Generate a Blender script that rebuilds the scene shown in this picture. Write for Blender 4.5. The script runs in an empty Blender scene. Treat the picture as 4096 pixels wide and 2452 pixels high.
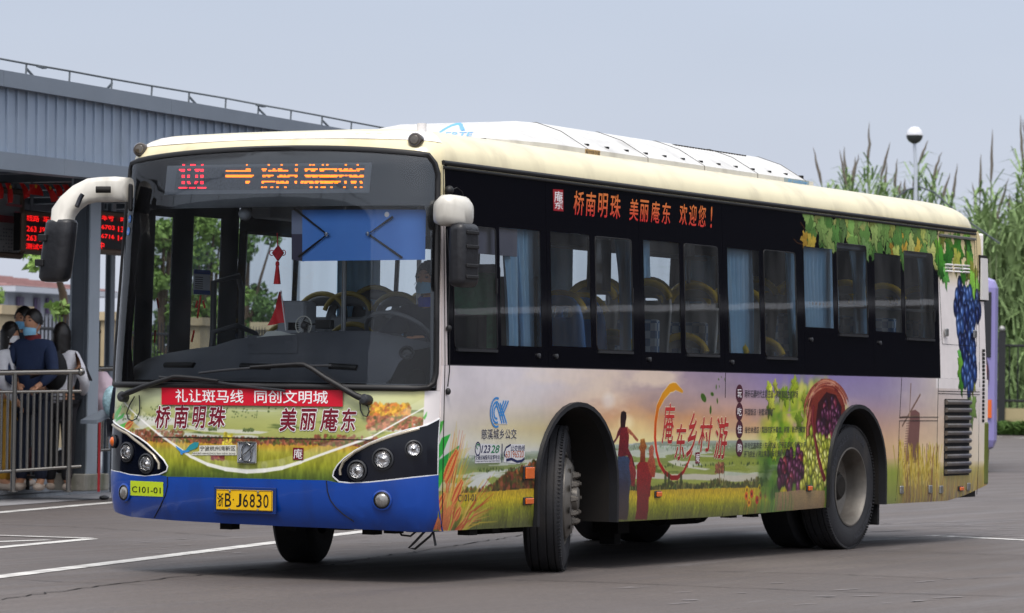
import bpy, bmesh, math, random
import numpy as np
from mathutils import Vector, Matrix
random.seed(7); RNG = np.random.default_rng(7)
scene = bpy.context.scene
col = scene.collection
R = math.radians
# ------------------------------------------------------------------ camera
CAM = np.array([-18.74288, -11.07717, 1.22283]); YAW = R(29.01472); PIT = R(1.40457); ROL = R(-0.78322)
FPX = 13919.9
_fw = np.array([math.cos(YAW)*math.cos(PIT), math.sin(YAW)*math.cos(PIT), math.sin(PIT)])
_rt = np.array([math.sin(YAW), -math.cos(YAW), 0.0]); _up = np.cross(_rt, _fw)
_r2 = _rt*math.cos(ROL) - _up*math.sin(ROL); _u2 = np.cross(_r2, _fw)
cd = bpy.data.cameras.new('camera'); cam = bpy.data.objects.new('camera', cd); col.objects.link(cam)
m3 = Matrix(((_r2[0], _u2[0], -_fw[0]), (_r2[1], _u2[1], -_fw[1]), (_r2[2], _u2[2], -_fw[2])))
cam.matrix_world = Matrix.Translation(Vector(CAM)) @ m3.to_4x4()
cd.sensor_width = 36; cd.lens = FPX/4096*36; cd.clip_start = 0.5; cd.clip_end = 3000
cd.dof.use_dof = True; cd.dof.focus_distance = 22.5; cd.dof.aperture_fstop = 7.1
scene.camera = cam
# ------------------------------------------------------------------ sky, sun, exposure
w = bpy.data.worlds.new('World'); scene.world = w; w.use_nodes = True
nt = w.node_tree; nt.nodes.clear()
SUN_EL, SUN_AZ = R(62), R(205)      # sun stands to the left and in front of the bus
def nd(t, k, **kw):
    n = t.nodes.new(k)
    for a, b in kw.items(): setattr(n, a, b)
    return n
sky = nd(nt, 'ShaderNodeTexSky'); sky.sky_type = 'NISHITA'; sky.sun_disc = False
sky.sun_elevation = SUN_EL; sky.sun_rotation = R(90) - SUN_AZ; sky.dust_density = 6; sky.air_density = .8
bg1 = nd(nt, 'ShaderNodeBackground'); bg1.inputs[1].default_value = 0.05
nt.links.new(sky.outputs[0], bg1.inputs[0])
tc = nd(nt, 'ShaderNodeTexCoord'); sp = nd(nt, 'ShaderNodeSeparateXYZ'); nt.links.new(tc.outputs['Generated'], sp.inputs[0])
rp = nd(nt, 'ShaderNodeValToRGB'); nt.links.new(sp.outputs[2], rp.inputs[0])
e = rp.color_ramp.elements
e[0].position = 0.0; e[0].color = (0.57, 0.60, 0.69, 1)
e[1].position = 0.13; e[1].color = (0.43, 0.475, 0.57, 1)
x = e.new(0.05); x.color = (0.52, 0.56, 0.66, 1)
x = e.new(0.35); x.color = (0.70, 0.74, 0.82, 1)
x = e.new(1.0); x.color = (1.2, 1.2, 1.22, 1)
mp = nd(nt, 'ShaderNodeMapping'); mp.inputs['Scale'].default_value = (1.5, 1.5, 6)
nz = nd(nt, 'ShaderNodeTexNoise'); nz.inputs['Scale'].default_value = 1.6; nz.inputs['Detail'].default_value = 3
nt.links.new(tc.outputs['Generated'], mp.inputs[0]); nt.links.new(mp.outputs[0], nz.inputs[0])
mr = nd(nt, 'ShaderNodeMapRange'); mr.inputs[1].default_value = .3; mr.inputs[2].default_value = .7; mr.inputs[3].default_value = 0.93; mr.inputs[4].default_value = 1.07
nt.links.new(nz.outputs[0], mr.inputs[0])
bg2 = nd(nt, 'ShaderNodeBackground'); bg2.inputs[1].default_value = 0.9
nt.links.new(rp.outputs[0], bg2.inputs[0])
ml = nd(nt, 'ShaderNodeMath', operation='MULTIPLY'); ml.inputs[1].default_value = 0.80
nt.links.new(mr.outputs[0], ml.inputs[0]); nt.links.new(ml.outputs[0], bg2.inputs[1])
ad = nd(nt, 'ShaderNodeAddShader'); ow = nd(nt, 'ShaderNodeOutputWorld')
nt.links.new(bg1.outputs[0], ad.inputs[0]); nt.links.new(bg2.outputs[0], ad.inputs[1]); nt.links.new(ad.outputs[0], ow.inputs[0])
sl = bpy.data.lights.new('sun', 'SUN'); sl.energy = 1.5; sl.angle = R(22); sl.color = (1.0, 0.97, 0.93)
so = bpy.data.objects.new('sun', sl); col.objects.link(so)
sd = Vector((math.cos(SUN_EL)*math.cos(SUN_AZ), math.cos(SUN_EL)*math.sin(SUN_AZ), math.sin(SUN_EL)))
so.rotation_euler = sd.to_track_quat('Z', 'Y').to_euler()
vs = scene.view_settings; vs.view_transform = 'Standard'; vs.look = 'None'; vs.gamma = 1; vs.exposure = 0.38; vs.use_curve_mapping = False
scene.cycles.max_bounces = 8; scene.cycles.transparent_max_bounces = 16; scene.cycles.glossy_bounces = 3
scene.cycles.diffuse_bounces = 3; scene.cycles.transmission_bounces = 6; scene.cycles.caustics_reflective = False
scene.cycles.caustics_refractive = False; scene.cycles.use_denoising = True
# ------------------------------------------------------------------ survey helpers (D = a reading on the 2479 px wide print)
D = 4096/2479
def project(P):
    d = np.asarray(P, float) - CAM; z = d@_fw
    return np.array([(2048 + FPX*(d@_r2)/z)/D, (1226 - FPX*(d@_u2)/z)/D])
def ray(px, py): return _fw*FPX + _r2*(px*D-2048) - _u2*(py*D-1226)
def on_plane(px, py, ax, val):
    r = ray(px, py); return CAM + r*(val-CAM[ax])/r[ax]
def at_dist(px, py, dist):
    r = ray(px, py); return CAM + r*dist/math.hypot(r[0], r[1])
def ground(px, py, z=0.0): return on_plane(px, py, 2, z)
def on_vert(px, py, P0, ang):                     # a vertical plane through P0 running at angle ang
    n = np.array([-math.sin(ang), math.cos(ang), 0.0]); r = ray(px, py)
    return CAM + r*((np.asarray(P0)-CAM)@n)/(r@n)
# ------------------------------------------------------------------ materials
def srgb(c):
    if isinstance(c, str):
        c = c.lstrip('#'); c = tuple(int(c[i:i+2], 16)/255 for i in (0, 2, 4))
    return tuple(((v/12.92) if v <= 0.04045 else ((v+0.055)/1.055)**2.4) for v in c)
MATS = {}
def mat(name, c, rough=0.5, metal=0.0, var=0.0, vs_=6.0, bump=0.0, bs=40.0, spec=0.5, coat=0.0, emit=None, es=1.0, c2=None, stretch=(1, 1, 1), lin=False, dirt=None):
    if name in MATS: return MATS[name]
    m = bpy.data.materials.new(name); m.use_nodes = True; t = m.node_tree
    b = t.nodes['Principled BSDF']; b.inputs['Roughness'].default_value = rough; b.inputs['Metallic'].default_value = metal
    b.inputs['Specular IOR Level'].default_value = spec; b.inputs['Coat Weight'].default_value = coat
    if coat: b.inputs['Coat Roughness'].default_value = 0.06
    base = c if lin else srgb(c)
    b.inputs['Base Color'].default_value = (*base, 1)
    if emit is not None:
        b.inputs['Emission Color'].default_value = (*srgb(emit), 1); b.inputs['Emission Strength'].default_value = es
    if var or c2 is not None or bump or dirt:
        tcn = nd(t, 'ShaderNodeTexCoord'); mpn = nd(t, 'ShaderNodeMapping'); mpn.inputs['Scale'].default_value = stretch
        t.links.new(tcn.outputs['Object'], mpn.inputs[0])
    cur = None
    if var or c2 is not None:
        n = nd(t, 'ShaderNodeTexNoise'); n.inputs['Scale'].default_value = vs_; n.inputs['Detail'].default_value = 6; n.inputs['Roughness'].default_value = 0.65
        t.links.new(mpn.outputs[0], n.inputs[0])
        r = nd(t, 'ShaderNodeValToRGB'); r.color_ramp.elements[0].position = 0.3; r.color_ramp.elements[1].position = 0.72
        o = srgb(c2) if c2 is not None else tuple(min(1, v*(1+var)) for v in base)
        a = base if c2 is not None else tuple(v*(1-var) for v in base)
        r.color_ramp.elements[0].color = (*a, 1); r.color_ramp.elements[1].color = (*o, 1)
        t.links.new(n.outputs[0], r.inputs[0]); cur = r.outputs[0]
    if dirt:                                            # streaky grime: (colour, amount, scale)
        n2 = nd(t, 'ShaderNodeTexNoise'); n2.inputs['Scale'].default_value = dirt[2]; n2.inputs['Detail'].default_value = 8
        mp2 = nd(t, 'ShaderNodeMapping'); mp2.inputs['Scale'].default_value = (1, 1, .25)
        t.links.new(tcn.outputs['Object'], mp2.inputs[0]); t.links.new(mp2.outputs[0], n2.inputs[0])
        r2 = nd(t, 'ShaderNodeMapRange'); r2.inputs[1].default_value = 0.5; r2.inputs[2].default_value = 0.75; r2.inputs[4].default_value = dirt[1]
        t.links.new(n2.outputs[0], r2.inputs[0])
        mx = nd(t, 'ShaderNodeMix', data_type='RGBA'); t.links.new(r2.outputs[0], mx.inputs[0])
        if cur: t.links.new(cur, mx.inputs[6])
        else: mx.inputs[6].default_value = (*base, 1)
        mx.inputs[7].default_value = (*srgb(dirt[0]), 1); cur = mx.outputs[2]
    if cur: t.links.new(cur, b.inputs['Base Color'])
    if bump:
        n = nd(t, 'ShaderNodeTexNoise'); n.inputs['Scale'].default_value = bs; n.inputs['Detail'].default_value = 4
        t.links.new(mpn.outputs[0], n.inputs[0])
        bp = nd(t, 'ShaderNodeBump'); bp.inputs['Strength'].default_value = bump; bp.inputs['Distance'].default_value = 0.01
        t.links.new(n.outputs[0], bp.inputs['Height']); t.links.new(bp.outputs[0], b.inputs['Normal'])
    MATS[name] = m; return m
def glass(name, tint=(0.75, 0.8, 0.8), refl=1.0, rough=0.0, ior=1.5, dust=0.0, wavy=0.0):
    if name in MATS: return MATS[name]
    m = bpy.data.materials.new(name); m.use_nodes = True; t = m.node_tree; t.nodes.clear()
    o = nd(t, 'ShaderNodeOutputMaterial'); tr = nd(t, 'ShaderNodeBsdfTransparent'); tr.inputs[0].default_value = (*tint, 1)
    g = nd(t, 'ShaderNodeBsdfGlossy'); g.inputs['Roughness'].default_value = rough; g.inputs['Color'].default_value = (refl, refl, refl, 1)
    fr = nd(t, 'ShaderNodeFresnel'); fr.inputs[0].default_value = ior
    mx = nd(t, 'ShaderNodeMixShader'); t.links.new(fr.outputs[0], mx.inputs[0]); t.links.new(tr.outputs[0], mx.inputs[1]); t.links.new(g.outputs[0], mx.inputs[2])
    out = mx.outputs[0]
    tcn = nd(t, 'ShaderNodeTexCoord')
    if wavy:
        n = nd(t, 'ShaderNodeTexNoise'); n.inputs['Scale'].default_value = 1.3; n.inputs['Detail'].default_value = 1
        t.links.new(tcn.outputs['Object'], n.inputs[0])
        bp = nd(t, 'ShaderNodeBump'); bp.inputs['Strength'].default_value = wavy; bp.inputs['Distance'].default_value = 0.05
        t.links.new(n.outputs[0], bp.inputs['Height']); t.links.new(bp.outputs[0], g.inputs['Normal'])
    if dust:
        df = nd(t, 'ShaderNodeBsdfDiffuse'); df.inputs[0].default_value = (0.45, 0.46, 0.47, 1)
        n = nd(t, 'ShaderNodeTexNoise'); n.inputs['Scale'].default_value = 5; n.inputs['Detail'].default_value = 8
        mpn = nd(t, 'ShaderNodeMapping'); mpn.inputs['Scale'].default_value = (1, 1, .3)
        t.links.new(tcn.outputs['Object'], mpn.inputs[0]); t.links.new(mpn.outputs[0], n.inputs[0])
        mr_ = nd(t, 'ShaderNodeMapRange'); mr_.inputs[1].default_value = 0.35; mr_.inputs[2].default_value = 0.75; mr_.inputs[3].default_value = dust*.35; mr_.inputs[4].default_value = dust*1.5
        t.links.new(n.outputs[0], mr_.inputs[0])
        m2 = nd(t, 'ShaderNodeMixShader'); t.links.new(mr_.outputs[0], m2.inputs[0]); t.links.new(out, m2.inputs[1]); t.links.new(df.outputs[0], m2.inputs[2]); out = m2.outputs[0]
    t.links.new(out, o.inputs[0]); MATS[name] = m; return m
# ------------------------------------------------------------------ object helpers
def link(name, me, m=None, parent=None, smooth=False):
    o = bpy.data.objects.new(name, me); col.objects.link(o)
    if m is not None: me.materials.clear(); me.materials.append(m)
    if parent is not None: o.parent = parent
    if smooth: me.shade_smooth() if hasattr(me, 'shade_smooth') else None
    return o
def autosmooth(o, ang=35):
    me = o.data
    bm = bmesh.new(); bm.from_mesh(me)
    for f in bm.faces: f.smooth = True
    for e_ in bm.edges:
        if len(e_.link_faces) == 2 and e_.calc_face_angle(0) > R(ang): e_.smooth = False
        elif len(e_.link_faces) != 2: e_.smooth = False
    bm.to_mesh(me); bm.free(); return o
def thing(name, label, cat, loc=(0, 0, 0), group=None, rz=0.0):
    o = bpy.data.objects.new(name, None); col.objects.link(o); o.empty_display_size = .2
    o.location = loc; o.rotation_euler = (0, 0, rz); o['label'] = label; o['category'] = cat
    if group: o['group'] = group
    return o
def tag(o, label=None, cat=None, group=None, kind=None):
    if label: o['label'] = label
    if cat: o['category'] = cat
    if group: o['group'] = group
    if kind: o['kind'] = kind
    return o
class MB:
    """collects geometry in world (or local) coordinates"""
    def __init__(s): s.v = []; s.f = []
    def add(s, vs, fs):
        b = len(s.v); s.v += [tuple(map(float, q)) for q in vs]; s.f += [tuple(b+i for i in q) for q in fs]; return s
    def box(s, lo, hi):
        x0, y0, z0 = lo; x1, y1, z1 = hi
        return s.add([(x0, y0, z0), (x1, y0, z0), (x1, y1, z0), (x0, y1, z0), (x0, y0, z1), (x1, y0, z1), (x1, y1, z1), (x0, y1, z1)],
                     [(0, 3, 2, 1), (4, 5, 6, 7), (0, 1, 5, 4), (1, 2, 6, 5), (2, 3, 7, 6), (3, 0, 4, 7)])
    def obox(s, c, ax, ay, az):                      # centre and three half-vectors
        c, ax, ay, az = (np.asarray(q, float) for q in (c, ax, ay, az))
        v = [c+i*ax+j*ay+k*az for k in (-1, 1) for i, j in ((-1, -1), (1, -1), (1, 1), (-1, 1))]
        return s.add(v, [(0, 3, 2, 1), (4, 5, 6, 7), (0, 1, 5, 4), (1, 2, 6, 5), (2, 3, 7, 6), (3, 0, 4, 7)])
    def tube(s, pts, r, n=10, caps=True, sx=1.0):
        pts = [np.asarray(q, float) for q in pts]; rs = r if hasattr(r, '__len__') else [r]*len(pts)
        rings = []; pu = None
        for i, p in enumerate(pts):
            t = pts[min(i+1, len(pts)-1)] - pts[max(i-1, 0)]; t = t/(np.linalg.norm(t)+1e-9)
            if pu is None:
                a = np.array([0, 0, 1.]) if abs(t[2]) < .9 else np.array([1., 0, 0])
            else: a = pu
            b = np.cross(t, a); b /= np.linalg.norm(b)+1e-9; a = np.cross(b, t); pu = a
            rings.append([p + rs[i]*(math.cos(2*math.pi*k/n)*a*sx + math.sin(2*math.pi*k/n)*b) for k in range(n)])
        vs = [q for rg in rings for q in rg]; fs = []
        for i in range(len(pts)-1):
            for k in range(n): fs.append((i*n+k, i*n+(k+1) % n, (i+1)*n+(k+1) % n, (i+1)*n+k))
        if caps: fs.append(tuple(range(n-1, -1, -1))); fs.append(tuple((len(pts)-1)*n+k for k in range(n)))
        return s.add(vs, fs)
    def lathe(s, prof, c=(0, 0, 0), axis=(0, 0, 1), n=32, caps=False, closed=False):   # prof: (radius, height)
        c = np.asarray(c, float); ax = np.asarray(axis, float); ax /= np.linalg.norm(ax)
        a = np.array([0, 0, 1.]) if abs(ax[2]) < .9 else np.array([1., 0, 0]); b = np.cross(ax, a); b /= np.linalg.norm(b); a = np.cross(b, ax)
        vs = []; fs = []; m_ = len(prof)
        for rr, h in prof:
            for k in range(n): vs.append(c + ax*h + rr*(math.cos(2*math.pi*k/n)*a + math.sin(2*math.pi*k/n)*b))
        for i in range(m_-1 + (1 if closed else 0)):
            j = (i+1) % m_
            for k in range(n): fs.append((i*n+k, i*n+(k+1) % n, j*n+(k+1) % n, j*n+k))
        if caps: fs.append(tuple(range(n-1, -1, -1))); fs.append(tuple((m_-1)*n+k for k in range(n)))
        return s.add(vs, fs)
    def prism(s, pts, d):                             # planar polygon (3D) extruded by the vector d
        n = len(pts); d = np.asarray(d, float); vs = [np.asarray(q, float) for q in pts] + [np.asarray(q, float)+d for q in pts]
        return s.add(vs, [tuple(range(n-1, -1, -1)), tuple(range(n, 2*n))] + [(i, (i+1) % n, n+(i+1) % n, n+i) for i in range(n)])
    def grid(s, P, closed_u=False):                  # P[i][j] points
        P = np.asarray(P, float); a, b = P.shape[:2]
        fs = [(i*b+j, i*b+j+1, ((i+1) % a)*b+j+1, ((i+1) % a)*b+j) for i in range(a if closed_u else a-1) for j in range(b-1)]
        return s.add(P.reshape(-1, 3), fs)
    def ell(s, c, r, n=14, m=9, rot=None):
        vs = []; fs = []; c = np.asarray(c, float)
        for i in range(m+1):
            th = math.pi*i/m
            for k in range(n):
                ph = 2*math.pi*k/n; q = np.array([r[0]*math.sin(th)*math.cos(ph), r[1]*math.sin(th)*math.sin(ph), r[2]*math.cos(th)])
                if rot is not None: q = np.asarray(rot)@q
                vs.append(c+q)
        for i in range(m):
            for k in range(n): fs.append((i*n+k, (i+1)*n+k, (i+1)*n+(k+1) % n, i*n+(k+1) % n))
        return s.add(vs, fs)
    def mesh(s, name='m'):
        me = bpy.data.meshes.new(name); me.from_pydata(s.v, [], s.f); me.update(); return me
    def build(s, name, m, parent=None, smooth=None, bevel=0, fix=True, weld=False):
        me = s.mesh(name)
        if fix or weld:
            bm = bmesh.new(); bm.from_mesh(me)
            if weld: bmesh.ops.remove_doubles(bm, verts=bm.verts, dist=1e-5)
            bmesh.ops.recalc_face_normals(bm, faces=bm.faces)
            bm.to_mesh(me); bm.free()
        o = link(name, me, m, parent)
        if bevel:
            md = o.modifiers.new('b', 'BEVEL'); md.width = bevel; md.segments = 2; md.limit_method = 'ANGLE'; md.angle_limit = R(40)
        if smooth: autosmooth(o, smooth)
        return o
def sm(o, lv=1):
    md = o.modifiers.new('s', 'SUBSURF'); md.levels = lv; md.render_levels = lv
    for p in o.data.polygons: p.use_smooth = True
    return o
def copy_tree(o, parent=None):
    c = o.copy(); col.objects.link(c)
    if parent is not None: c.parent = parent
    for ch in list(o.children): copy_tree(ch, c)
    return c
# ------------------------------------------------------------------ bus body surfaces
ZX = [.25, .30, .36, .45, .60, .90, 1.0, 1.22, 1.8, 2.4, 2.70, 2.78, 2.83, 2.87, 2.90, 2.925, 2.94]
XX = [.20, .13, .065, .018, -.002, .0, .01, .035, .085, .145, .185, .215, .25, .305, .39, .60, .9]
ZT = [.25, .36, .40, 1.39, 2.67, 2.72, 2.77, 2.82, 2.86, 2.89, 2.91, 2.925, 2.94]
YT = [.03, .005, .0, .0, .047, .055, .075, .12, .18, .26, .36, .52, .8]
def rake(z): return float(np.interp(z, ZX, XX))
YTF = [.03, .005, .0, .0, .055, .058, .065, .085, .12, .17, .25, .42, .8]
def bz(z): return float(np.interp(z, [1.0, 2.75], [.40, .25]))
def tum(z): return float(np.interp(z, ZT, YT))
def tumf(z): return float(np.interp(z, ZT, YTF))
BB, PP = .40, 3.0
_th = np.linspace(-math.pi/2, math.pi/2, 721)
_u = np.sign(np.sin(_th))*np.abs(np.sin(_th))**(2/PP); _x = BB*(1-np.abs(np.cos(_th))**(2/PP))
_s = np.r_[0, np.cumsum(np.hypot(np.diff(_u*1.25), np.diff(_x)))]; _s -= _s[-1]/2; SL = _s[-1]; sE = float(np.interp(.3, _x[360:], _s[360:]))     # s>0: near side (Y -> 0)
def F(s, z, off=0.0):
    u = float(np.interp(s, _s, _u)); x_ = float(np.interp(s, _s, _x))
    P = np.array([x_/BB*bz(z) + rake(z), 1.25 - u*(1.25-(tum(z) if u > 0 else tumf(z))), z])
    if off:
        h = .01; a = F(min(s+h, SL), z) - F(max(s-h, -SL), z); b = F(s, z+h) - F(s, z-h); n = np.cross(b, a); n /= np.linalg.norm(n)
        if n @ (P-np.array([2.0, 1.25, z])) < 0: n = -n
        P = P + n*off
    return P
def Sd(x_, z, off=0.0):                             # near side
    return np.array([x_, tum(z) - off, z])
def Sf(x_, z, off=0.0):                             # far side
    return np.array([x_, 2.5 - tumf(z) + off, z])
def inv(fn, px, py, g):
    g = np.array(g, float); t = np.array([px, py])
    for _ in range(25):
        q = project(fn(*g)); d = t-q
        if np.abs(d).max() < .02: break
        J = np.array([(project(fn(g[0]+1e-3, g[1]))-q)/1e-3, (project(fn(g[0], g[1]+1e-3))-q)/1e-3]).T
        st = np.linalg.lstsq(J, d, rcond=None)[0]; g = g + np.clip(st, -.3, .3)
        if fn is F: g[0] = min(max(g[0], -SL+.001), SL-.001)
    return g
def fs(px, py):                                      # print reading -> (s, z) on the front
    x_ = (px-597)/325; return tuple(inv(F, px, py, (max(-1.35, min(1.35, x_)), max(.3, 1.22+(925-py)/370))))
def ss(px, py):                                      # print reading -> (x, z) on the near side
    p = on_plane(px, py, 1, 0.0); return tuple(inv(Sd, px, py, (p[0], p[2])))
def patch(name, pts, surf, off, m, parent, thick=0.0, step=.07, uv=None, smooth=True):
    """flat outline in surface coordinates -> a sheet that follows the body surface"""
    bm = bmesh.new(); vs = [bm.verts.new((p[0], p[1], 0)) for p in pts]
    f = bm.faces.new(vs); bm.normal_update(); bmesh.ops.triangulate(bm, faces=[f])
    a0 = min(p[0] for p in pts); a1 = max(p[0] for p in pts); b0 = min(p[1] for p in pts); b1 = max(p[1] for p in pts)
    for ax, lo, hi in ((0, a0, a1), (1, b0, b1)):
        if surf is Sd and ax == 0 : continue
        k = math.ceil(lo/step)
        while k*step < hi:
            co = [0, 0, 0]; co[ax] = k*step; no = [0, 0, 0]; no[ax] = 1
            bmesh.ops.bisect_plane(bm, geom=bm.verts[:]+bm.edges[:]+bm.faces[:], plane_co=co, plane_no=no, dist=1e-5); k += 1
    ul = bm.loops.layers.uv.new('UVMap')
    for f in bm.faces:
        for l in f.loops:
            p = l.vert.co; l[ul].uv = uv(p.x, p.y) if uv else (p.x, p.y)
    for v in bm.verts: v.co = surf(v.co.x, v.co.y, off)
    want = Vector((-1, -1, 0)) if surf is not Sf else Vector((0, 1, 0))
    fl = [f for f in bm.faces if f.calc_area() > 1e-9]
    if sum((f.normal.dot(want) if f.normal.length else 0)*f.calc_area() for f in (bm.normal_update() or fl)) < 0: bmesh.ops.reverse_faces(bm, faces=bm.faces)
    if thick:
        bm.normal_update()
        ret = bmesh.ops.extrude_face_region(bm, geom=bm.faces[:], use_keep_orig=True)
        nv = [g for g in ret['geom'] if isinstance(g, bmesh.types.BMVert)]
        for v in nv: v.co = v.co  # moved below
        # originals stay as the outer skin; the new copy goes inwards
        for v in nv:
            n = Vector((1, 0, 0)) if surf is F else (Vector((0, 1, 0)) if surf is Sd else Vector((0, -1, 0)))
            if surf is F and v.co.x > .2 + rake(v.co.z):
                n = Vector((.6, .8 if v.co.y < 1.25 else -.8, 0))
            v.co += n*thick
        bmesh.ops.recalc_face_normals(bm, faces=bm.faces)
    me = bpy.data.meshes.new(name); bm.to_mesh(me); bm.free()
    o = link(name, me, m, parent)
    if smooth: autosmooth(o, 40)
    return o
def strip(name, pts, surf, off, r, m, parent, n=6, closed=False):   # a bead laid along a surface path
    P = []
    for a, b in zip(pts[:-1], pts[1:]):
        k = max(1, int(math.hypot(b[0]-a[0], b[1]-a[1])/.06))
        for i in range(k): P.append(surf(a[0]+(b[0]-a[0])*i/k, a[1]+(b[1]-a[1])*i/k, off))
    P.append(surf(*pts[-1], off))
    o = MB().tube(P, r, n).build(name, m, parent); autosmooth(o, 60); return o
def rnd(pts, r=.05, k=5):                            # rounded polygon corners
    out = []; n = len(pts)
    for i in range(n):
        p = np.array(pts[i], float); a = np.array(pts[i-1], float)-p; b = np.array(pts[(i+1) % n], float)-p
        la, lb = np.linalg.norm(a), np.linalg.norm(b); rr = min(r, la*.45, lb*.45)
        A = p+a/la*rr; B = p+b/lb*rr
        for j in range(k+1):
            t = j/k; out.append(tuple((1-t)**2*A + 2*t*(1-t)*p + t*t*B))
    return out
# ------------------------------------------------------------------ lettering
TXT = {}
def text_mesh(body, weight=0.0, ext=0.0, shear=0.0):
    key = (body, weight, shear)
    if key in TXT: return TXT[key]
    c = bpy.data.curves.new('t', 'FONT'); c.body = body; c.offset = weight; c.shear = shear; c.resolution_u = 3; c.fill_mode = 'FRONT'
    o = bpy.data.objects.new('t', c); col.objects.link(o); bpy.context.view_layer.update()
    dg = bpy.context.evaluated_depsgraph_get(); me = bpy.data.meshes.new_from_object(o.evaluated_get(dg))
    v = np.array([q.co[:2] for q in me.vertices]); f = [tuple(p.vertices) for p in me.polygons]
    bpy.data.objects.remove(o); bpy.data.curves.remove(c); bpy.data.meshes.remove(me)
    TXT[key] = (v, f); return v, f
def text(name, body, fn, m, parent, weight=0.0, shear=0.0, box=None, pad=0.0):
    """fn maps (u, v) in 0..1 of the lettering's box to a 3D point"""
    v, f = text_mesh(body, 0.0, 0, shear)
    lo, hi = v.min(0), v.max(0); V = []; Fc = []; w_ = weight*.5
    sh = [(0, 0)]
    if weight > .045: sh += [(w_*math.cos(t), w_*math.sin(t)) for t in np.linspace(0, 2*math.pi, 11)[:-1]]
    elif weight > .008: sh += [(w_, 0), (-w_, 0), (0, w_), (0, -w_)]
    for k, (dx, dy) in enumerate(sh):
        q = (v+np.array([dx, dy])-lo)/(hi-lo); b0 = len(V); V += [tuple(np.asarray(fn(a, b))+np.array([1., 1., 0])*.00004*k) for a, b in q]; Fc += [tuple(b0+i for i in p) for p in f]
    me = bpy.data.meshes.new(name); me.from_pydata(V, [], Fc); me.update()
    return link(name, me, m, parent)
def quad_fn(surf, q, off):                           # bilinear in surface coordinates: tl, tr, bl, br
    q = [np.array(p, float) for p in q]
    def fn(u, v):
        t = q[0]*(1-u)+q[1]*u; b = q[2]*(1-u)+q[3]*u; p = b*(1-v)+t*v
        return surf(p[0], p[1], off)
    return fn
def ribbon(pts, w_, name, m, par):                   # flat printed stroke: 3D points on the near side
    P = [np.asarray(p, float) for p in pts]; mb = MB(); n = len(P); L = []
    for i in range(n):
        t = P[min(i+1, n-1)]-P[max(i-1, 0)]; t = t/(np.linalg.norm(t)+1e-9); s_ = np.array([-t[2], 0, t[0]])*w_/2; L.append((P[i]-s_, P[i]+s_))
    for i in range(n-1): mb.add([L[i][0], L[i+1][0], L[i+1][1], L[i][1]], [(0, 1, 2, 3)])
    return mb.build(name, m, par, fix=False)
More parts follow.
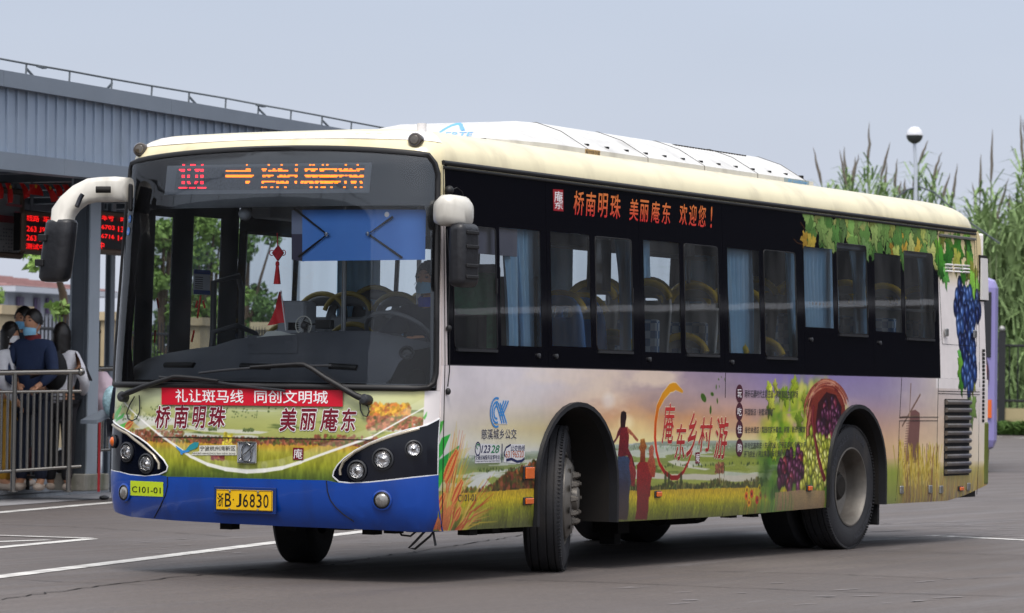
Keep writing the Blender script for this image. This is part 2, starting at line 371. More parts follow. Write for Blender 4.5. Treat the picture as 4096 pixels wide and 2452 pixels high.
# ------------------------------------------------------------------ painting the printed wrap (code-made picture of flat print)
def vnoise(X, Y, sc, seed=0, oct_=4):
    rg = np.random.default_rng(seed); out = np.zeros_like(X); amp = 1.; tot = 0
    for o_ in range(oct_):
        T = rg.random((64, 64)); x_ = X*sc*(2**o_) + 100; y_ = Y*sc*(2**o_) + 100
        xi = np.floor(x_).astype(int); yi = np.floor(y_).astype(int); fx = x_-xi; fy = y_-yi
        fx = fx*fx*(3-2*fx); fy = fy*fy*(3-2*fy)
        g = lambda a, b: T[a % 64, b % 64]
        out += amp*((g(xi, yi)*(1-fx)+g(xi+1, yi)*fx)*(1-fy) + (g(xi, yi+1)*(1-fx)+g(xi+1, yi+1)*fx)*fy); tot += amp; amp *= .5
    return out/tot
class Canvas:
    def __init__(s, a0, a1, b0, b1, ppm):
        s.a0, s.a1, s.b0, s.b1, s.ppm = a0, a1, b0, b1, ppm
        s.W = int((a1-a0)*ppm); s.H = int((b1-b0)*ppm); s.A = np.zeros((s.H, s.W, 3))
        s.X, s.Z = np.meshgrid(a0+(np.arange(s.W)+.5)/ppm, b0+(np.arange(s.H)+.5)/ppm)
    def _bb(s, p, pad=0.02):
        x0 = max(0, int((p[:, 0].min()-pad-s.a0)*s.ppm)); x1 = min(s.W, int((p[:, 0].max()+pad-s.a0)*s.ppm)+2)
        y0 = max(0, int((p[:, 1].min()-pad-s.b0)*s.ppm)); y1 = min(s.H, int((p[:, 1].max()+pad-s.b0)*s.ppm)+2)
        return x0, x1, y0, y1
    def blend(s, sl, c, a):
        c = np.asarray(c, float); s.A[sl] = s.A[sl]*(1-a[..., None]) + c*a[..., None]
    def poly(s, pts, c, alpha=1.0, tex=0.0, grad=None):
        p = np.asarray(pts, float); x0, x1, y0, y1 = s._bb(p)
        if x1 <= x0 or y1 <= y0: return
        cov = np.zeros((y1-y0, x1-x0)); d = .25/s.ppm
        for ox in (-d, d):
            for oy in (-d, d):
                X = s.X[y0:y1, x0:x1]+ox; Z = s.Z[y0:y1, x0:x1]+oy; ins = np.zeros(X.shape, bool)
                j = len(p)-1
                for i in range(len(p)):
                    xi, yi = p[i]; xj, yj = p[j]
                    if yi != yj:
                        ins ^= ((yi > Z) != (yj > Z)) & (X < (xj-xi)*(Z-yi)/(yj-yi)+xi)
                    j = i
                cov += ins*.25
        sl = np.s_[y0:y1, x0:x1]
        cc = np.asarray(col_(c)); 
        if grad is not None:                          # second colour towards the top
            t = np.clip((s.Z[sl]-p[:, 1].min())/max(1e-6, np.ptp(p[:, 1])), 0, 1)[..., None]; cc = cc*(1-t)+np.asarray(col_(grad))*t
        if tex: cc = np.clip(cc*(1+tex*(RNG.random(cov.shape)-.5)[..., None]*2), 0, 1)
        s.blend(sl, cc, cov*alpha)
    def ell(s, cx, cz, rx, rz, c, alpha=1.0, soft=0.12, ang=0.0, shade=0.0, hl=0.0):
        r = max(rx, rz)*(1+soft)+.01; p = np.array([(cx-r, cz-r), (cx+r, cz+r)]); x0, x1, y0, y1 = s._bb(p, 0)
        if x1 <= x0 or y1 <= y0: return
        sl = np.s_[y0:y1, x0:x1]; X = s.X[sl]-cx; Z = s.Z[sl]-cz
        ca, sa = math.cos(ang), math.sin(ang); U = (X*ca+Z*sa)/rx; V = (-X*sa+Z*ca)/rz; q = np.sqrt(U*U+V*V)
        soft = max(soft, 1.2/(s.ppm*min(rx, rz)))
        a = np.clip((1-q)/soft+.5, 0, 1)*alpha; cc = np.asarray(col_(c))*np.ones(q.shape+(1,))
        if shade: cc = cc*(1-shade*np.clip(q, 0, 1)[..., None]**2)
        if hl: cc = cc + hl*np.clip(1-np.sqrt((U+.3)**2+(V-.35)**2)*2.2, 0, 1)[..., None]
        s.blend(sl, np.clip(cc, 0, 1), a)
    def line(s, pts, w, c, alpha=1.0, w1=None, soft=None):
        p = np.asarray(pts, float); n = len(p)-1
        for i in range(n):
            wa = w + ((w1-w)*(i/n) if w1 is not None else 0); wb = w + ((w1-w)*((i+1)/n) if w1 is not None else 0)
            q = p[i:i+2]; x0, x1, y0, y1 = s._bb(q, max(wa, wb)+2/s.ppm)
            if x1 <= x0 or y1 <= y0: continue
            sl = np.s_[y0:y1, x0:x1]; X = s.X[sl]; Z = s.Z[sl]; d = q[1]-q[0]; L = d@d+1e-12
            t = np.clip(((X-q[0, 0])*d[0]+(Z-q[0, 1])*d[1])/L, 0, 1)
            dist = np.hypot(X-q[0, 0]-t*d[0], Z-q[0, 1]-t*d[1]); ww = (wa+(wb-wa)*t)/2
            s.blend(sl, col_(c), np.clip((ww-dist)*s.ppm+.5, 0, 1)*alpha)
    def image(s, name):
        im = bpy.data.images.new(name, s.W, s.H); buf = np.ones((s.H, s.W, 4), np.float32); buf[..., :3] = np.clip(s.A, 0, 1)
        im.pixels.foreach_set(buf.ravel()); im.update(); im.pack(); return im
    def uv(s, x_, z): return ((x_-s.a0)/(s.a1-s.a0), (z-s.b0)/(s.b1-s.b0))
def col_(c):
    if isinstance(c, str):
        c = c.lstrip('#'); return tuple(int(c[i:i+2], 16)/255 for i in (0, 2, 4))
    return c
def print_mat(name, im, gain=.85, rough=.28, spec=.5, coat=.15, plain=False):
    m = bpy.data.materials.new(name); m.use_nodes = True; t = m.node_tree; b = t.nodes['Principled BSDF']
    ti = nd(t, 'ShaderNodeTexImage'); ti.image = im; ti.interpolation = 'Cubic'; ti.extension = 'EXTEND'
    g = nd(t, 'ShaderNodeMix', data_type='RGBA', blend_type='MULTIPLY'); g.inputs[0].default_value = 1; g.inputs[7].default_value = (gain, gain, gain, 1)
    t.links.new(ti.outputs[0], g.inputs[6])
    n = nd(t, 'ShaderNodeTexNoise'); n.inputs['Scale'].default_value = 2.2; n.inputs['Detail'].default_value = 9
    tcn = nd(t, 'ShaderNodeTexCoord'); t.links.new(tcn.outputs['Object'], n.inputs[0])
    sx = nd(t, 'ShaderNodeSeparateXYZ'); t.links.new(tcn.outputs['Object'], sx.inputs[0])
    lo = nd(t, 'ShaderNodeMapRange'); lo.inputs[1].default_value = .75; lo.inputs[2].default_value = .32; lo.inputs[3].default_value = .0; lo.inputs[4].default_value = .42
    t.links.new(sx.outputs[2], lo.inputs[0])
    mu = nd(t, 'ShaderNodeMath', operation='MULTIPLY'); t.links.new(lo.outputs[0], mu.inputs[0]); t.links.new(n.outputs[0], mu.inputs[1])
    d = nd(t, 'ShaderNodeMix', data_type='RGBA'); t.links.new(mu.outputs[0], d.inputs[0]); t.links.new(g.outputs[2], d.inputs[6]); d.inputs[7].default_value = (.16, .14, .12, 1)
    t.links.new(d.outputs[2], b.inputs['Base Color']); b.inputs['Roughness'].default_value = rough; b.inputs['Specular IOR Level'].default_value = spec
    b.inputs['Coat Weight'].default_value = coat; b.inputs['Coat Roughness'].default_value = .08
    n2 = nd(t, 'ShaderNodeTexNoise'); n2.inputs['Scale'].default_value = 3.0; n2.inputs['Detail'].default_value = 2
    t.links.new(tcn.outputs['Object'], n2.inputs[0])
    bp = nd(t, 'ShaderNodeBump'); bp.inputs['Strength'].default_value = .25; bp.inputs['Distance'].default_value = .015
    t.links.new(n2.outputs[0], bp.inputs['Height']); t.links.new(bp.outputs[0], b.inputs['Normal'])
    if plain:
        t.links.new(g.outputs[2], b.inputs['Base Color'])
        for l in list(b.inputs['Normal'].links): t.links.remove(l)
    MATS[name] = m; return m
# ------------------------------------------------------------------ the printed landscape on the bus side
def sp(px, py):
    p = on_plane(px, py, 1, 0.0); return (p[0], p[2])
def Zm(ox, oy, sc, fn=sp): return lambda x_, y_: fn((ox+x_/sc)/D, (oy+y_/sc)/D)
P4 = Zm(1700, 1450, 1.855); P5 = Zm(2400, 1450, 1.855); P6 = Zm(3100, 1450, 1.855); P3 = Zm(3100, 750, 1.855, ss)
def M_(fn, pts): return [fn(*q) for q in pts]
cs = Canvas(.28, 9.9, .28, 2.72, 230)
X, Z = cs.X, cs.Z
cols = [.3, 1.6, 2.6, 3.4, 4.6, 5.6, 7.4, 8.6, 9.9]
lev = [.30, .80, .84, .90, .98, 1.06, 1.15, 1.25, 1.42]
tab = {
 .3: ['c2c0bd', 'c4c4c0', 'cccac6', 'd6d4cf', 'd2cdc6', 'd8d0cc', 'dcd5d4', 'ddd6d8', 'e0d9dc'],
 1.6: ['c0c2bb', 'c4c8c2', 'ccccc2', 'cfc9a8', 'd4c692', 'd0c6ac', 'd3cac6', 'd6cfd1', 'd8d2d8'],
 2.6: ['c6cab8', 'c8ccb8', 'd6d0b0', 'd8c894', 'd6b488', 'd4a986', 'cfae98', 'c8b6b0', 'c2b4ba'],
 3.4: ['c4c6b0', 'c6c8ac', 'dcd6b2', 'e0cf98', 'dcb27c', 'd09c70', 'cba58c', 'b8a3a2', 'a896a4'],
 4.6: ['b0b4a0', 'b2b8a4', 'd0d0b0', 'dccb98', 'd6ae84', 'cda184', 'c4a49c', 'b09aa4', '9a8cab'],
 5.6: ['b0b098', 'b4b49a', 'c8c8a2', 'd0c294', 'ccaa88', 'c0a090', 'b09aa6', '9a8cb4', '8478b0'],
 7.4: ['c8a888', 'cfae88', 'd2b08c', 'ceab8e', 'c4a290', 'b89c98', 'a894a4', '9c90ac', '9488b0'],
 8.6: ['dcc6a4', 'dcc6a4', 'd8c0a2', 'd0b89e', 'ccb49e', 'c8b4a4', 'c4b4ac', 'c6bab6', 'cac0c0'],
 9.9: ['d4ccbc', 'd4ccbe', 'd6cec2', 'd8d2c8', 'dad4cc', 'dcd6d2', 'dcd6d4', 'dcd6d6', 'ded9da']}
T = np.array([[col_(c) for c in tab[k]] for k in cols])
for ch in range(3):
    g = np.array([np.interp(Z[:, 0], lev, T[i, :, ch]) for i in range(len(cols))])         # columns x height
    ii = np.clip(np.searchsorted(cols, X[0])-1, 0, len(cols)-2); t = (X[0]-np.array(cols)[ii])/(np.array(cols)[ii+1]-np.array(cols)[ii])
    cs.A[..., ch] = (g[ii]*(1-t)[:, None]+g[ii+1]*t[:, None]).T
cl = vnoise(X*.6, Z*2.6, 2.0, 3, 5)                                   # clouds
k_ = np.clip((Z-.86)/.1, 0, 1)*np.clip((7.2-X)/1.5, .25, 1)*np.clip((X-.2)/3, .35, 1)
cs.blend(np.s_[:], np.array(col_('f4e0c4')), np.clip((cl-.52)*5, 0, 1)*.65*k_)
cs.blend(np.s_[:], np.array(col_('8f8494')), np.clip((.44-cl)*4, 0, 1)*.35*k_)
cs.ell(2.62, 1.17, .09, .05, 'eef2f6', .35, .9); cs.ell(2.9, 1.02, .10, .05, 'f6eccc', .6, .9)
cs.ell(3.02, .95, .30, .12, 'f5e6a8', .45, 1.0)
zh = np.interp(X, [.3, 1, 3.4, 5.5, 7], [.80, .815, .885, .885, .885])
g1 = vnoise(X*.5, Z*4, 6.0, 11, 4); g2 = vnoise(X, Z, 26.0, 5, 3)
land = (Z < zh) & (X < 6.4)
h_ = np.clip((zh-Z)/.34, 0, 1)
far_ = np.stack([np.interp(h_, [0, .12, .3, 1], [c0/255, c1/255, c2/255, c3/255]) for c0, c1, c2, c3 in ((168, 140, 146, 150), (176, 152, 158, 158), (168, 128, 96, 78))], -1)
far_ *= (1+.16*(g1-.5)*2)[..., None]
cs.A = np.where(land[..., None], far_, cs.A)
dk = land & (g1 > .60) & (h_ > .06) & (h_ < .8)
cs.blend(np.s_[:], np.array(col_('4f5f34')), np.where(dk, np.clip((g1-.60)*14, 0, .8)*(.6+.6*g2), 0)*.8)
wt = land & (vnoise(X*.35, Z*5, 5.0, 21, 3) > .60) & (h_ < .9)
cs.blend(np.s_[:], np.array(col_('c9cdc8')), np.where(wt, .75, 0.0))
# the river bends
cs.line([(.50, .60), (.75, .665), (1.0, .70), (1.25, .71), (1.5, .745)], .03, 'c8cac6', .9, .012)
cs.poly([(.62, .60), (.78, .66), (.95, .69), (1.1, .685), (.92, .655), (.98, .62), (1.25, .585), (1.2, .555), (.9, .57)], 'cdcfcb', .95)
cs.poly(M_(P5, [(230, 790), (330, 800), (480, 830), (700, 825), (1000, 840), (1290, 812), (1290, 880), (1000, 885), (700, 870), (450, 865), (240, 850)]), 'c2bdae', .95)
cs.poly(M_(P5, [(560, 720), (640, 740), (700, 775), (820, 790), (780, 800), (640, 780), (560, 765), (500, 735)]), 'cfcdc0', .9)
for (a, b, c_, d_) in ((1000, 760, 70, 900), (1215, 755, 60, 1290), (700, 690, 40, 980)):
    cs.line(M_(P5, [(a, b), (d_, b+14)]), .012, 'c8c6ba', .8)
cs.poly(M_(P5, [(700, 705), (900, 700), (1000, 690), (1180, 720), (1280, 790), (1100, 822), (850, 800), (760, 760)]), '8f9a48', .75, .08)
def treeline(x0, x1, zb, zt, cs_, seed, n=260, r=.018, c=cs):
    rg = np.random.default_rng(seed)
    for i in range(n):
        x_ = rg.uniform(x0, x1); b_ = zb(x_) if callable(zb) else zb; t_ = zt(x_) if callable(zt) else zt; z_ = rg.uniform(b_, t_)
        c_ = np.array(col_(cs_[rg.integers(len(cs_))]))*rg.uniform(.75, 1.25); c.ell(x_, z_, r*rg.uniform(.5, 1.2), r*rg.uniform(.5, 1.2), tuple(np.clip(c_, 0, 1)), .85, .4)
treeline(.95, 1.62, .575, lambda q: .60+.11*min(1, max(0, (q-1.0)/.25))+.06*max(0, (q-1.35)/.25), ['6b4a2c', '7d4a36', '55502a', '8a5a38', '46482a', '743c34'], 1, 520, .022)
treeline(.45, 1.0, .555, .60, ['7a5a34', '6f7a34'], 9, 120, .016)
treeline(2.72, 5.4, .535, lambda q: .58+.02*math.sin(q*9), ['4c5230', '5e5a34', '3e4a2a', '6c6a40'], 2, 640, .016)
treeline(.8, 1.5, .705, .725, ['5c6e44', '6c7a50'], 12, 90, .008); treeline(2.9, 5.2, .70, .72, ['55643c'], 13, 70, .010)
treeline(.6, 1.5, .78, .80, ['7c9078', '8fa08c'], 14, 120, .008); treeline(2.7, 5.2, .82, .86, ['8c9c84', '9caa94'], 15, 220, .009)
# meadow in front
zg = np.interp(X, [.3, 1.0, 1.6, 3, 6.5], [.565, .575, .585, .545, .52]); gr = (Z < zg+.008*(g2-.5)) & (X < 6.45); q_ = np.clip((zg-Z)/.23, 0, 1)
gc = np.stack([np.interp(q_, [0, .25, .55, 1], v) for v in ((.74, .78, .55, .37), (.62, .70, .56, .40), (.20, .18, .16, .18))], -1)
st = vnoise(X*9, Z*.7, 6, 31, 3); fine = vnoise(X*4, Z*2, 30, 32, 3)
gc *= (1 + .5*(st-.5)*np.clip(q_*2-.5, 0, 1) + .45*(fine-.5))[..., None]
cs.A = np.where(gr[..., None], gc, cs.A)
# wheat and leaves beside the front corner
for q, c_ in (([(95, 640), (125, 560), (190, 530), (165, 590), (130, 680), (100, 720)], '3fae4e'), ([(100, 520), (115, 440), (140, 430), (125, 500), (100, 560)], '58b050'),
              ([(100, 730), (150, 690), (255, 615), (230, 690), (160, 760), (100, 830)], '2f9c4a'), ([(95, 860), (120, 800), (150, 770), (140, 860), (100, 940)], '46b34a')):
    cs.poly(M_(P4, q), c_, 1, .05)
rg = np.random.default_rng(4)
for i in range(110):
    a = rg.uniform(.05, 1.45); L = rg.uniform(.18, .62); x0 = .42+rg.uniform(-.08, .06)+.2*(a < .6); z0 = .335
    p1 = (x0+L*math.cos(a)*.75, z0+L*math.sin(a)*1.1)
    cs.line([(x0, z0), ((x0+p1[0])/2-.02, (z0+p1[1])/2+.02), p1], .012*rg.uniform(.5, 1.4), ['c8a83c', 'b8c04a', 'd9a860', 'c45b40', 'dfc46a', '9cb23c', 'b4452f', 'd98a58'][rg.integers(8)], .85, .003)
def ear(c, x0, z0, x1, z1, wd, ca='b4462e', cb='e8a05c'):
    n = 12; d = np.array([x1-x0, z1-z0]); L = np.hypot(*d); d /= L; nn = np.array([-d[1], d[0]])
    for i in range(26):
        t = i/26; o = np.array([x0, z0])+d*L*(.3+.7*t); s_ = (1 if i % 2 else -1)
        c.line([o, o+d*L*.55+nn*s_*wd*(1.4+t)], .004, 'cdb35a', .75, .001)
    for i in range(n):
        t = i/n; o = np.array([x0, z0])+d*L*t; ww = wd*(.55+.6*math.sin(math.pi*min(1, t+.15)))
        for s_ in (-1, 1):
            q = o+nn*s_*ww*.42; c.ell(q[0], q[1], L/n*.85, ww*.40, cb, 1, .25, math.atan2(d[1], d[0])-s_*.5); c.ell(q[0]-d[0]*.004, q[1]-d[1]*.004, L/n*.7, ww*.22, ca, .75, .4, math.atan2(d[1], d[0])-s_*.5)
a, b = P4(150, 865), P4(243, 645); ear(cs, *a, *b, .055)
a, b = P4(210, 1030), P4(280, 870); ear(cs, *a, *b, .045); a, b = P4(100, 1085), P4(150, 965); ear(cs, *a, *b, .04); a, b = P4(225, 1160), P4(268, 1072); ear(cs, *a, *b, .035)
cs.poly(M_(P4, [(85, 1240), (95, 1150), (160, 1080), (230, 1030), (200, 1110), (180, 1150), (170, 1245)]), 'b8503a', .75, .12, 'd88a50')
# family seen from behind
def man(pts, c1, c2, al=.97): cs.poly(M_(P5, pts), c1, al, .28, c2)
man([(130, 700), (160, 690), (215, 700), (240, 760), (245, 870), (250, 915), (225, 900), (215, 1000), (210, 1165), (120, 1165), (125, 900), (128, 780)], '2c2834', '3c4a66')
man([(125, 870), (150, 860), (210, 880), (212, 1165), (120, 1165)], '4c322e', '32324a', .6)
man([(150, 480), (205, 478), (215, 545), (210, 640), (240, 700), (262, 780), (235, 760), (205, 690), (150, 700), (133, 690), (145, 560)], '5c2028', '7c2630')
man([(148, 480), (165, 478), (150, 530), (112, 590), (92, 612), (90, 600), (118, 560), (132, 510)], '5c2832', '6a2a34')
man([(200, 480), (225, 500), (262, 545), (286, 575), (278, 588), (262, 575), (240, 545), (205, 520)], '9a5a48', 'b06a50')
man([(152, 400), (158, 368), (176, 360), (194, 372), (196, 410), (190, 440), (186, 480), (152, 484)], '3a1c22', '241318')
man([(232, 690), (245, 760), (262, 790), (268, 820), (255, 920), (232, 915), (225, 840), (215, 760)], '7a2c30', '94403c')
man([(275, 760), (290, 740), (330, 735), (362, 745), (380, 790), (385, 850), (375, 900), (372, 990), (362, 1000), (356, 1165), (268, 1165), (275, 1000), (272, 880)], '701822', '8e2c2e')
man([(300, 570), (330, 565), (338, 600), (348, 625), (335, 650), (335, 735), (296, 742), (300, 660), (287, 632), (298, 610)], '7a3426', 'a8743c')
man([(362, 640), (375, 612), (392, 612), (400, 640), (396, 690), (408, 730), (414, 790), (405, 850), (385, 850), (362, 800), (352, 740), (366, 700)], '94402c', 'b06a58')
# the brushed ring
n = 60; arc = []
cx, cz = P5(520, 520); 
ring = [(610, 215), (560, 178), (520, 190), (470, 250), (430, 330), (412, 440), (408, 560), (418, 660), (440, 750), (480, 815), (530, 855), (575, 855), (620, 810), (655, 740), (690, 640)]
rp_ = M_(P5, ring); rp2 = []
for i in range(len(rp_)-1):
    for j in range(5):
        t = j/5; rp2.append((rp_[i][0]*(1-t)+rp_[i+1][0]*t, rp_[i][1]*(1-t)+rp_[i+1][1]*t))
for i in range(len(rp2)-1):
    t = i/len(rp2); wd = np.interp(t, [0, .1, .3, .5, .75, 1], [.022, .062, .042, .028, .034, .010]); z_ = rp2[i][1]; k = np.clip((z_-.62)/.6, 0, 1)
    c_ = tuple(np.interp(k, [0, .35, .7, 1], v) for v in ((.55, .78, .80, .85), (.10, .22, .42, .60), (.12, .16, .14, .16)))
    cs.line([rp2[i], rp2[i+1]], wd*1.25, 'efe2c0', .35); 
for i in range(len(rp2)-1):
    t = i/len(rp2); wd = np.interp(t, [0, .1, .3, .5, .75, 1], [.022, .062, .042, .028, .034, .010]); z_ = rp2[i][1]; k = np.clip((z_-.62)/.6, 0, 1)
    c_ = tuple(np.interp(k, [0, .35, .7, 1], v) for v in ((.55, .78, .80, .85), (.10, .22, .42, .60), (.12, .16, .14, .16)))
    cs.line([rp2[i], rp2[i+1]], wd, c_, 1)
# drifting leaves, lone trees, sunflowers
for x_, y_, r_ in ((768, 262, 26), (832, 235, 14), (820, 352, 16), (870, 285, 11), (862, 182, 9), (880, 125, 6), (925, 125, 5), (885, 178, 5), (900, 108, 4), (1290, 552, 7), (1215, 525, 9)):
    c0 = P5(x_, y_); cs.ell(c0[0], c0[1], r_*.0019, r_*.0010, '4a6a2a', 1, .2, 1.2+(x_ % 7)*.3)
c0 = P5(885, 790); treeline(c0[0]-.07, c0[0]+.07, c0[1]-.03, c0[1]+.045, ['8a5a48', '9c6a50', '7a4c40'], 41, 130, .010); cs.line([P5(885, 905), P5(887, 800)], .010, '5a4030', 1)
for x_ in (485, 510, 600): 
    c0 = P5(x_, 905); cs.ell(c0[0], c0[1]+.04, .02, .05, '3c4426', .8, .5)
for (x_, y_, c_) in ((1090, 945, 'd8b420'), (1085, 990, 'e06a28'), (1105, 1040, 'e89a28'), (1125, 975, 'c84028'), (1165, 1020, 'c82028'), (1190, 985, 'd85828'), (1225, 975, 'c83838'), (1185, 930, 'd8b420'), (1210, 945, 'd8b030')):
    c0 = P5(x_, y_); cs.line([c0, (c0[0]-.01, c0[1]-.10)], .008, c_, .5)
    for k in range(9): cs.ell(c0[0]+.018*math.cos(k*.7), c0[1]+.022*math.sin(k*.7), .012, .010, c_, .9, .3)
    cs.ell(c0[0], c0[1], .010, .012, '5a2418', 1, .3)
# vines behind the grape basket
def leaf(c, cx, cz, r, ang, c1, c2='2e4a1c', asp=.62, al=1.0):
    pts = []
    for k in range(64):
        t = 2*math.pi*k/64; rr = .62
        for a0, pk, wd_ in ((0, .62, .30), (1.0, .42, .26), (-1.0, .42, .26), (2.05, .30, .26), (-2.05, .30, .26)):
            dd = ((t-a0+math.pi) % (2*math.pi))-math.pi; rr += pk*math.exp(-(dd/wd_)**2)
        if abs(t-math.pi) < .25: rr *= .4
        rr *= r*(1+.09*((k*5) % 3-1)); pts.append((rr*math.cos(t), rr*math.sin(t)*max(asp, .85)))
    ca, sa = math.cos(ang), math.sin(ang); P = [(cx+(x_*ca-y_*sa)*.9, cz+x_*sa+y_*ca) for x_, y_ in pts]; Pd = [(cx+(x_*ca-y_*sa)*.9*1.06, cz-.005+(x_*sa+y_*ca)*1.06) for x_, y_ in pts]
    c1 = np.array(col_(c1))*RNG.uniform(.8, 1.12); c.poly(Pd, tuple(c1*.38), al*.8); c.poly(P, tuple(np.clip(c1*.72, 0, 1)), al, .10, tuple(np.clip(c1*1.15, 0, 1)))
    P2 = [(cx+(x_*ca-y_*sa)*.9, cz+x_*sa+y_*ca) for x_, y_ in [(0, 0)]+pts[:26]]; c.poly(P2, tuple(np.clip(c1*1.2, 0, 1)), .35*al)
    c.line([(cx-.4*r*ca*.8, cz-.4*r*sa), (cx+r*ca*.8*.9, cz+r*sa*.9)], r*.05, tuple(np.clip(c1*1.35, 0, 1)), .7, r*.02)
    for s_ in (-1, 1):
        for t in (.0, .35):
            b = ang+s_*.8; c.line([(cx+t*r*ca*.8, cz+t*r*sa), (cx+t*r*ca*.8+.5*r*math.cos(b)*.8*asp*1.3, cz+t*r*sa+.5*r*math.sin(b)*asp*1.3)], r*.03, tuple(np.clip(c1*.6, 0, 1)), .6)
rg = np.random.default_rng(8)
for i in range(420):
    t = rg.random(); x_ = rg.uniform(5.08, 6.75); top = np.interp(x_, [5.0, 5.3, 5.6, 6.0, 6.3, 6.75], [.95, 1.15, 1.34, 1.40, 1.36, 1.15]); z_ = rg.uniform(.34, top)
    cset = ['a8b830', 'c9cc50', '7a9a28', '8cae34', 'd8d66c', '5c8a28'] if z_ > .8 else ['4a7a30', '3a5a28', '5c8c34', '2c4a24', '7a9a40']
    fade = np.clip((x_-5.05)/.3, .15, 1)*np.clip((top-z_)/.12, .15, 1)
    cs.ell(x_, z_, rg.uniform(.03, .09), rg.uniform(.03, .09), cset[rg.integers(len(cset))], .55*fade, .7)
for i in range(26):
    x_ = rg.uniform(5.25, 6.0); z_ = rg.uniform(.75, 1.32); leaf(cs, x_, z_, rg.uniform(.05, .11), rg.uniform(-2.6, -.6), ['a9bb3a', 'c6cc58', '86a432', '6a9430'][rg.integers(4)], al=.8)
cs.line(M_(P6, [(60, 375), (110, 372), (180, 355), (255, 335)]), .014, 'a8b84c', .9)
# basket
bk = M_(P6, [(230, 560), (232, 460), (250, 370), (272, 260), (300, 165), (345, 122), (400, 122), (450, 140), (490, 190), (515, 270), (520, 350), (515, 420), (440, 480), (330, 470), (300, 560), (262, 600), (238, 600)])
cs.poly(bk, '6a2c2a', 1, .15, '8c4434')
rg = np.random.default_rng(10)
for i in range(130):
    a = rg.uniform(0, math.pi); r0 = rg.uniform(.75, 1.0); c0 = P6(385, 340)
    p = []
    for k in range(6):
        aa = a+k*.13; p.append((c0[0]+.44*r0*math.cos(aa), c0[1]-.02+.245*r0*math.sin(aa)))
    cs.line(p, .012, ['a8604a', 'c48a70', '7a3230', 'd8a890', '5c2022'][rg.integers(5)], .8, .006)
for i in range(60):
    t = rg.random(); p = M_(P6, [(250+20*t, 330+60*rg.random()), (232+14*t, 480), (236+10*t, 600)]); cs.line(p, .010, ['9c5444', 'c08a74', '6c2c2c'][rg.integers(3)], .8)
cs.poly(M_(P6, [(300, 460), (320, 300), (380, 220), (450, 240), (495, 330), (480, 470), (380, 500)]), '3c1622', .9)
def grapes(c, pts, n, r, cset, seed, el=1.35, hl=.28):
    rg_ = np.random.default_rng(seed); pl = np.array(pts); x0, z0 = pl.min(0); x1, z1 = pl.max(0); k = 0; it = 0; got = []
    while k < n and it < n*60:
        it += 1; x_ = rg_.uniform(x0, x1); z_ = rg_.uniform(z0, z1); ins = False; j = len(pl)-1
        for i in range(len(pl)):
            if (pl[i, 1] > z_) != (pl[j, 1] > z_) and x_ < (pl[j, 0]-pl[i, 0])*(z_-pl[i, 1])/(pl[j, 1]-pl[i, 1])+pl[i, 0]: ins = not ins
            j = i
        if not ins or any(abs(x_-a)/r+abs(z_-b)/(r*el) < .85 for a, b in got): continue
        got.append((x_, z_)); k += 1
    got.sort(key=lambda q: -q[1])
    for x_, z_ in got:
        c_ = np.array(col_(cset[rg_.integers(len(cset))])); rr = r*rg_.uniform(.85, 1.1); c.ell(x_, z_-.006, rr*1.06, rr*el*1.06, tuple(c_*.4), .8, .25); c.ell(x_, z_, rr, rr*el, tuple(c_), 1, .12, 0, .45, hl)
PUR = ['5c2a4a', '6e3454', '4a2240', '7c4064', '8a3a50']; GRN = ['c8c858', 'b8be48', 'd8d880', 'a6b040']; RED = ['8c2c3c', '7a2438', 'a04450', '6c2444']
grapes(cs, M_(P6, [(395, 275), (430, 280), (480, 360), (480, 420), (440, 540), (400, 615), (355, 600), (320, 520), (320, 450), (345, 350)]), 30, .040, PUR, 21)
grapes(cs, M_(P6, [(25, 780), (60, 730), (130, 660), (200, 650), (225, 720), (210, 850), (170, 930), (100, 960), (30, 940)]), 34, .042, PUR+RED, 22)
grapes(cs, M_(P6, [(235, 560), (270, 500), (330, 560), (410, 560), (400, 700), (375, 830), (365, 940), (300, 945), (180, 950), (190, 880), (220, 800), (215, 700)]), 62, .036, GRN, 23)
grapes(cs, M_(P6, [(240, 570), (290, 560), (300, 850), (250, 850)]), 8, .036, GRN, 27)
cs.line(M_(P6, [(285, 330), (278, 420), (295, 560), (320, 700), (345, 800), (365, 860)]), .035, '6e2430', 1, .05); cs.line(M_(P6, [(283, 330), (276, 420), (291, 560), (316, 700), (341, 800)]), .010, 'a8585a', .8)
cs.poly(M_(P6, [(0, 965), (180, 945), (370, 950), (370, 1100), (150, 1100), (0, 1100)]), '8c7258', .9, .15, 'a08668')
for i in range(40):
    x_ = rg.uniform(5.1, 5.75); cs.line([(x_, .34), (x_+rg.uniform(-.03, .03), rg.uniform(.42, .6))], .012, ['3a6a34', '5a8a44', '7aa04c'][rg.integers(3)], .5, .004)
# right of the rear wheel: windmill, wheat
fld = (X > 7.3) & (Z < .68+.0*X); q_ = np.clip((.70-Z)/.34, 0, 1)
fc = np.stack([np.interp(q_, [0, .3, .7, 1], v) for v in ((.80, .66, .56, .44), (.72, .62, .50, .40), (.56, .34, .32, .32))], -1)*(1+.35*(vnoise(X*6, Z*.8, 5, 61, 3)-.5))[..., None]
cs.blend(np.s_[:], fc, np.where(fld, np.clip(q_*4, 0, .9), 0.0))
cs.poly(M_(P6, [(990, 440), (1005, 360), (1040, 350), (1072, 375), (1075, 440), (1058, 740), (965, 760)]), '6a4a48', .85, .08, '74504e')
cs.line(M_(P6, [(1008, 160), (998, 370)]), .018, '7a6256', .9, .010); cs.line(M_(P6, [(1076, 240), (945, 470)]), .02, '7a6256', .9)
cs.line(M_(P6, [(925, 410), (1070, 395)]), .016, '7a6256', .9); cs.line(M_(P6, [(1000, 380), (962, 760)]), .03, 'b89a88', .8)
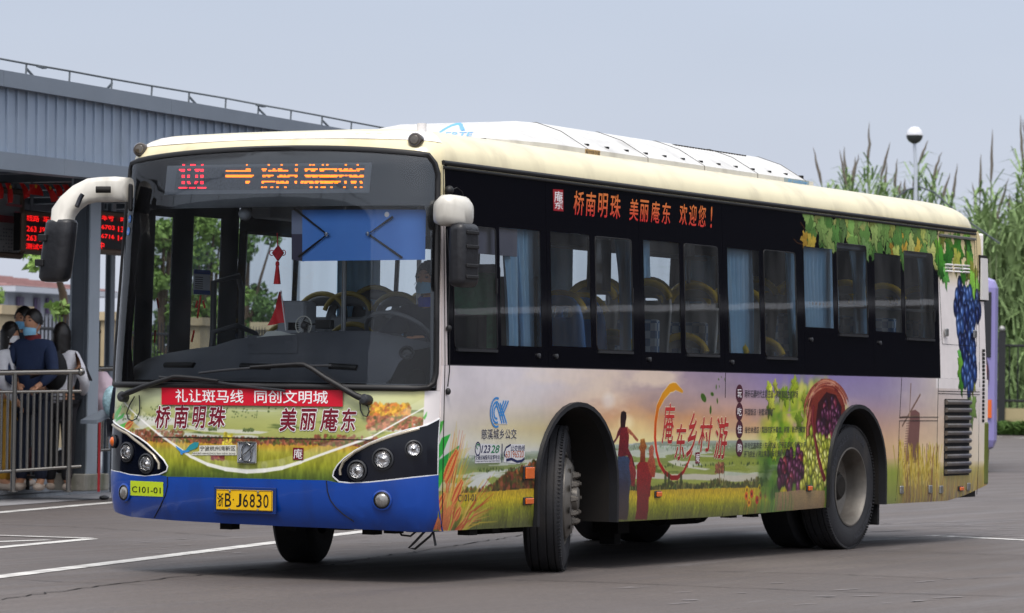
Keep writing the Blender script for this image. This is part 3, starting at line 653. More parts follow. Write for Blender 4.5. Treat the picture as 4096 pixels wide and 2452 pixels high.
for k in range(16):
    c0 = P6(998-2.3*k, 450+19*k); c1_ = P6(975-1.8*k, 452+19*k); cs.line([c0, c1_], .006, '6a4a48', .8)
rg = np.random.default_rng(12)
for i in range(260):
    x_ = rg.uniform(7.75, 9.85); L = rg.uniform(.15, .52)*(1 if x_ < 8.7 else .6); a = R(90)+rg.normal(0, .13)
    p = [(x_, .33), (x_+L*.5*math.cos(a), .33+L*.5), (x_+L*math.cos(a)*1.3+.02, .33+L)]
    c_ = ['b8a044', 'a89440', 'c8b45c', '8c8038', '98704a', '7c4c3c'][rg.integers(6)]; cs.line(p, .009, c_, .8, .016 if L > .3 else .005)
for i in range(46):
    x_ = rg.uniform(7.8, 8.65); z_ = rg.uniform(.62, .86); 
    for k in range(8): cs.ell(x_+.006*k, z_-.024*k, .010, .020, ['c8b050', 'b09838', 'd0bc6c'][rg.integers(3)], .85, .4, -.3)
cs.blend(np.s_[:], np.array(col_('8ea043')), np.where((X > 7.35) & (X < 7.95) & (Z < .72), np.clip((.74-Z)*6, 0, .8)*np.clip((7.95-X)*5, 0, 1), 0.0))
# beige upper corner behind the windows
pm = (X > 8.6) & (Z > 1.3); cs.blend(np.s_[:], np.array(col_('e3dede')), np.where(pm, 1., 0.)); 
cs.blend(np.s_[:], np.array(col_('d8c89a')), np.where(pm, np.clip((Z-2.16)*6, 0, 1), 0.))
cs.blend(np.s_[:], np.array(col_('e8d8c8')), np.where(X > 8.6, .10, 0.))
# black glazing band with the vine leaves above its last two bays
bd = (X > .39) & (X < 8.70) & (Z > 1.388); cs.A = np.where(bd[..., None], np.array(col_('0c0b12')), cs.A)
rg = np.random.default_rng(14); LV = ['94b868', '80a85a', '72a054', 'a4c070', 'b0bc64', 'bcc474', '5e8c48', '88b06a']
cs.line([P3(190, 260), P3(235, 330), P3(300, 300), P3(350, 270)], .010, '5c3a22', 1); cs.line([P3(230, 420), P3(270, 350), P3(330, 300)], .014, '4a3020', 1)
cs.line([P3(740, 230), P3(800, 280), P3(860, 330), P3(890, 370)], .016, '5a3c28', 1); cs.line([P3(860, 250), P3(930, 280), P3(1010, 310)], .012, '4a3a20', 1); cs.line([P3(1190, 330), P3(1130, 380), P3(1100, 450)], .012, '3c3020', 1); cs.line([P3(137, 380), P3(165, 410), P3(215, 425)], .006, '6a4426', 1)
lv = [(255, 220, .13), (330, 215, .10), (270, 310, .11), (225, 375, .07), (270, 405, .10), (395, 240, .10), (375, 320, .16), (395, 395, .14), (345, 290, .11), (480, 240, .12), (480, 310, .12), (525, 250, .12), (570, 280, .15),
      (580, 350, .17), (450, 330, .09), (620, 250, .12), (655, 240, .11), (670, 330, .12), (680, 400, .15), (670, 440, .10), (730, 250, .10), (760, 370, .14), (765, 440, .15), (740, 330, .10), (790, 270, .12), (840, 310, .13), (850, 380, .13), (890, 450, .11),
      (860, 270, .11), (925, 310, .13), (930, 400, .18), (975, 380, .12), (1010, 340, .12), (1020, 420, .14), (975, 300, .10), (1050, 300, .11), (1100, 320, .13), (1060, 380, .11), (1070, 450, .10), (1150, 330, .13), (1165, 400, .14), (1160, 470, .13), (1105, 470, .09), (1175, 310, .1), (900, 480, .09), (820, 300, .10)]
for i, (x_, y_, r_) in enumerate(lv):
    c0 = P3(x_, y_+10); c_ = LV[(i*5) % 8] if i not in (3, 4, 27, 31, 38) else ['c8b04c', 'd0a848'][i % 2]
    leaf(cs, c0[0], c0[1], r_*1.32, R(-90)+rg.normal(0, .55), c_, asp=.8)
lv2 = [(1215, 440, .15), (1225, 540, .17), (1240, 360, .10), (1290, 410, .13), (1290, 500, .16), (1265, 640, .12), (1350, 390, .13), (1355, 470, .18), (1350, 520, .14), (1425, 390, .13), (1430, 420, .12), (1440, 500, .13), (1440, 550, .14), (1395, 640, .12), (1470, 640, .17), (1475, 740, .22), (1235, 630, .08), (1380, 1250, .12), (1385, 1330, .15), (1385, 1430, .12), (1470, 1450, .10)]
for i, (x_, y_, r_) in enumerate(lv2):
    c0 = P3(x_, y_); leaf(cs, c0[0], c0[1], r_*.95, R(-90)+rg.normal(0, .4), ['6a9a3c', '4c8a34', 'a4a850', '7aa848', '3c7430', '5a9a4c'][i % 6], asp=.75)
c0 = P3(1460, 1620); leaf(cs, c0[0], c0[1], .16, R(-90), '7e9a58', asp=.6); cs.line([P3(1415, 400), P3(1420, 560), P3(1418, 720)], .012, '6a3030', 1)
BLU = ['34508c', '40609c', '2c447c', '4c6cac', '26386c']
grapes(cs, M_(P3, [(1350, 735), (1400, 725), (1450, 740), (1510, 830), (1520, 900), (1500, 1000), (1500, 1170), (1350, 1170), (1360, 1040), (1330, 960), (1330, 880), (1350, 800)]), 40, .050, BLU, 31, 1.6, .34)
grapes(cs, M_(P3, [(1390, 1175), (1495, 1175), (1495, 1270), (1480, 1440), (1440, 1560), (1420, 1470), (1395, 1400)]), 20, .048, BLU, 32, 1.6, .34)
lo_ = (cs.Z < 1.386) | (cs.X > 8.7); Bn = cs.A.copy(); mn = Bn.mean(2, keepdims=True); Bn = mn+(Bn-mn)*.96; Bn = (Bn-.62)*1.12+.59; Bn *= (1+.05*(vnoise(cs.X, cs.Z, 18, 91, 3)-.5))[..., None]
cs.A = np.where(lo_[..., None], np.clip(Bn, 0.02, .97), cs.A)
side_im = cs.image('side_wrap_print'); M_side = print_mat('side_wrap', side_im, 1.10, .34, .4, .08)
M_glaze = print_mat('printed_black_glazing', side_im, .80, .06, .45, 0.0, True)
# ------------------------------------------------------------------ the printed landscape on the front
cf = Canvas(-1.5, 1.5, .55, 1.30, 260); X, Z = cf.X, cf.Z
F7 = Zm(430, 1650, 2.12, fs); F6 = Zm(1100, 1150, 2.473, fs); F5 = Zm(430, 1150, 2.473, fs)
g1 = vnoise(X*.8, Z*5, 4.0, 71, 4); g2 = vnoise(X, Z, 24, 72, 3)
b_ = np.stack([np.interp(Z, [.6, .95, 1.02, 1.10, 1.16, 1.26], v) for v in ((.62, .64, .66, .72, .80, .90), (.64, .66, .68, .75, .83, .91), (.34, .38, .42, .56, .66, .78))], -1)
cf.A = b_*(1+.12*(g1-.5))[..., None]
cf.blend(np.s_[:], np.array(col_('d2c86a')), np.clip((X-.5)/.8, 0, 1)*np.clip((Z-1.08)*8, 0, 1)*.55)
cf.blend(np.s_[:], np.array(col_('46582e')), np.where((Z < 1.10) & (Z > .9), np.clip((g1-.60)*14, 0, .8)*(.5+g2), 0)*.8)
cf.blend(np.s_[:], np.array(col_('c9cdc6')), np.where((Z < 1.08) & (Z > .9), np.clip((vnoise(X*.5, Z*7, 3.0, 75, 3)-.58)*14, 0, .9), 0))
cf.poly(M_(F5, [(340, 1310), (500, 1290), (640, 1320), (740, 1350), (900, 1380), (1180, 1400), (1400, 1410), (1600, 1430), (1500, 1450), (1200, 1440), (900, 1420), (640, 1360), (420, 1370), (300, 1420), (250, 1380)]), 'cfd0c8', .85)
for x0, y0, x1, y1 in ((40, 1200, 1700, 1200), (140, 1300, 500, 1265), (820, 1265, 1500, 1215), (700, 1360, 800, 1370), (1000, 1400, 1080, 1400), (1340, 1410, 1450, 1410)):
    a, b = F5(x0, y0), F5(x1, y1); treeline(min(a[0], b[0]), max(a[0], b[0]), min(a[1], b[1])-.008, max(a[1], b[1])+.008, ['5c6c40', '6e7c50', '4c5a34'], int(x0), 60, .006, c=cf)
zgf = np.interp(X, [-1.5, 0, 1.5], [.90, .895, .90])
m_ = (Z < .872+.006*(g2-.5)); q_ = np.clip((.872-Z)/.22, 0, 1)
gc = np.stack([np.interp(q_, [0, .25, .6, 1], v) for v in ((.78, .66, .56, .30), (.58, .64, .58, .38), (.22, .24, .18, .14))], -1)
gc *= (1+.5*(vnoise(X*7, Z*2, 9, 77, 4)-.5))[..., None]; cf.A = np.where(m_[..., None], gc, cf.A)
treeline(-1.45, 1.2, .868, .905, ['7a4434', '8c5440', '5c5030', '6a4a38', '9a5a44', '54602e'], 78, 1300, .011, c=cf)
treeline(-1.25, -.5, .90, .94, ['7a4434', '8c5440', '6a5a34'], 79, 160, .012, c=cf); treeline(.5, .95, .90, .93, ['7a4434', '8c5440', '6a7a30'], 80, 70, .012, c=cf)
a = F7(1020, 200); treeline(a[0]-.035, a[0]+.035, a[1]-.07, a[1]+.02, ['c8b83c', 'b0a030', 'd8c850'], 81, 60, .010, c=cf)
a = F7(935, 375); treeline(a[0]-.05, a[0]+.05, a[1]-.02, a[1]+.03, ['7a3a3c', '8c4444'], 82, 60, .012, c=cf); cf.ell(a[0]+.02, a[1]-.09, .07, .014, '4a6020', .7, .6)
a = F6(1150, 1230); treeline(a[0]-.14, a[0]+.12, a[1]-.07, a[1]+.05, ['d09a2c', 'c87a30', 'e0b040', 'b86a34', 'd8a838'], 83, 420, .013, c=cf)
a = F6(1250, 1330); treeline(a[0]-.22, a[0]+.15, a[1]-.05, a[1]+.03, ['b06a50', 'c07858', '8c5a40', '6a6a38'], 84, 380, .012, c=cf)
for q, c_ in (([(55, 1270), (90, 1220), (140, 1160), (130, 1220), (90, 1300), (60, 1310)], '5cae4c'), ([(60, 1300), (170, 1240), (150, 1290), (80, 1330)], '48b04a'), ([(120, 1360), (230, 1320), (200, 1370), (150, 1390)], '58b24e')): cf.poly(M_(F5, q), c_, 1, .05)
a, b = F5(180, 1385), F5(255, 1325); ear(cf, *a, *b, .03)
wl = M_(F7, [(95, -160), (180, -40), (300, 70), (430, 180), (560, 270), (700, 370), (850, 440), (1000, 480), (1180, 500), (1330, 492), (1480, 470), (1640, 420)])+[fs(900, 1058), fs(985, 1010), fs(1030, 985)]
for i in range(len(wl)-1): cf.line([wl[i], wl[i+1]], [.010, .010, .012, .016, .018, .020, .024, .028, .028, .026, .022, .016, .010, .008][min(i, 13)], 'f2f2ee', .95)
for i in range(len(wl)-1): cf.line([(wl[i][0], wl[i][1]+.035), (wl[i+1][0], wl[i+1][1]+.035)], .05, 'f0f0d8', .18)
cf.blend(np.s_[:], np.array(col_('e6e0de')), np.where(X > fs(1026, 1000)[0], 1., 0.))
for q, c_ in (([(1464, 1290), (1505, 1225), (1500, 1270), (1480, 1310)], '6ab85c'), ([(1630, 1484), (1670, 1320), (1660, 1400), (1640, 1560)], '3fae4e')): cf.poly(M_(F6, q), c_, 1)
front_im = cf.image('front_wrap_print'); M_front = print_mat('front_wrap', front_im, 1.0, .30, .4, .1)
# ------------------------------------------------------------------ paints
M_cream = mat('cream_paint', 'e3d8b0', .34, var=.06, vs_=3, coat=.35, dirt=('8a7c5c', .42, 4.0))
M_white = mat('white_paint', 'e8e5e2', .35, var=.03, vs_=4, coat=.4, dirt=('8a8074', .4, 4.0))
M_pillar = mat('pillar_paint', 'ddd3d0', .35, var=.04, vs_=5, coat=.3, dirt=('6a5c50', .5, 5.0))
M_blue = mat('blue_paint', '06429e', .30, var=.05, vs_=4, coat=.35, dirt=('20243c', .35, 6.0))
M_blk = mat('black_rubber', '121214', .55, var=.2, vs_=20)
M_frit = mat('black_frit', '0e0e14', .12, coat=.6)
M_gloss = mat('black_gloss_plastic', '070b18', .12, spec=.35, coat=.15)
M_chrome = mat('chrome', 'c8c8c8', .18, 1.0)
M_alu = mat('dull_aluminium', '9a9a98', .4, .8, var=.15, vs_=12, bump=.2)
M_dgrey = mat('dark_grey_plastic', '2a2c30', .5, var=.15, vs_=15)
M_dash = mat('dashboard_vinyl', '5c6068', .65, var=.10, vs_=4, bump=.15, bs=120)
M_under = mat('underbody', '0c0b0b', .9, var=.4, vs_=5)
M_orange = mat('amber_lens', 'd8641c', .25, coat=.6); M_red = mat('red_lens', 'c01820', .25, coat=.6, emit='c01820', es=.15)
M_seam = mat('seam_dark', '14110f', .8)
M_gw = glass('windshield_glass', (.90, .94, .96), .9, 0.0, 1.5, dust=.012)
M_gs = glass('tinted_side_glass', (.90, .94, .97), 1.0, 0.0, 1.6, dust=.06, wavy=.010)
bus = thing('bus', 'cream, white and blue city bus wrapped in a countryside mural, turning across the yard', 'bus', (0, 0, 0))
XR = 9.75                                            # rear end
# roof shell: cream cove all round + flat top
def perim(z, n1=44):
    P = []
    for s in np.linspace(-SL, SL, n1): P.append(F(s, z))
    xs = rake(z)+bz(z); xe = XR - .9*tum(z) - .25
    for x_ in np.linspace(xs, xe, 30)[1:]: P.append(Sd(x_, z))
    rr = .25; t0 = tum(z)
    for a in np.linspace(0, math.pi/2, 6)[1:]: P.append(np.array([xe+rr*math.sin(a), t0+rr*(1-math.cos(a)), z]))
    for y in np.linspace(t0+rr, 2.5-tumf(z)-rr, 8)[1:]: P.append(np.array([xe+rr, y, z]))
    for a in np.linspace(0, math.pi/2, 6)[1:]: P.append(np.array([xe+rr*math.cos(a), 2.5-tumf(z)-rr+rr*math.sin(a), z]))
    for x_ in np.linspace(xe, xs, 30)[1:-1]: P.append(Sf(x_, z))
    return P
zs = [2.655, 2.69, 2.72, 2.745, 2.77, 2.795, 2.82, 2.84, 2.86, 2.875, 2.89, 2.90, 2.91, 2.92, 2.93, 2.94]
mb = MB(); G = [perim(z) for z in zs]; mb.grid(np.array(G).transpose(1, 0, 2), closed_u=True)
o = mb.build('roof_cove', M_cream, bus, smooth=50)
top = G[-1]; cxy = np.mean(top, 0); mb = MB(); n = len(top)
mid = [cxy*.0 + np.array([p[0]+(4.9-p[0])*.35, p[1]+(1.25-p[1])*.6, 2.965]) for p in top]
mb.v = [tuple(p) for p in top]+[tuple(p) for p in mid]+[(4.9, 1.25, 2.975)]
mb.f = [(i, (i+1) % n, n+(i+1) % n, n+i) for i in range(n)]+[(n+i, n+(i+1) % n, 2*n) for i in range(n)]
mb.build('roof_top', M_white, bus, smooth=60)
# white band over the front part of the cream cap
ARCH = lambda s: 2.775-.075*(abs(s)/1.35)**2.2
wp = [(s, 2.885) for s in np.linspace(-1.2, 1.42, 30)]+[(s, 2.842-.03*(abs(s)/1.3)**2) for s in np.linspace(1.42, -1.2, 30)]
patch('roof_front_stripe', wp, F, .003, M_white, bus, step=.05)
# windshield
sN = fs(1056, 660)[0]; sF = -1.30
wo = [(sF, 1.235), (sN-.01, 1.235)] + [(s, ARCH(s)-.012) for s in np.linspace(sN-.005, sF, 24)]
WO = rnd([(sF, 1.235), (sN-.01, 1.235), (sN-.005, 2.69)], .001)
out = [(sF, 1.26), (sF+.03, 1.235)] + [(s, 1.235) for s in np.linspace(sF+.2, sN-.15, 8)] + [(sN-.06, 1.24), (sN-.02, 1.27), (sN-.005, 1.33), (sN, 1.8), (sN+.005, 2.3), (sN, 2.60), (sN-.03, 2.665), (sN-.08, ARCH(sN-.08))] + [(s, ARCH(s)) for s in np.linspace(sN-.15, sF+.04, 22)] + [(sF, ARCH(sF)-.03)]
ws = patch('windshield', out, F, .012, M_gw, bus)
strip('windshield_gasket', out+[out[0]], F, .008, .020, M_blk, bus, 6)
mask = [(s, z) for s, z in out if z > 2.5]
mk = [(sN-.005, 2.395)]+mask+[(sF, 2.395)]
ZF3 = Zm(450, 500, 1.979, fs)
patch('windshield_mask', mk, F, .006, M_frit, ws)
patch('windshield_mask', [(sF, 1.24), (fs(330, 900)[0], 1.24), (fs(322, 800)[0], 1.5), (fs(345, 560)[0], 2.2), (fs(372, 500)[0], 2.396), (sF, 2.396)], F, .006, M_frit, ws)
patch('windshield_mask', [(sN-.045, 1.24), (sN-.003, 1.24), (sN-.003, 2.394), (sN-.10, 2.394), (sN-.05, 2.2)], F, .006, M_frit, ws)
patch('windshield_mask', [(fs(330, 925)[0]+.002, 1.238), (sN-.047, 1.238), (sN-.047, 1.262), (fs(330, 925)[0]+.002, 1.27)], F, .006, M_frit, ws)
# destination display
M_disp = mat('display_panel', '8a8e96', .3, var=.06, vs_=60, coat=.3)
dq = [fs(*q) for q in ((407, 402), (902, 394), (895, 467), (400, 472))]
ds = patch('destination_display', dq, F, .0075, M_disp, bus)
patch('display_panel', [fs(430, 408), fs(885, 400), fs(878, 458), fs(424, 462)], F, .0085, mat('display_matrix', '7a7e86', .35, var=.3, vs_=90), ds)
M_ledr = mat('led_red', 'ff3040', .4, emit='ff2a3c', es=2.2); M_ledo = mat('led_orange', 'ff8a30', .4, emit='ff7a18', es=2.2)
def dots(rows, name, m, par, step=5.2):
    mb = MB()
    for y_, runs in rows:
        for a, b in runs:
            k = max(1, int(round((b-a)/step)))
            for i in range(k+(1 if b > a else 0)):
                x_ = a+(b-a)*i/max(1, k)
                c = fs(x_, y_); p = F(c[0], c[1], .0098)
                for dz in ((0,) if True else ()): mb.add([p+np.array([0, -.0042, -.0042]), p+np.array([0, .0042, -.0042]), p+np.array([0, .0042, .0042]), p+np.array([0, -.0042, .0042])], [(0, 3, 2, 1)])
    return mb.build(name, m, par, fix=False)
zx = lambda v: (450+v/1.979)/D
zy = lambda v: (500+v/1.979)/D
zx2 = lambda v: (1100+v/1.979)/D
def rw(y_, l1, l2=()): return (zy(y_), [(zx(a), zx(b)) for a, b in l1]+[(zx2(a), zx2(b)) for a, b in l2])
red = [rw(318, [(566, 576), (628, 660), (714, 722)]), rw(356, [(538, 576), (606, 622), (662, 688), (694, 724)]), rw(366, [(552, 574), (670, 686), (708, 722)]), rw(402, [(560, 574), (604, 614), (668, 678), (708, 722)]), rw(414, [(560, 574), (604, 614), (668, 678), (708, 722)]),
       rw(452, [(560, 574), (602, 614), (664, 680), (706, 722)]), rw(464, [(560, 574), (608, 620), (660, 670), (706, 722)]), rw(499, [(536, 594), (618, 658), (684, 744)])]
ora = [rw(318, [(1069, 1071), (1240, 1246), (1342, 1348), (1458, 1466), (1568, 1576), (1594, 1602), (1668, 1674), (1702, 1710)], [(563, 570), (657, 663)]),
       rw(352, [(1066, 1094), (1192, 1222), (1280, 1290), (1320, 1345), (1454, 1468), (1532, 1570), (1590, 1625), (1652, 1700), (1716, 1780)], [(250, 330), (362, 392), (400, 470), (482, 490), (512, 530), (555, 580), (600, 612), (655, 706)]),
       rw(364, [(1200, 1214), (1244, 1262), (1274, 1304), (1318, 1392), (1456, 1466), (1534, 1544), (1580, 1600), (1656, 1676)], [(250, 258), (300, 320), (365, 390), (482, 490), (520, 645), (660, 670)]),
       rw(366, [(908, 1096)]), rw(402, [(906, 1120), (1198, 1222), (1230, 1276), (1332, 1350), (1366, 1374), (1396, 1466), (1532, 1560), (1580, 1600), (1620, 1640), (1660, 1690), (1700, 1720), (1740, 1780)], [(250, 330), (360, 380), (400, 470), (480, 500), (512, 550), (565, 575), (592, 612), (630, 650), (680, 702)]),
       rw(411, [(906, 1108), (1200, 1214), (1240, 1250), (1316, 1404), (1454, 1464), (1540, 1552), (1590, 1610), (1650, 1712), (1728, 1780)], [(275, 285), (310, 340), (360, 470), (520, 530), (600, 702)]),
       rw(450, [(1064, 1090), (1192, 1290), (1308, 1320), (1340, 1360), (1384, 1394), (1452, 1462), (1502, 1520), (1534, 1546), (1580, 1590), (1612, 1624), (1650, 1720), (1740, 1780)], [(270, 280), (290, 300), (330, 350), (365, 470), (490, 520), (558, 568), (610, 646), (680, 690)]),
       rw(460, [(1064, 1082), (1192, 1200), (1308, 1395), (1454, 1460), (1500, 1512), (1534, 1544), (1568, 1600), (1620, 1630), (1655, 1670), (1690, 1700), (1720, 1730)], [(240, 250), (290, 300), (330, 340), (370, 460), (480, 500), (560, 568), (612, 622), (632, 642), (684, 694)]),
       rw(495, [(1188, 1196), (1212, 1224), (1262, 1274), (1308, 1316), (1370, 1380), (1572, 1580), (1616, 1624), (1660, 1686), (1736, 1744)], [(288, 298), (332, 340), (372, 402), (448, 458), (550, 560), (638, 646), (682, 692)])]
dots(red, 'display_digits', M_ledr, ds, 3.0); dots(ora, 'display_letters', M_ledo, ds, 3.0)
# lower front: printed panel, black lamp panels, blue bumper
lowz = lambda s: .655 + .0*s
patch('front_panel', [(s, .62) for s in np.linspace(-SL+.02, sE, 30)]+[(sE, 1.222), (sN, 1.222)]+[(-SL+.02, 1.222)], F, 0.0, M_front, bus, .02, uv=cf.uv)
patch('corner_pillar', [(sN+.012, 1.224), (sE, 1.224), (sE, fs(1065, 468)[1]), (sN+.012, fs(1065, 468)[1])], F, .001, M_pillar, bus, .02)
patch('corner_pillar', [(sN+.012, fs(1065, 468)[1]+.001), (sE, fs(1065, 468)[1]+.001), (sE, 2.66), (sN-.05, 2.69), (sN+.012, 2.6)], F, .001, M_cream, bus, .02)
patch('corner_pillar', [(-SL+.002, 1.224), (sF-.012, 1.224), (sF-.012, 2.7), (-SL+.002, 2.66)], F, .001, M_pillar, bus, .02)
patch('seam', [fs(372, 1056.5), fs(700, 1060.5), fs(905, 1064), fs(905, 1066), fs(700, 1062.5), fs(372, 1058.5)], F, .002, M_seam, bus)
Z8 = Zm(1200, 1700, 1.9733, fs)
hn = M_(Z8, [(262, 405), (270, 365), (300, 315), (350, 262), (430, 205), (540, 148), (700, 82), (850, 36), (1000, 2)])+[(sE-.004, fs(1058, 1014)[1]), (sE-.004, Z8(1070, 394)[1])]+M_(Z8, [(1000, 402), (900, 412), (700, 436), (540, 452), (400, 458), (310, 448)])
hf = [(-SL+.05, F7(40, 60)[1]+.01)]+M_(F7, [(60, 80), (150, 142), (270, 212), (340, 262), (420, 340), (480, 402), (513, 458), (505, 495), (440, 526), (330, 540), (200, 528), (110, 505)])+[(-SL+.05, F7(40, 480)[1])]
pn = patch('headlight_panel', hn, F, .006, M_gloss, bus); pf = patch('headlight_panel', hf, F, .006, M_gloss, bus)
for pts, par in ((hn, pn), (hf, pf)): strip('panel_trim', pts+[pts[0]], F, .004, .006, mat('trim_white', 'd8dadc', .3, coat=.4), par, 5)
strip('daytime_lamp', M_(Z8, [(325, 395), (322, 350), (350, 290), (440, 215), (560, 150), (740, 85), (940, 28)]), F, .012, .009, mat('lamp_strip', 'a8a090', .2, .3, var=.2, vs_=60), pn, 6)
strip('daytime_lamp', M_(F7, [(445, 480), (445, 430), (400, 360), (300, 275), (180, 180), (60, 105)]), F, .012, .009, MATS['lamp_strip'], pf, 6)
bt = M_(F7, [(110, 506), (200, 530), (330, 542), (440, 530), (518, 545), (700, 548), (1200, 560), (1696, 572)])+[fs(790, 1163)]+M_(Z8, [(225, 440), (300, 456), (400, 461), (540, 456), (700, 440), (900, 416), (1000, 405)])+[(sE, Z8(1070, 394)[1])]
bot = [(sE, .335), (1.2, .335), (.9, .345), (0, .352), (-.6, .36), (-1.0, .37), (-1.25, .40), (-SL+.08, .47), (-SL+.02, .60), (-SL+.02, F7(40, 480)[1])]
bp_ = patch('bumper', bt+bot, F, .010, M_blue, bus, .02)
sb = MB()
for pts in (M_(Z8, [(215, 440), (222, 520), (245, 590), (290, 650), (350, 700), (430, 755)]), M_(F7, [(518, 545), (518, 620), (500, 700), (450, 800), (405, 885)])):
    P = [F(a, b, .0115) for a, b in pts]; MB().tube(P, .0035, 5).build('bumper_seam', M_seam, bus)
# lamps
M_refl = mat('lamp_reflector', 'd0d0d0', .12, 1.0, var=.5, vs_=35, bump=.8, bs=60); M_lens = glass('lamp_lens', (.95, .95, .95), 1.0, 0, 1.55)
M_fogl = mat('fog_lens', '8c8a86', .25, .4, var=.4, vs_=1.5, stretch=(1, 70, 1), coat=.8)
def lamp(fn, x_, y_, r, par, kind='clear', name='headlight', tilt=0.0):
    s, z = fn(x_, y_); c = F(s, z, .008); a = F(s-.01, z); b = F(s+.01, z); n = np.array([-(b-a)[1], (b-a)[0], 0]); n = n/np.linalg.norm(n)
    if n[0] > 0: n = -n
    bez = MB().lathe([(r*1.32, 0), (r*1.34, .012), (r*1.15, .016), (r*1.02, -.002)], c, n, 28).build(name, M_dgrey if kind != 'fog' else M_blue, par, smooth=40)
    if kind == 'fog': MB().lathe([(r*1.12, .015), (r*1.0, .02), (r*.96, .005)], c, n, 28).build('lamp_ring', M_blk, bez, smooth=40)
    if kind == 'clear':
        MB().lathe([(r, .012), (r*.92, .004), (r*.6, -.001), (r*.25, .004), (0.001, .016)], c, n, 28).build('reflector', M_refl, bez, smooth=60)
        MB().lathe([(r*1.0, .012), (r*.9, .024), (r*.6, .034), (r*.3, .038), (0.001, .039)], c, n, 24).build('lens', M_lens, bez, smooth=60)
    else:
        MB().lathe([(r*1.0, .008), (r*.85, .018), (r*.5, .026), (0.001, .029)], c, n, 24).build('lens', M_fogl if kind == 'fog' else M_orange, bez, smooth=60)
lamp(Z8, 457, 358, .050, pn); lamp(Z8, 658, 268, .053, pn); lamp(Z8, 895, 188, .042, pn)
lamp(F7, 178, 335, .050, pf); lamp(F7, 342, 432, .050, pf)
lamp(F7, 66, 245, .034, pf, 'amber', 'indicator')
lamp(Z8, 652, 592, .048, bus, 'fog', 'fog_lamp'); lamp(F7, 160, 678, .046, bus, 'fog', 'fog_lamp')
for q in ((342, 351), (1008, 341)):
    s, z = fs(*q) if q[0] > 500 else (-1.20, 2.80); c = F(s, z, .0); mk_ = MB().lathe([(.048, -.03), (.048, .035), (.040, .045), (0.001, .047)], c, (-1, -.25, .1), 24).build('marker_lamp', mat('marker_brown', '3a3026', .25, coat=.6), bus, smooth=40)
    MB().lathe([(.030, .046), (.026, .054), (0.001, .056)], c, (-1, -.25, .1), 20).build('lens', mat('marker_lens', '4c4438', .1, coat=1), mk_, smooth=40)
p = on_plane(1021, 325, 0, .5); MB().lathe([(.03, 0), (.03, .075), (.0, .075)], (p[0], p[1], 2.865), (0, 0, 1), 18).build('roof_stub', M_white, bus, smooth=40)
# number plate
pq = [(430+942/2.12, 1650+650/2.12), (430+1420/2.12, 1650+660/2.12), (430+1420/2.12, 1650+838/2.12), (430+940/2.12, 1650+828/2.12)]
pc = [inv(F, a/D, b/D, (0.2, .5)) for a, b in pq]; pl0, pl1 = pc[0][0], pc[1][0]; pz1, pz0 = pc[0][1], pc[2][1]
pc0 = (pl0+pl1)/2; yc = 1.25-pc0
PXp = -.028
def plate_fn(x_=PXp): return lambda u, v: (x_, (1.25-pl0)-(pl1-pl0)*u, pz0+(pz1-pz0)*v)
MB().box((-.020, 1.25-pl1-.02, pz0-.02), (.0, 1.25-pl0+.02, pz1+.02)).build('plate_recess', mat('plate_recess', '14306e', .4), bus, bevel=.004)
npl = MB().box((-.027, 1.25-pl1, pz0), (-.0205, 1.25-pl0, pz1)).build('number_plate', mat('plate_yellow', 'e8b818', .35, var=.05, vs_=20), bus, bevel=.003)
M_ink = mat('black_ink', '0d0b0c', .5)
def sub(fn, u0, u1, v0, v1): return lambda u, v: fn(u0+(u1-u0)*u, v0+(v1-v0)*v)
pfn = plate_fn(-.0285)
text('plate_lettering', '浙', sub(pfn, .03, .135, .17, .82), M_ink, npl, .02); text('plate_lettering', 'B', sub(pfn, .165, .275, .17, .82), M_ink, npl, .012)
text('plate_lettering', '·', sub(pfn, .30, .325, .48, .56), M_ink, npl)
for i, ch in enumerate('J6830'): text('plate_lettering', ch, sub(pfn, .365+.12*i, .455+.12*i, .17, .82), M_ink, npl, .012)
for u in (.25, .75): 
    for v in (.93, .06): q = pfn(u, v); MB().lathe([(.008, 0), (.008, .004), (0.001, .006)], q, (-1, 0, 0), 10).build('bolt', M_alu, npl)
stf = plate_fn(-.0283)
b_ = MB()
for (u0, u1, v0, v1) in ((0, 1, .96, .985), (0, 1, .015, .04), (.005, .012, 0, 1), (.988, .995, 0, 1)): b_.add([stf(u0, v0), stf(u1, v0), stf(u1, v1), stf(u0, v1)], [(0, 1, 2, 3)])
b_.build('plate_border', M_ink, npl)
# stickers and lettering of the front
def fq(fn, x0, y0, x1, y1, off, slope=0.0):
    a = fn(x0, y0); b = fn(x1, y0+slope); c = fn(x0, y1); d = fn(x1, y1+slope); return quad_fn(F, [a, b, c, d], off)
def fpatch(name, fn, x0, y0, x1, y1, slope, off, m, par): return patch(name, [fn(x0, y1), fn(x1, y1+slope), fn(x1, y0+slope), fn(x0, y0)], F, off, m, par)
M_wp = mat('white_print', 'ece9ea', .4); M_redb = mat('banner_red', 'c8182e', .3, coat=.3); M_mar = mat('maroon_print', '6e1024', .35)
I_ = lambda a, b: fs(a, b)
bn = fpatch('banner', I_, 394, 937, 832, 980, 5, .013, M_redb, bus)
text('banner_lettering', '礼让斑马线', fq(I_, 428, 943, 592, 974, .0145, 2), M_wp, bn, .018); text('banner_lettering', '同创文明城', fq(I_, 619, 945, 796, 976, .0145, 2), M_wp, bn, .018)
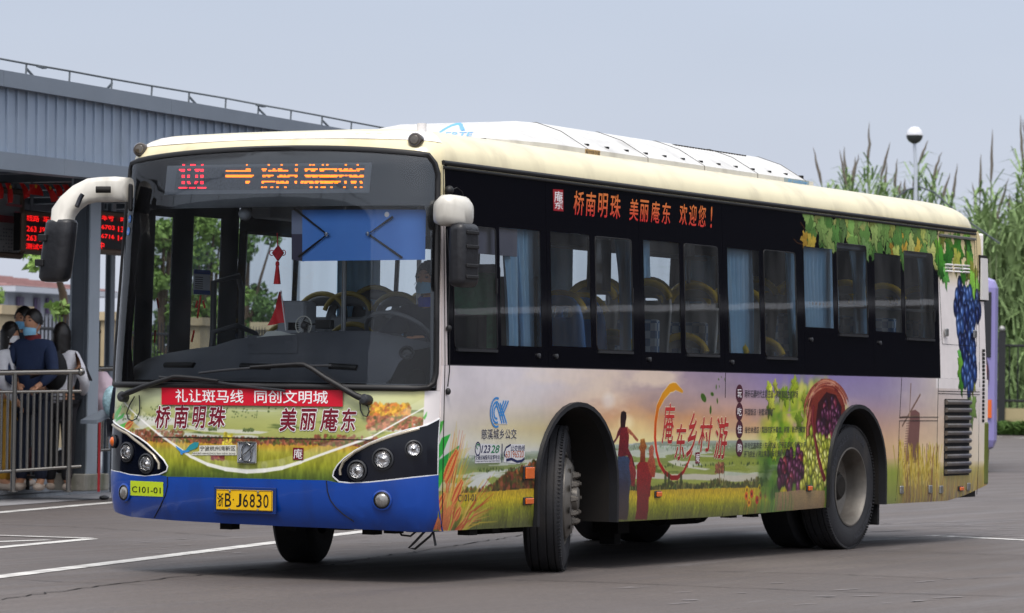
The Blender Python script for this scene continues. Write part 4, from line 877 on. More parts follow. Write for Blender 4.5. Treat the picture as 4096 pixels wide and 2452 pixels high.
for body, x0, x1, y0, y1 in (('桥', 377, 413, 984, 1036), ('南', 423, 458, 982, 1036), ('明', 467, 500, 985, 1036), ('珠', 506, 546, 984, 1034), ('美', 678, 718, 989, 1043), ('丽', 728, 768, 991, 1040), ('庵', 776, 820, 989, 1043), ('东', 826, 863, 990, 1043)):
    text('slogan_outline', body, fq(I_, x0, y0, x1, y1, .004), M_wp, bus, .12, .18); text('slogan_lettering', body, fq(I_, x0, y0, x1, y1, .006), M_mar, bus, .044, .18)
yl = fpatch('route_sticker', F7, 207, 577, 483, 700, 12, .013, mat('sticker_lime', 'c9e02c', .4), bus)
text('sticker_lettering', 'C101-01', fq(F7, 222, 622, 462, 672, .0145, 12), M_ink, yl, .015)
sl_ = patch('seal', M_(F7, [(1572, 400), (1662, 402), (1666, 300), (1576, 298)]), F, .004, M_mar, bus); text('seal_lettering', '庵', fq(F7, 1582, 308, 1656, 392, .0055), M_wp, sl_)
lg = patch('bird_logo', M_(F7, [(580, 280), (610, 300), (640, 320), (690, 320), (700, 330), (640, 345), (640, 358), (625, 355), (620, 335), (590, 305)]), F, .004, mat('logo_blue', '3c8cd0', .4), bus)
patch('logo_wing', M_(F7, [(660, 325), (700, 275), (740, 252), (778, 254), (770, 290), (745, 308), (705, 322)]), F, .004, mat('logo_teal', '2c8c98', .4), lg)
patch('logo_backing', M_(F7, [(780, 280), (1095, 276), (1098, 362), (710, 362), (730, 335), (780, 330)]), F, .003, mat('pale_print', 'd8d8cc', .4), lg)
text('logo_lettering', '宁波杭州湾新区', fq(F7, 787, 284, 1088, 324, .0055), M_ink, lg, .01); text('logo_lettering', 'NINGBO HANGZHOU BAY NEW ZONE', fq(F7, 722, 338, 1088, 352, .0055, 4), M_ink, lg)
# emblem
e0 = F7(1120, 253); e1 = F7(1268, 428); mb = MB()
for a, b in (((e0[0], e0[1]), (e1[0], e0[1])), ((e1[0], e0[1]), (e1[0], e1[1])), ((e1[0], e1[1]), (e0[0], e1[1])), ((e0[0], e1[1]), (e0[0], e0[1]))): mb.tube([F(*a, .014), F(*b, .014)], .006, 6)
em = mb.build('emblem', M_chrome, bus)
patch('emblem_plate', [(e0[0], e1[1]), (e1[0], e1[1]), (e1[0], e0[1]), (e0[0], e0[1])], F, .010, mat('emblem_grey', '9aa0a8', .4), em)
ec = ((e0[0]+e1[0])/2, (e0[1]+e1[1])/2)
mb = MB(); mb.tube([F(ec[0]+.038*math.sin(t), ec[1]+.058*math.cos(t), .020) for t in np.linspace(0, 2*math.pi, 25)], .006, 6); mb.tube([F(e0[0]+.012, e1[1]+.016, .024), F(e1[0]-.012, e0[1]-.016, .024)], .006, 6)
mb.build('emblem_ring', M_chrome, em, smooth=60)
# wipers
def wiper(arm, blade, cable, fn):
    A = [F(*fn_(a, b), .045) for fn_, a, b in arm]; r = np.linspace(.022, .009, len(A)); o = MB().tube(A, r, 8).build('wiper', M_blk, bus, smooth=50)
    B = [F(*fn_(a, b), .030) for fn_, a, b in blade]; MB().tube(B, .008, 6).build('blade', M_dgrey, o); 
    s, z = arm[0][0](arm[0][1], arm[0][2]); MB().lathe([(.034, -.05), (.036, .03), (.026, .045), (0.001, .05)], F(s, z, .02), (-1, 0, .1), 16).build('pivot', M_dgrey, o, smooth=40)
    MB().tube([F(*fn_(a, b), .02) for fn_, a, b in cable], .0045, 6).build('washer_hose', M_blk, o)
wiper([(F5, 190, 1085), (F5, 250, 1052), (F5, 400, 990), (F5, 560, 935), (F5, 700, 890), (F5, 760, 890), (F5, 940, 905), (F5, 1130, 930)], [(F5, 540, 890), (F5, 700, 905), (F5, 900, 925), (F5, 1130, 945), (F5, 1450, 990), (F5, 1731, 1020), (F6, 125, 1030)], [(F5, 290, 1080), (F5, 240, 1170), (F5, 215, 1240), (F5, 225, 1300), (F5, 265, 1322), (F5, 310, 1300), (F5, 340, 1230), (F5, 340, 1130), (F5, 335, 1070)], F5)
wiper([(F6, 915, 1115), (F6, 830, 1080), (F6, 680, 990), (F6, 530, 900), (F6, 400, 810), (F6, 320, 768), (F6, 250, 765), (F6, 0, 782), (F5, 1450, 795)], [(F5, 930, 852), (F5, 1190, 822), (F5, 1460, 800), (F6, 60, 790), (F6, 300, 782), (F6, 580, 778)], [(F6, 850, 1130), (F6, 860, 1220), (F6, 885, 1270), (F6, 920, 1278), (F6, 942, 1230), (F6, 930, 1180), (F6, 900, 1160)], F6)
# inspection stickers
for q, lab, r in ((318.5, 530.5), '2014', .026), ((315, 560), '2020', .028):
    s, z = fs(*q); c = [(s+r*.85*math.cos(t), z+r*math.sin(t)) for t in np.linspace(0, 2*math.pi, 17)[:-1]]; st_ = patch('inspection_sticker', c, F, .0145, mat('sticker_blue', '3c82dc', .4), bus, step=.2)
    text('sticker_lettering', lab, quad_fn(F, [(s-r*.5, z+r*.0), (s+r*.5, z+r*.0), (s-r*.5, z-r*.45), (s+r*.5, z-r*.45)], .016), M_wp, st_)
# ------------------------------------------------------------------ near side of the bus
x0s = rake(.5)+BB
def arch(cx_, xl, xr, zt, zb):                       # arch outline, left foot to right foot
    pts = [(xl, zb)]; zc = zt-(xr-xl)/2*.98
    for t in np.linspace(math.pi, 0, 19): pts.append(((xl+xr)/2+(xr-xl)/2*math.cos(t), zc+(zt-zc)*math.sin(t)))
    pts.append((xr, zb)); return pts
AF = arch(0, 1.575, 2.735, 1.150, .33); AR = arch(0, 6.365, 7.495, 1.150, .35)
low = [(.302, .335)]+AF+[(4.5, .325)]+AR+[(7.62, .35), (8.9, .35), (9.25, .385), (9.55, .43), (9.80, .47)]+[(9.80, 1.385)]+[(.332, 1.385), (.308, .9)]
o = patch('side_panel', low, Sd, 0.0, M_side, bus, .025, uv=cs.uv, step=.2)
# front sliver joining the corner pillar and the glazing band
patch('side_pillar', [(.332, 1.386), (.394, 1.386), (.399, 2.34), (.345, 2.34)], Sd, .001, M_pillar, bus, .02)
patch('side_pillar', [(.345, 2.341), (.399, 2.341), (.40, 2.66), (.365, 2.66)], Sd, .001, M_cream, bus, .02)
strip('seam', [(.352, .36), (.355, 1.0), (.36, 1.386), (.372, 2.0), (.382, 2.64)], Sd, .001, .0035, M_seam, bus, 5)
secs = [(.395, 1.745, (.49, 1.05, 1.50, 2.285), (1.10, 1.662, 1.525, 2.30)), (1.748, 3.118, (1.805, 2.375, 1.535, 2.304), (2.45, 2.998, 1.52, 2.30)),
        (3.121, 4.482, (3.187, 3.764, 1.518, 2.31), (3.835, 4.396, 1.519, 2.31)), (4.485, 5.922, (4.563, 5.125, 1.534, 2.311), (5.202, 5.78, 1.519, 2.323)),
        (5.925, 7.282, (5.943, 6.503, 1.758, 2.383), (6.582, 7.169, 1.723, 2.437)), (7.285, 8.69, (7.335, 7.894, 1.755, 2.39), (7.962, 8.584, 1.718, 2.433))]
def glazing(name, surf, a, b, z0, z1, holes, m, uv, inward, par=None):
    xs = sorted({a, b, *[h[0] for h in holes], *[h[1] for h in holes]}); zz = sorted({z0, z1, *[h[2] for h in holes], *[h[3] for h in holes]})
    bm = bmesh.new(); V = {}; ul = bm.loops.layers.uv.new('UVMap')
    def vt(x_, z_):
        if (x_, z_) not in V: V[(x_, z_)] = bm.verts.new(surf(x_, z_))
        return V[(x_, z_)]
    for i in range(len(xs)-1):
        for j in range(len(zz)-1):
            mx, mz = (xs[i]+xs[i+1])/2, (zz[j]+zz[j+1])/2
            if any(h[0] < mx < h[1] and h[2] < mz < h[3] for h in holes): continue
            q = [(xs[i], zz[j]), (xs[i+1], zz[j]), (xs[i+1], zz[j+1]), (xs[i], zz[j+1])]
            f = bm.faces.new([vt(*c) for c in q])
            for l, c in zip(f.loops, q): l[ul].uv = uv(*c)
    if inward < 0: bmesh.ops.reverse_faces(bm, faces=bm.faces)
    ret = bmesh.ops.extrude_face_region(bm, geom=bm.faces[:], use_keep_orig=True)
    for v in [g for g in ret['geom'] if isinstance(g, bmesh.types.BMVert)]: v.co.y += .007*inward
    bmesh.ops.recalc_face_normals(bm, faces=bm.faces)
    me = bpy.data.meshes.new(name); bm.to_mesh(me); bm.free(); return link(name, me, m, par or bus)
def band_uv(x_, z_): return cs.uv(x_, z_)
M_fr = mat('window_frame', '08080b', .6); M_fre = mat('frame_edge', '4a4c50', .3, .6)
for k, (a, b, h1, h2) in enumerate(secs):
    g = glazing('window_surround', Sd, a, b, 1.388, 2.672, [h1, h2], M_glaze, band_uv, 1)
    for j, h in enumerate((h1, h2)):
        slide = (j == 1 and k > 0) or (j == 0 and k == 0); off = .004 if slide else -.004
        cc = rnd([(h[0], h[2]), (h[1], h[2]), (h[1], h[3]), (h[0], h[3])], .03 if slide else .005, 3)
        wn = patch('window_pane', cc, Sd, off, M_gs, g, step=.5, smooth=False)
        if slide:
            strip('window_frame', cc+[cc[0]], Sd, .0, .0045, M_fr, wn, 6)
            MB().box((h[0]+.02, -.016+tum(h[2]), h[2]-.022), (h[1]-.02, .0+tum(h[2]), h[2]-.004)).build('sill', M_fre, wn)
            MB().box((h[1]-.03, tum(1.9)-.02, 1.86), (h[1]-.015, tum(1.9)-.008, 1.96)).build('latch', M_fr, wn)
    if k: 
        q = Sd(a+.12 if k != 1 else a+.10, 1.465 if k < 4 else 1.66, 0)
        hk = MB().lathe([(.016, -.0), (.017, .014), (0.001, .02)], q, (0, -1, 0), 12).build('window_stud', M_dgrey, bus, smooth=50)
q = Sd(1.60, 1.465); MB().lathe([(.016, 0), (.017, .014), (0.001, .02)], q, (0, -1, 0), 12).build('window_stud', M_dgrey, bus, smooth=50)
# gutter
gb = MB(); 
for zc, r in ((2.676, .016), (2.645, .010)):
    gb.tube([Sd(x_, zc, .004) for x_ in np.linspace(.38, 9.58, 40)], r, 8)
gb.build('rain_gutter', M_blk, bus, smooth=60)
# corner panel above the rear grille
rear_up = [(8.692, 1.386), (XR+.02, 1.386), (XR-.0, 2.0), (XR-.05, 2.60), (XR-.10, 2.672), (8.692, 2.672)]
patch('rear_corner_panel', rear_up, Sd, 0.0, M_side, bus, .025, uv=cs.uv, step=.2)
sm_ = MB()
def seam(pts): sm_.tube([Sd(a, b, .0005) for a, b in pts], .0028, 5)
for pts in ([P3(1200, 320), P3(1240, 1160), P3(1495, 1178), P3(1480, 395), P3(1215, 365), P3(1200, 320)], [P3(1490, 320), P3(1510, 800), P3(1518, 1480)], [P6(1210, 212), P6(1518, 218)], [P6(1210, 230), P6(1518, 238)],
            [P6(1212, 110), P6(1205, 400), P6(1200, 700), P6(1182, 1025)], [P6(922, 430), P6(912, 820), P6(895, 1025)], [P6(922, 405), P6(1210, 405)], [P6(922, 432), P6(1205, 432)], [P6(1518, 0), P6(1510, 690), P6(1498, 980)], [P6(940, 105), P6(925, 400)]): seam(pts)
seam([(4.49, 1.386), (4.49, 1.20)]); seam([(4.49, .7), (4.49, .33)]); sm_.build('seam', M_seam, bus)
MB().tube([Sd(*P3(1215, 352), .01), Sd(*P3(1478, 385), .01)], .012, 6).build('panel_hinge', M_alu, bus)
for i in range(3):
    for j in range(3):
        a = P3(1262+62*j, 570+4*j+24*i); b = P3(1312+62*j, 574+4*j+24*i); MB().tube([Sd(*a, .006), Sd(*b, .006)], .009, 6).build('vent_slat', M_white, bus, smooth=60)
# radiator grille
ga, gz1 = P6(1256, 270); gb_, _ = P6(1443, 280); _, gz0 = P6(1430, 835)
gr = MB().box((ga, -.002, gz0), (gb_, -.0035, gz1)); gr = MB().add([(ga, -.003, gz0), (gb_, -.003, gz0), (gb_, -.003, gz1), (ga, -.003, gz1)], [(0, 1, 2, 3)]).build('radiator_grille', mat('grille_dark', '101014', .7), bus)
for i in range(10):
    z_ = gz0+(gz1-gz0)*(i+.55)/10; MB().tube([(ga+.012, -.012, z_), (gb_-.012, -.012, z_)], .021, 8).build('grille_slat', mat('grille_slat', '6a645e', .35, .4, var=.3, vs_=6, dirt=('20305c', .5, 2.0)), gr, smooth=60)
for q in (P6(935, 945), P6(1148, 940), P6(1228, 942), P6(1432, 922), P3(1258, 1075), P3(1468, 1087)):
    MB().box((q[0]-.036, -.014, q[1]-.034), (q[0]+.036, .002, q[1]+.034)).build('latch', M_alu, bus, bevel=.012)
# orange side markers
for q, wd, hg in (((1277, 1145), .065, .045), ((1276, 1213), .06, .026), (tuple(np.array((2400+423/1.855, 1450+977/1.855))/D), .045, .024), (tuple(np.array((3100+246/1.855, 1450+933/1.855))/D), .042, .024), (tuple(np.array((3100+1372/1.855, 1450+936/1.855))/D), .05, .022)):
    c = sp(*q); b_ = MB().box((c[0]-wd, -.012, c[1]-hg), (c[0]+wd, .001, c[1]+hg)).build('side_marker', M_dgrey, bus, bevel=.004)
    MB().box((c[0]-wd+.008, -.026, c[1]-hg+.006), (c[0]+wd-.008, -.0125, c[1]+hg-.006)).build('lens', M_orange, b_, bevel=.006)
# rear corner: slatted vent, slots, tail lamps, rear wall
rw_ = MB().box((XR+.01, .05, .45), (XR+.045, 2.45, 2.66)).build('rear_panel', M_white, bus, bevel=.02)
z1v = P3(1530, 520)[1]; z0v = P3(1550, 830)[1]
for i in range(16):
    z_ = z0v+(z1v-z0v)*(i+.5)/16; MB().box((XR-.10, -.022+tum(z_), z_-.017), (XR+.055, .03, z_+.006)).build('corner_vent_slat', M_white, bus)
MB().box((XR-.11, -.004+tum(2.1), z0v-.02), (XR+.05, .05, z1v+.02)).build('corner_vent_frame', M_seam, bus)
for i in range(19):
    za, zb_ = P3(1541, 1210)[1], P6(1538, 432)[1]; z_ = za+(zb_-za)*i/18
    MB().box((9.665, -.003, z_-.012), (9.715, .003, z_+.012)).build('cooling_slot', M_seam, bus)
for z0_, z1_, m_ in ((1.30, 1.52, M_orange), (1.05, 1.29, M_red), (.80, 1.04, M_red), (.60, .79, mat('reverse_lens', 'c8c080', .3))):
    MB().box((XR+.03, .02, z0_), (XR+.085, .14, z1_)).build('tail_lamp', m_, bus, bevel=.015)
MB().box((9.72, -.006, .47), (9.83, .10, 1.02)).build('rear_bumper_corner', M_side, bus, bevel=.02)
# wheel arch lips and wells
for A in (AF, AR):
    P = [Sd(a, b, .006) for a, b in A]; mb = MB()
    cx_ = np.mean([a for a, b in A]); R_ = []
    for a, b in A:
        d = np.array([cx_-a, .55-b]) if b > .6 else np.array([cx_-a, 0]); d = d/(np.linalg.norm(d)+1e-9)
        R_.append([(a-d[0]*.012, .004, b-d[1]*.012), (a-d[0]*.010, -.028, b-d[1]*.010), (a+d[0]*.020, -.030, b+d[1]*.020), (a+d[0]*.028, .03, b+d[1]*.028), (a+d[0]*.028, .62, b+d[1]*.028)])
    lip = MB().grid([r[:4] for r in R_]).build('wheel_arch', mat('arch_rubber', '141519', .5, var=.2, vs_=8), bus, smooth=45)
    MB().grid([r[3:] for r in R_]).build('wheel_well', mat('wheel_well', '0c0a08', .9, var=.7, vs_=4, c2='1c1713'), bus, smooth=60)
    xs_ = [a for a, b in A]; MB().box((min(xs_), .60, .30), (max(xs_), .63, 1.15)).build('wheel_well', MATS['wheel_well'], bus)
# ------------------------------------------------------------------ lettering of the side
def sq(fn, x0, y0, x1, y1, off=.003, surf=Sd):
    a = fn(x0, y0); b = fn(x1, y1); c = fn((x0+x1)/2, y0)
    z1_, z0_ = fn((x0+x1)/2, y0)[1], fn((x0+x1)/2, y1)[1]; xl = fn(x0, (y0+y1)/2)[0]; xr = fn(x1, (y0+y1)/2)[0]
    return quad_fn(surf, [(xl, z1_), (xr, z1_), (xl, z0_), (xr, z0_)], off)
Z1u = Zm(1700, 600, 1.649, ss); Z2u = Zm(2400, 750, 1.855, ss)
def grad_mat(name, z0, z1, c0, c1, rough=.35):
    m = bpy.data.materials.new(name); m.use_nodes = True; t = m.node_tree; b = t.nodes['Principled BSDF']; b.inputs['Roughness'].default_value = rough
    tcn = nd(t, 'ShaderNodeTexCoord'); s_ = nd(t, 'ShaderNodeSeparateXYZ'); t.links.new(tcn.outputs['Object'], s_.inputs[0])
    r = nd(t, 'ShaderNodeMapRange'); r.inputs[1].default_value = z0; r.inputs[2].default_value = z1; t.links.new(s_.outputs[2], r.inputs[0])
    mx = nd(t, 'ShaderNodeMix', data_type='RGBA'); mx.inputs[6].default_value = (*srgb(c0), 1); mx.inputs[7].default_value = (*srgb(c1), 1)
    t.links.new(r.outputs[0], mx.inputs[0]); t.links.new(mx.outputs[2], b.inputs['Base Color']); return m
M_or = grad_mat('two_tone_print', 2.43, 2.58, 'cc1c2c', 'e07c3c'); M_sg = grad_mat('calligraphy_print', .60, 1.12, '7c1424', 'c43430')
def chars(fn, body, x0, y0, x1, y1, dy, m, off=.003, wgt=.02, shear=.18, fill=.86, outline=None, par=bus):
    n = len(body); w_ = (x1-x0)/n
    for i, ch in enumerate(body):
        a = x0+w_*(i+.5*(1-fill)); b = a+w_*fill; yo = dy*i/max(1, n-1)
        if ch == '!': a = a+w_*.3; b = a+w_*.22
        if outline: text('slogan_outline', ch, sq(fn, a, y0+yo, b, y1+yo, off-.001), outline, par, wgt+.05, shear)
        text('slogan_lettering', ch, sq(fn, a, y0+yo, b, y1+yo, off), m, par, wgt, shear)
chars(Z1u, '桥南明珠', 972, 272, 1292, 430, 22, M_or); chars(Z2u, '美丽庵东', 207, 86, 528, 245, 26, M_or); chars(Z2u, '欢迎您!', 580, 122, 860, 278, 20, M_or)
s1 = patch('seal', [Z1u(846, 400), Z1u(912, 405), Z1u(910, 262), Z1u(842, 258)], Sd, .002, mat('seal_red', '9a1220', .35), bus, step=.5)
text('seal_lettering', '庵', sq(Z1u, 850, 272, 906, 345, .0035), M_wp, s1, .02); text('seal_lettering', '东', sq(Z1u, 852, 345, 906, 390, .0035), M_wp, s1, .02)
M_nav = mat('navy_print', '1a2350', .4); M_lb = mat('light_blue_print', '3a88cc', .4); M_gy = mat('grey_print', '3a3a40', .4); M_grn = mat('green_print', '1f7a4c', .4); M_brn = mat('copper_print', 'b4603c', .4)
# CX mark: three nested C strokes crossed by three slanted bars
wb = MB(); lb = MB()
c0 = P4(528, 370)
LGS = []
for r_ in (.105, .075, .045):
    P = [Sd(c0[0]+r_*.76*math.cos(t)+.0, c0[1]+r_*.90*math.sin(t), .0035) for t in np.linspace(R(70), R(290), 16)]
    LGS.append(P)
for k in range(3):
    a = P4(582+17*k, 284); b = P4(548+10*k, 385+10*k); LGS.append([Sd(*a, .0035), Sd(*b, .0035)])
    a = P4(526+14*k, 300); b = P4(568+17*k, 450); LGS.append([Sd(*a, .0037), Sd(*b, .0037)])
lg2 = patch('logo_backing', M_(P4, [(500, 448), (480, 380), (492, 300), (540, 276), (622, 276), (585, 360), (612, 458), (560, 458)]), Sd, .0015, mat('logo_halo', 'd2d4da', .4), bus, step=1)
for P in LGS: ribbon(P, .0135, 'logo_stroke', M_lb, lg2)
text('slogan_outline', '慈溪城乡公交', sq(P4, 417, 492, 676, 566, .002), M_wp, bus, .05); text('operator_name', '慈溪城乡公交', sq(P4, 417, 492, 676, 566, .003), M_gy, bus, .012)
hb = patch('hotline_sticker', M_(P4, [(368, 748), (556, 742), (556, 612), (500, 605), (372, 600)]), Sd, .0018, mat('pale_sticker', 'd4d4d6', .4), bus, step=1)
mb = MB(); c0 = P4(390, 640); ribbon([Sd(c0[0]+.034*math.cos(t), c0[1]+.042*math.sin(t), .003) for t in np.linspace(0, 2*math.pi, 20)], .008, 'hotline_logo', M_nav, hb); ribbon([Sd(c0[0]+.016*math.cos(t), c0[1]+.014+.016*math.sin(t), .0032) for t in np.linspace(0, 4.5, 10)], .009, 'hotline_logo', M_grn, hb)
text('hotline_number', '123', sq(P4, 415, 614, 482, 670, .003), M_nav, hb, .03, .25); text('hotline_number', '28', sq(P4, 486, 614, 550, 670, .003), M_grn, hb, .03, .25)
text('hotline_lettering', '交通运输服务监督电话', sq(P4, 370, 686, 552, 720, .003), M_nav, hb, .01); text('hotline_lettering', 'Transportation Service Supervision Hotline', sq(P4, 370, 724, 552, 740, .003), M_nav, hb)
MB().box((P4(570, 670)[0]-.004, -.003, P4(570, 742)[1]), (P4(570, 670)[0]+.004, -.001, P4(570, 602)[1])).build('divider', M_nav, hb)
h2 = patch('hotline_sticker', M_(P4, [(582, 740), (700, 752), (738, 700), (738, 606), (640, 606), (590, 640)]), Sd, .0018, MATS['pale_sticker'], bus, step=1)
text('hotline_lettering', '公交热线', sq(P4, 634, 614, 738, 656, .003), M_nav, h2, .02, .2); text('hotline_number', '63196520', sq(P4, 596, 655, 730, 705, .003), M_brn, h2, .01)
ribbon([Sd(*P4(a, b), .003) for a, b in ((634, 610), (600, 630), (585, 670), (592, 700))], .012, 'hotline_swoosh', M_nav, h2); ribbon([Sd(*P4(a, b), .003) for a, b in ((600, 724), (640, 716), (680, 735), (715, 730), (735, 712))], .018, 'hotline_swoosh', M_nav, h2)
text('route_lettering', 'C101-01', sq(P4, 244, 978, 374, 1030, .003), M_gy, bus, .008)
for ch, (a, b, c_, d_) in zip('庵东乡村游', ((458, 305, 552, 600), (552, 455, 636, 722), (640, 368, 716, 700), (730, 408, 832, 660), (846, 405, 950, 712))):
    text('slogan_outline', ch, sq(P5, a, b, c_, d_, .002), mat('pale_cream_print', 'e8d8b8', .4), bus, .055, .25); text('slogan_lettering', ch, sq(P5, a, b, c_, d_, .003), M_sg, bus, .022, .25)
s2 = patch('seal', M_(P5, [(706, 750), (738, 748), (738, 664), (706, 668)]), Sd, .002, M_mar, bus, step=1); text('seal_lettering', '庵', sq(P5, 708, 676, 736, 740, .003), M_wp, s2)
M_blt = mat('bullet_maroon', '4a1c2c', .4)
rowsT = [('玩', 230, '雨轩石器时代主题庄园 / 梦想家园生态农场', 1072, 1467, 206, 262), ('吃', 365, '阿国饭店 / 别墅海鲜楼', 1072, 1280, 342, 392), ('住', 495, '维也纳酒店 / 梨园农家乐餐饮、民宿 / 新天地宾馆', 1072, 1522, 474, 522), ('购', 632, '丰令生态农庄 / 东升农业 / 万子王农庄 / 陆军水产', 1070, 1525, 590, 635)]
for ch, yc_, tx, xa, xb, ya, yb in rowsT:
    c0 = P5(1033, yc_); bl_ = patch('bullet', [(c0[0]+.062*math.cos(t), c0[1]+.068*math.sin(t)) for t in np.linspace(0, 2*math.pi, 21)[:-1]], Sd, .002, M_blt, bus, step=1)
    text('bullet_lettering', ch, sq(P5, 1018, yc_-30, 1048, yc_+30, .003), M_wp, bl_, .02)
    text('place_names', tx, sq(P5, xa, ya, xb, yb, .003), M_gy, bus, .012, .1)
text('place_names', '开飞农业 // 阿立果蔬 / 旺圣鹅肝 // 隆升农业', sq(P5, 1066, 652, 1455, 698, .003), M_gy, bus, .012, .1)
# ------------------------------------------------------------------ roof air conditioner
M_ac = mat('aircon_white', 'c9c9c6', .5, var=.05, vs_=6, dirt=('77736e', .4, 6.0))
def rv(y0, y1, z0, zt):
    h = zt-z0-.055; return [(y0, z0), (y0, z0+.055), (y0+.22, z0+.055+h*.66), (y0+.42, zt), (y1-.25, zt), (y1-.12, zt-h*.2), (y1, z0+.055), (y1, z0)]
YA, YB = .44, 2.06
secs_ac = [(1.95, .62, 1.90, 2.90, 2.962), (2.20, .52, 1.98, 2.90, 3.02), (2.50, YA, YB, 2.90, 3.09), (2.80, YA, YB, 2.90, 3.142), (3.1, YA, YB, 2.90, 3.152)]
Gp = []
for x_, a, b, z0, zt in secs_ac:
    q = rv(a, b, z0, zt) if zt > 2.9 else [(a+(b-a)*i/7, z0) for i in range(8)]
    Gp.append([(x_, y, z) for y, z in q])
ac = MB().grid(Gp).build('air_conditioner', M_ac, bus, smooth=25)
joints = [3.1, 4.45, 5.0, 5.9, 6.75]
for i, (a, b) in enumerate(zip([3.103, 4.05, 5.003, 5.953], [4.047, 5.0, 5.95, 6.86])):
    prof = rv(YA, YB, 2.90, 3.152); mb = MB().grid([[(x_, y, z) for y, z in prof] for x_ in (a, b)]); mb.build('aircon_cover', M_ac, ac, smooth=25)
pe = rv(YA, YB, 2.90, 3.152); pe2 = rv(YA+.01, YB-.01, 2.90, 2.99); MB().grid([[(6.862, y, z) for y, z in pe], [(7.02, y, min(z, 2.965)) for y, z in pe], [(7.022, y, 2.90) for y, z in pe]]).build('aircon_cover', M_ac, ac, smooth=25)
for x_ in (3.101, 4.048, 5.0015, 5.9515, 6.861):
    pr_ = rv(YA-.002, YB+.002, 2.90, 3.155); MB().tube([(x_, y, z) for y, z in pr_], .0022, 4).build('cover_seam', mat('seam_grey', '4a4844', .8), ac)
for x_ in np.arange(3.2, 7.0, .31): MB().box((x_-.018, YA+.05, 2.975), (x_+.018, YA+.085, 3.0)).build('catch', M_blk, ac)
for i in range(26):
    x_ = 5.25+i*.05; MB().tube([(x_, YA+.36, 3.138), (x_+.01, YA+.46, 3.147)], .006, 4).build('vent_slot', M_seam, ac)
def hood(u, v):                                     # lettering lies on the sloping hood
    return None
def hood_pt(px, py):
    best = None
    for i in range(len(Gp)-1):
        for j in range(7):
            a, b, c, d = (np.array(q) for q in (Gp[i][j], Gp[i][j+1], Gp[i+1][j+1], Gp[i+1][j]))
            for t in ((a, b, c), (a, c, d)):
                n_ = np.cross(t[1]-t[0], t[2]-t[0])
                if np.linalg.norm(n_) < 1e-9: continue
                r = ray(px, py); dn = r@n_
                if abs(dn) < 1e-9: continue
                k = ((t[0]-CAM)@n_)/dn; P = CAM+r*k
                s0 = [np.cross(t[(m+1) % 3]-t[m], P-t[m])@n_ for m in range(3)]
                if min(s0) >= -1e-6*abs(n_@n_) and (best is None or k < best[0]): best = (k, P-r/np.linalg.norm(r)*.014)
    return best[1] if best else on_plane(px, py, 0, 2.6)
zt_ = lambda a, b: ((1500+a/2.479)/D, (400+b/2.479)/D)
def hq(x0, y0, x1, y1): return lambda u, v: hood_pt(*zt_(x0+(x1-x0)*u, y1+(y0-y1)*v))
M_acb = mat('aircon_blue_print', '62a8e4', .4)
text('maker_lettering', 'ERTE', hq(690, 318, 972, 356), M_acb, ac, .02, .2)
for pts_, r_ in (([(604, 356), (640, 325), (690, 290), (745, 262), (800, 246), (850, 240)], [.010, .016, .020, .022, .024, .022]), ([(846, 238), (862, 272), (876, 305)], [.022, .020, .020]), ([(770, 288), (800, 288)], [.012, .004])):
    MB().tube([hood_pt(*zt_(*q))+np.array([.012, .006, -.010]) for q in pts_], r_, 6).build('maker_logo', M_acb, ac)
for poly_ in () and ([(600, 356), (645, 318), (700, 280), (760, 250), (820, 234), (862, 232), (800, 256), (745, 285), (700, 318), (655, 357)], [(820, 234), (866, 232), (893, 306), (828, 306), (812, 270)], [(760, 284), (806, 284), (770, 306)]):
    P = [hood_pt(*zt_(*q)) for q in poly_]; mb = MB(); mb.add(P, [tuple(range(len(P)))]); mb.build('maker_logo', M_acb, ac)
stk = lambda px, py: on_plane(px, py, 1, YA-.002)
a = zt_(2085, 495); b = zt_(2232, 578); A0 = stk(*a); B0 = stk(*b); st_ = MB().add([(A0[0], YA-.002, 2.907), (B0[0], YA-.002, 2.907), (B0[0], YA-.002, 2.955), (A0[0], YA-.002, 2.955)], [(0, 1, 2, 3)]).build('aircon_sticker', mat('sticker_tan', 'b89a68', .5), ac)
text('sticker_lettering', '阿尔特空调', lambda u, v: (A0[0]+.01+(B0[0]-A0[0]-.02)*u, YA-.0035, 2.912+.038*v), M_gy, st_, .01)
st_ = MB().add([(6.45, YA-.002, 2.92), (6.93, YA-.002, 2.92), (6.93, YA-.002, 2.955), (6.45, YA-.002, 2.955)], [(0, 1, 2, 3)]).build('aircon_sticker', mat('sticker_grey', '90a0a8', .5), ac)
text('sticker_lettering', 'Air conditioner', lambda u, v: (6.52+.38*u, YA-.0035, 2.923+.03*v), M_acb, st_, .01)
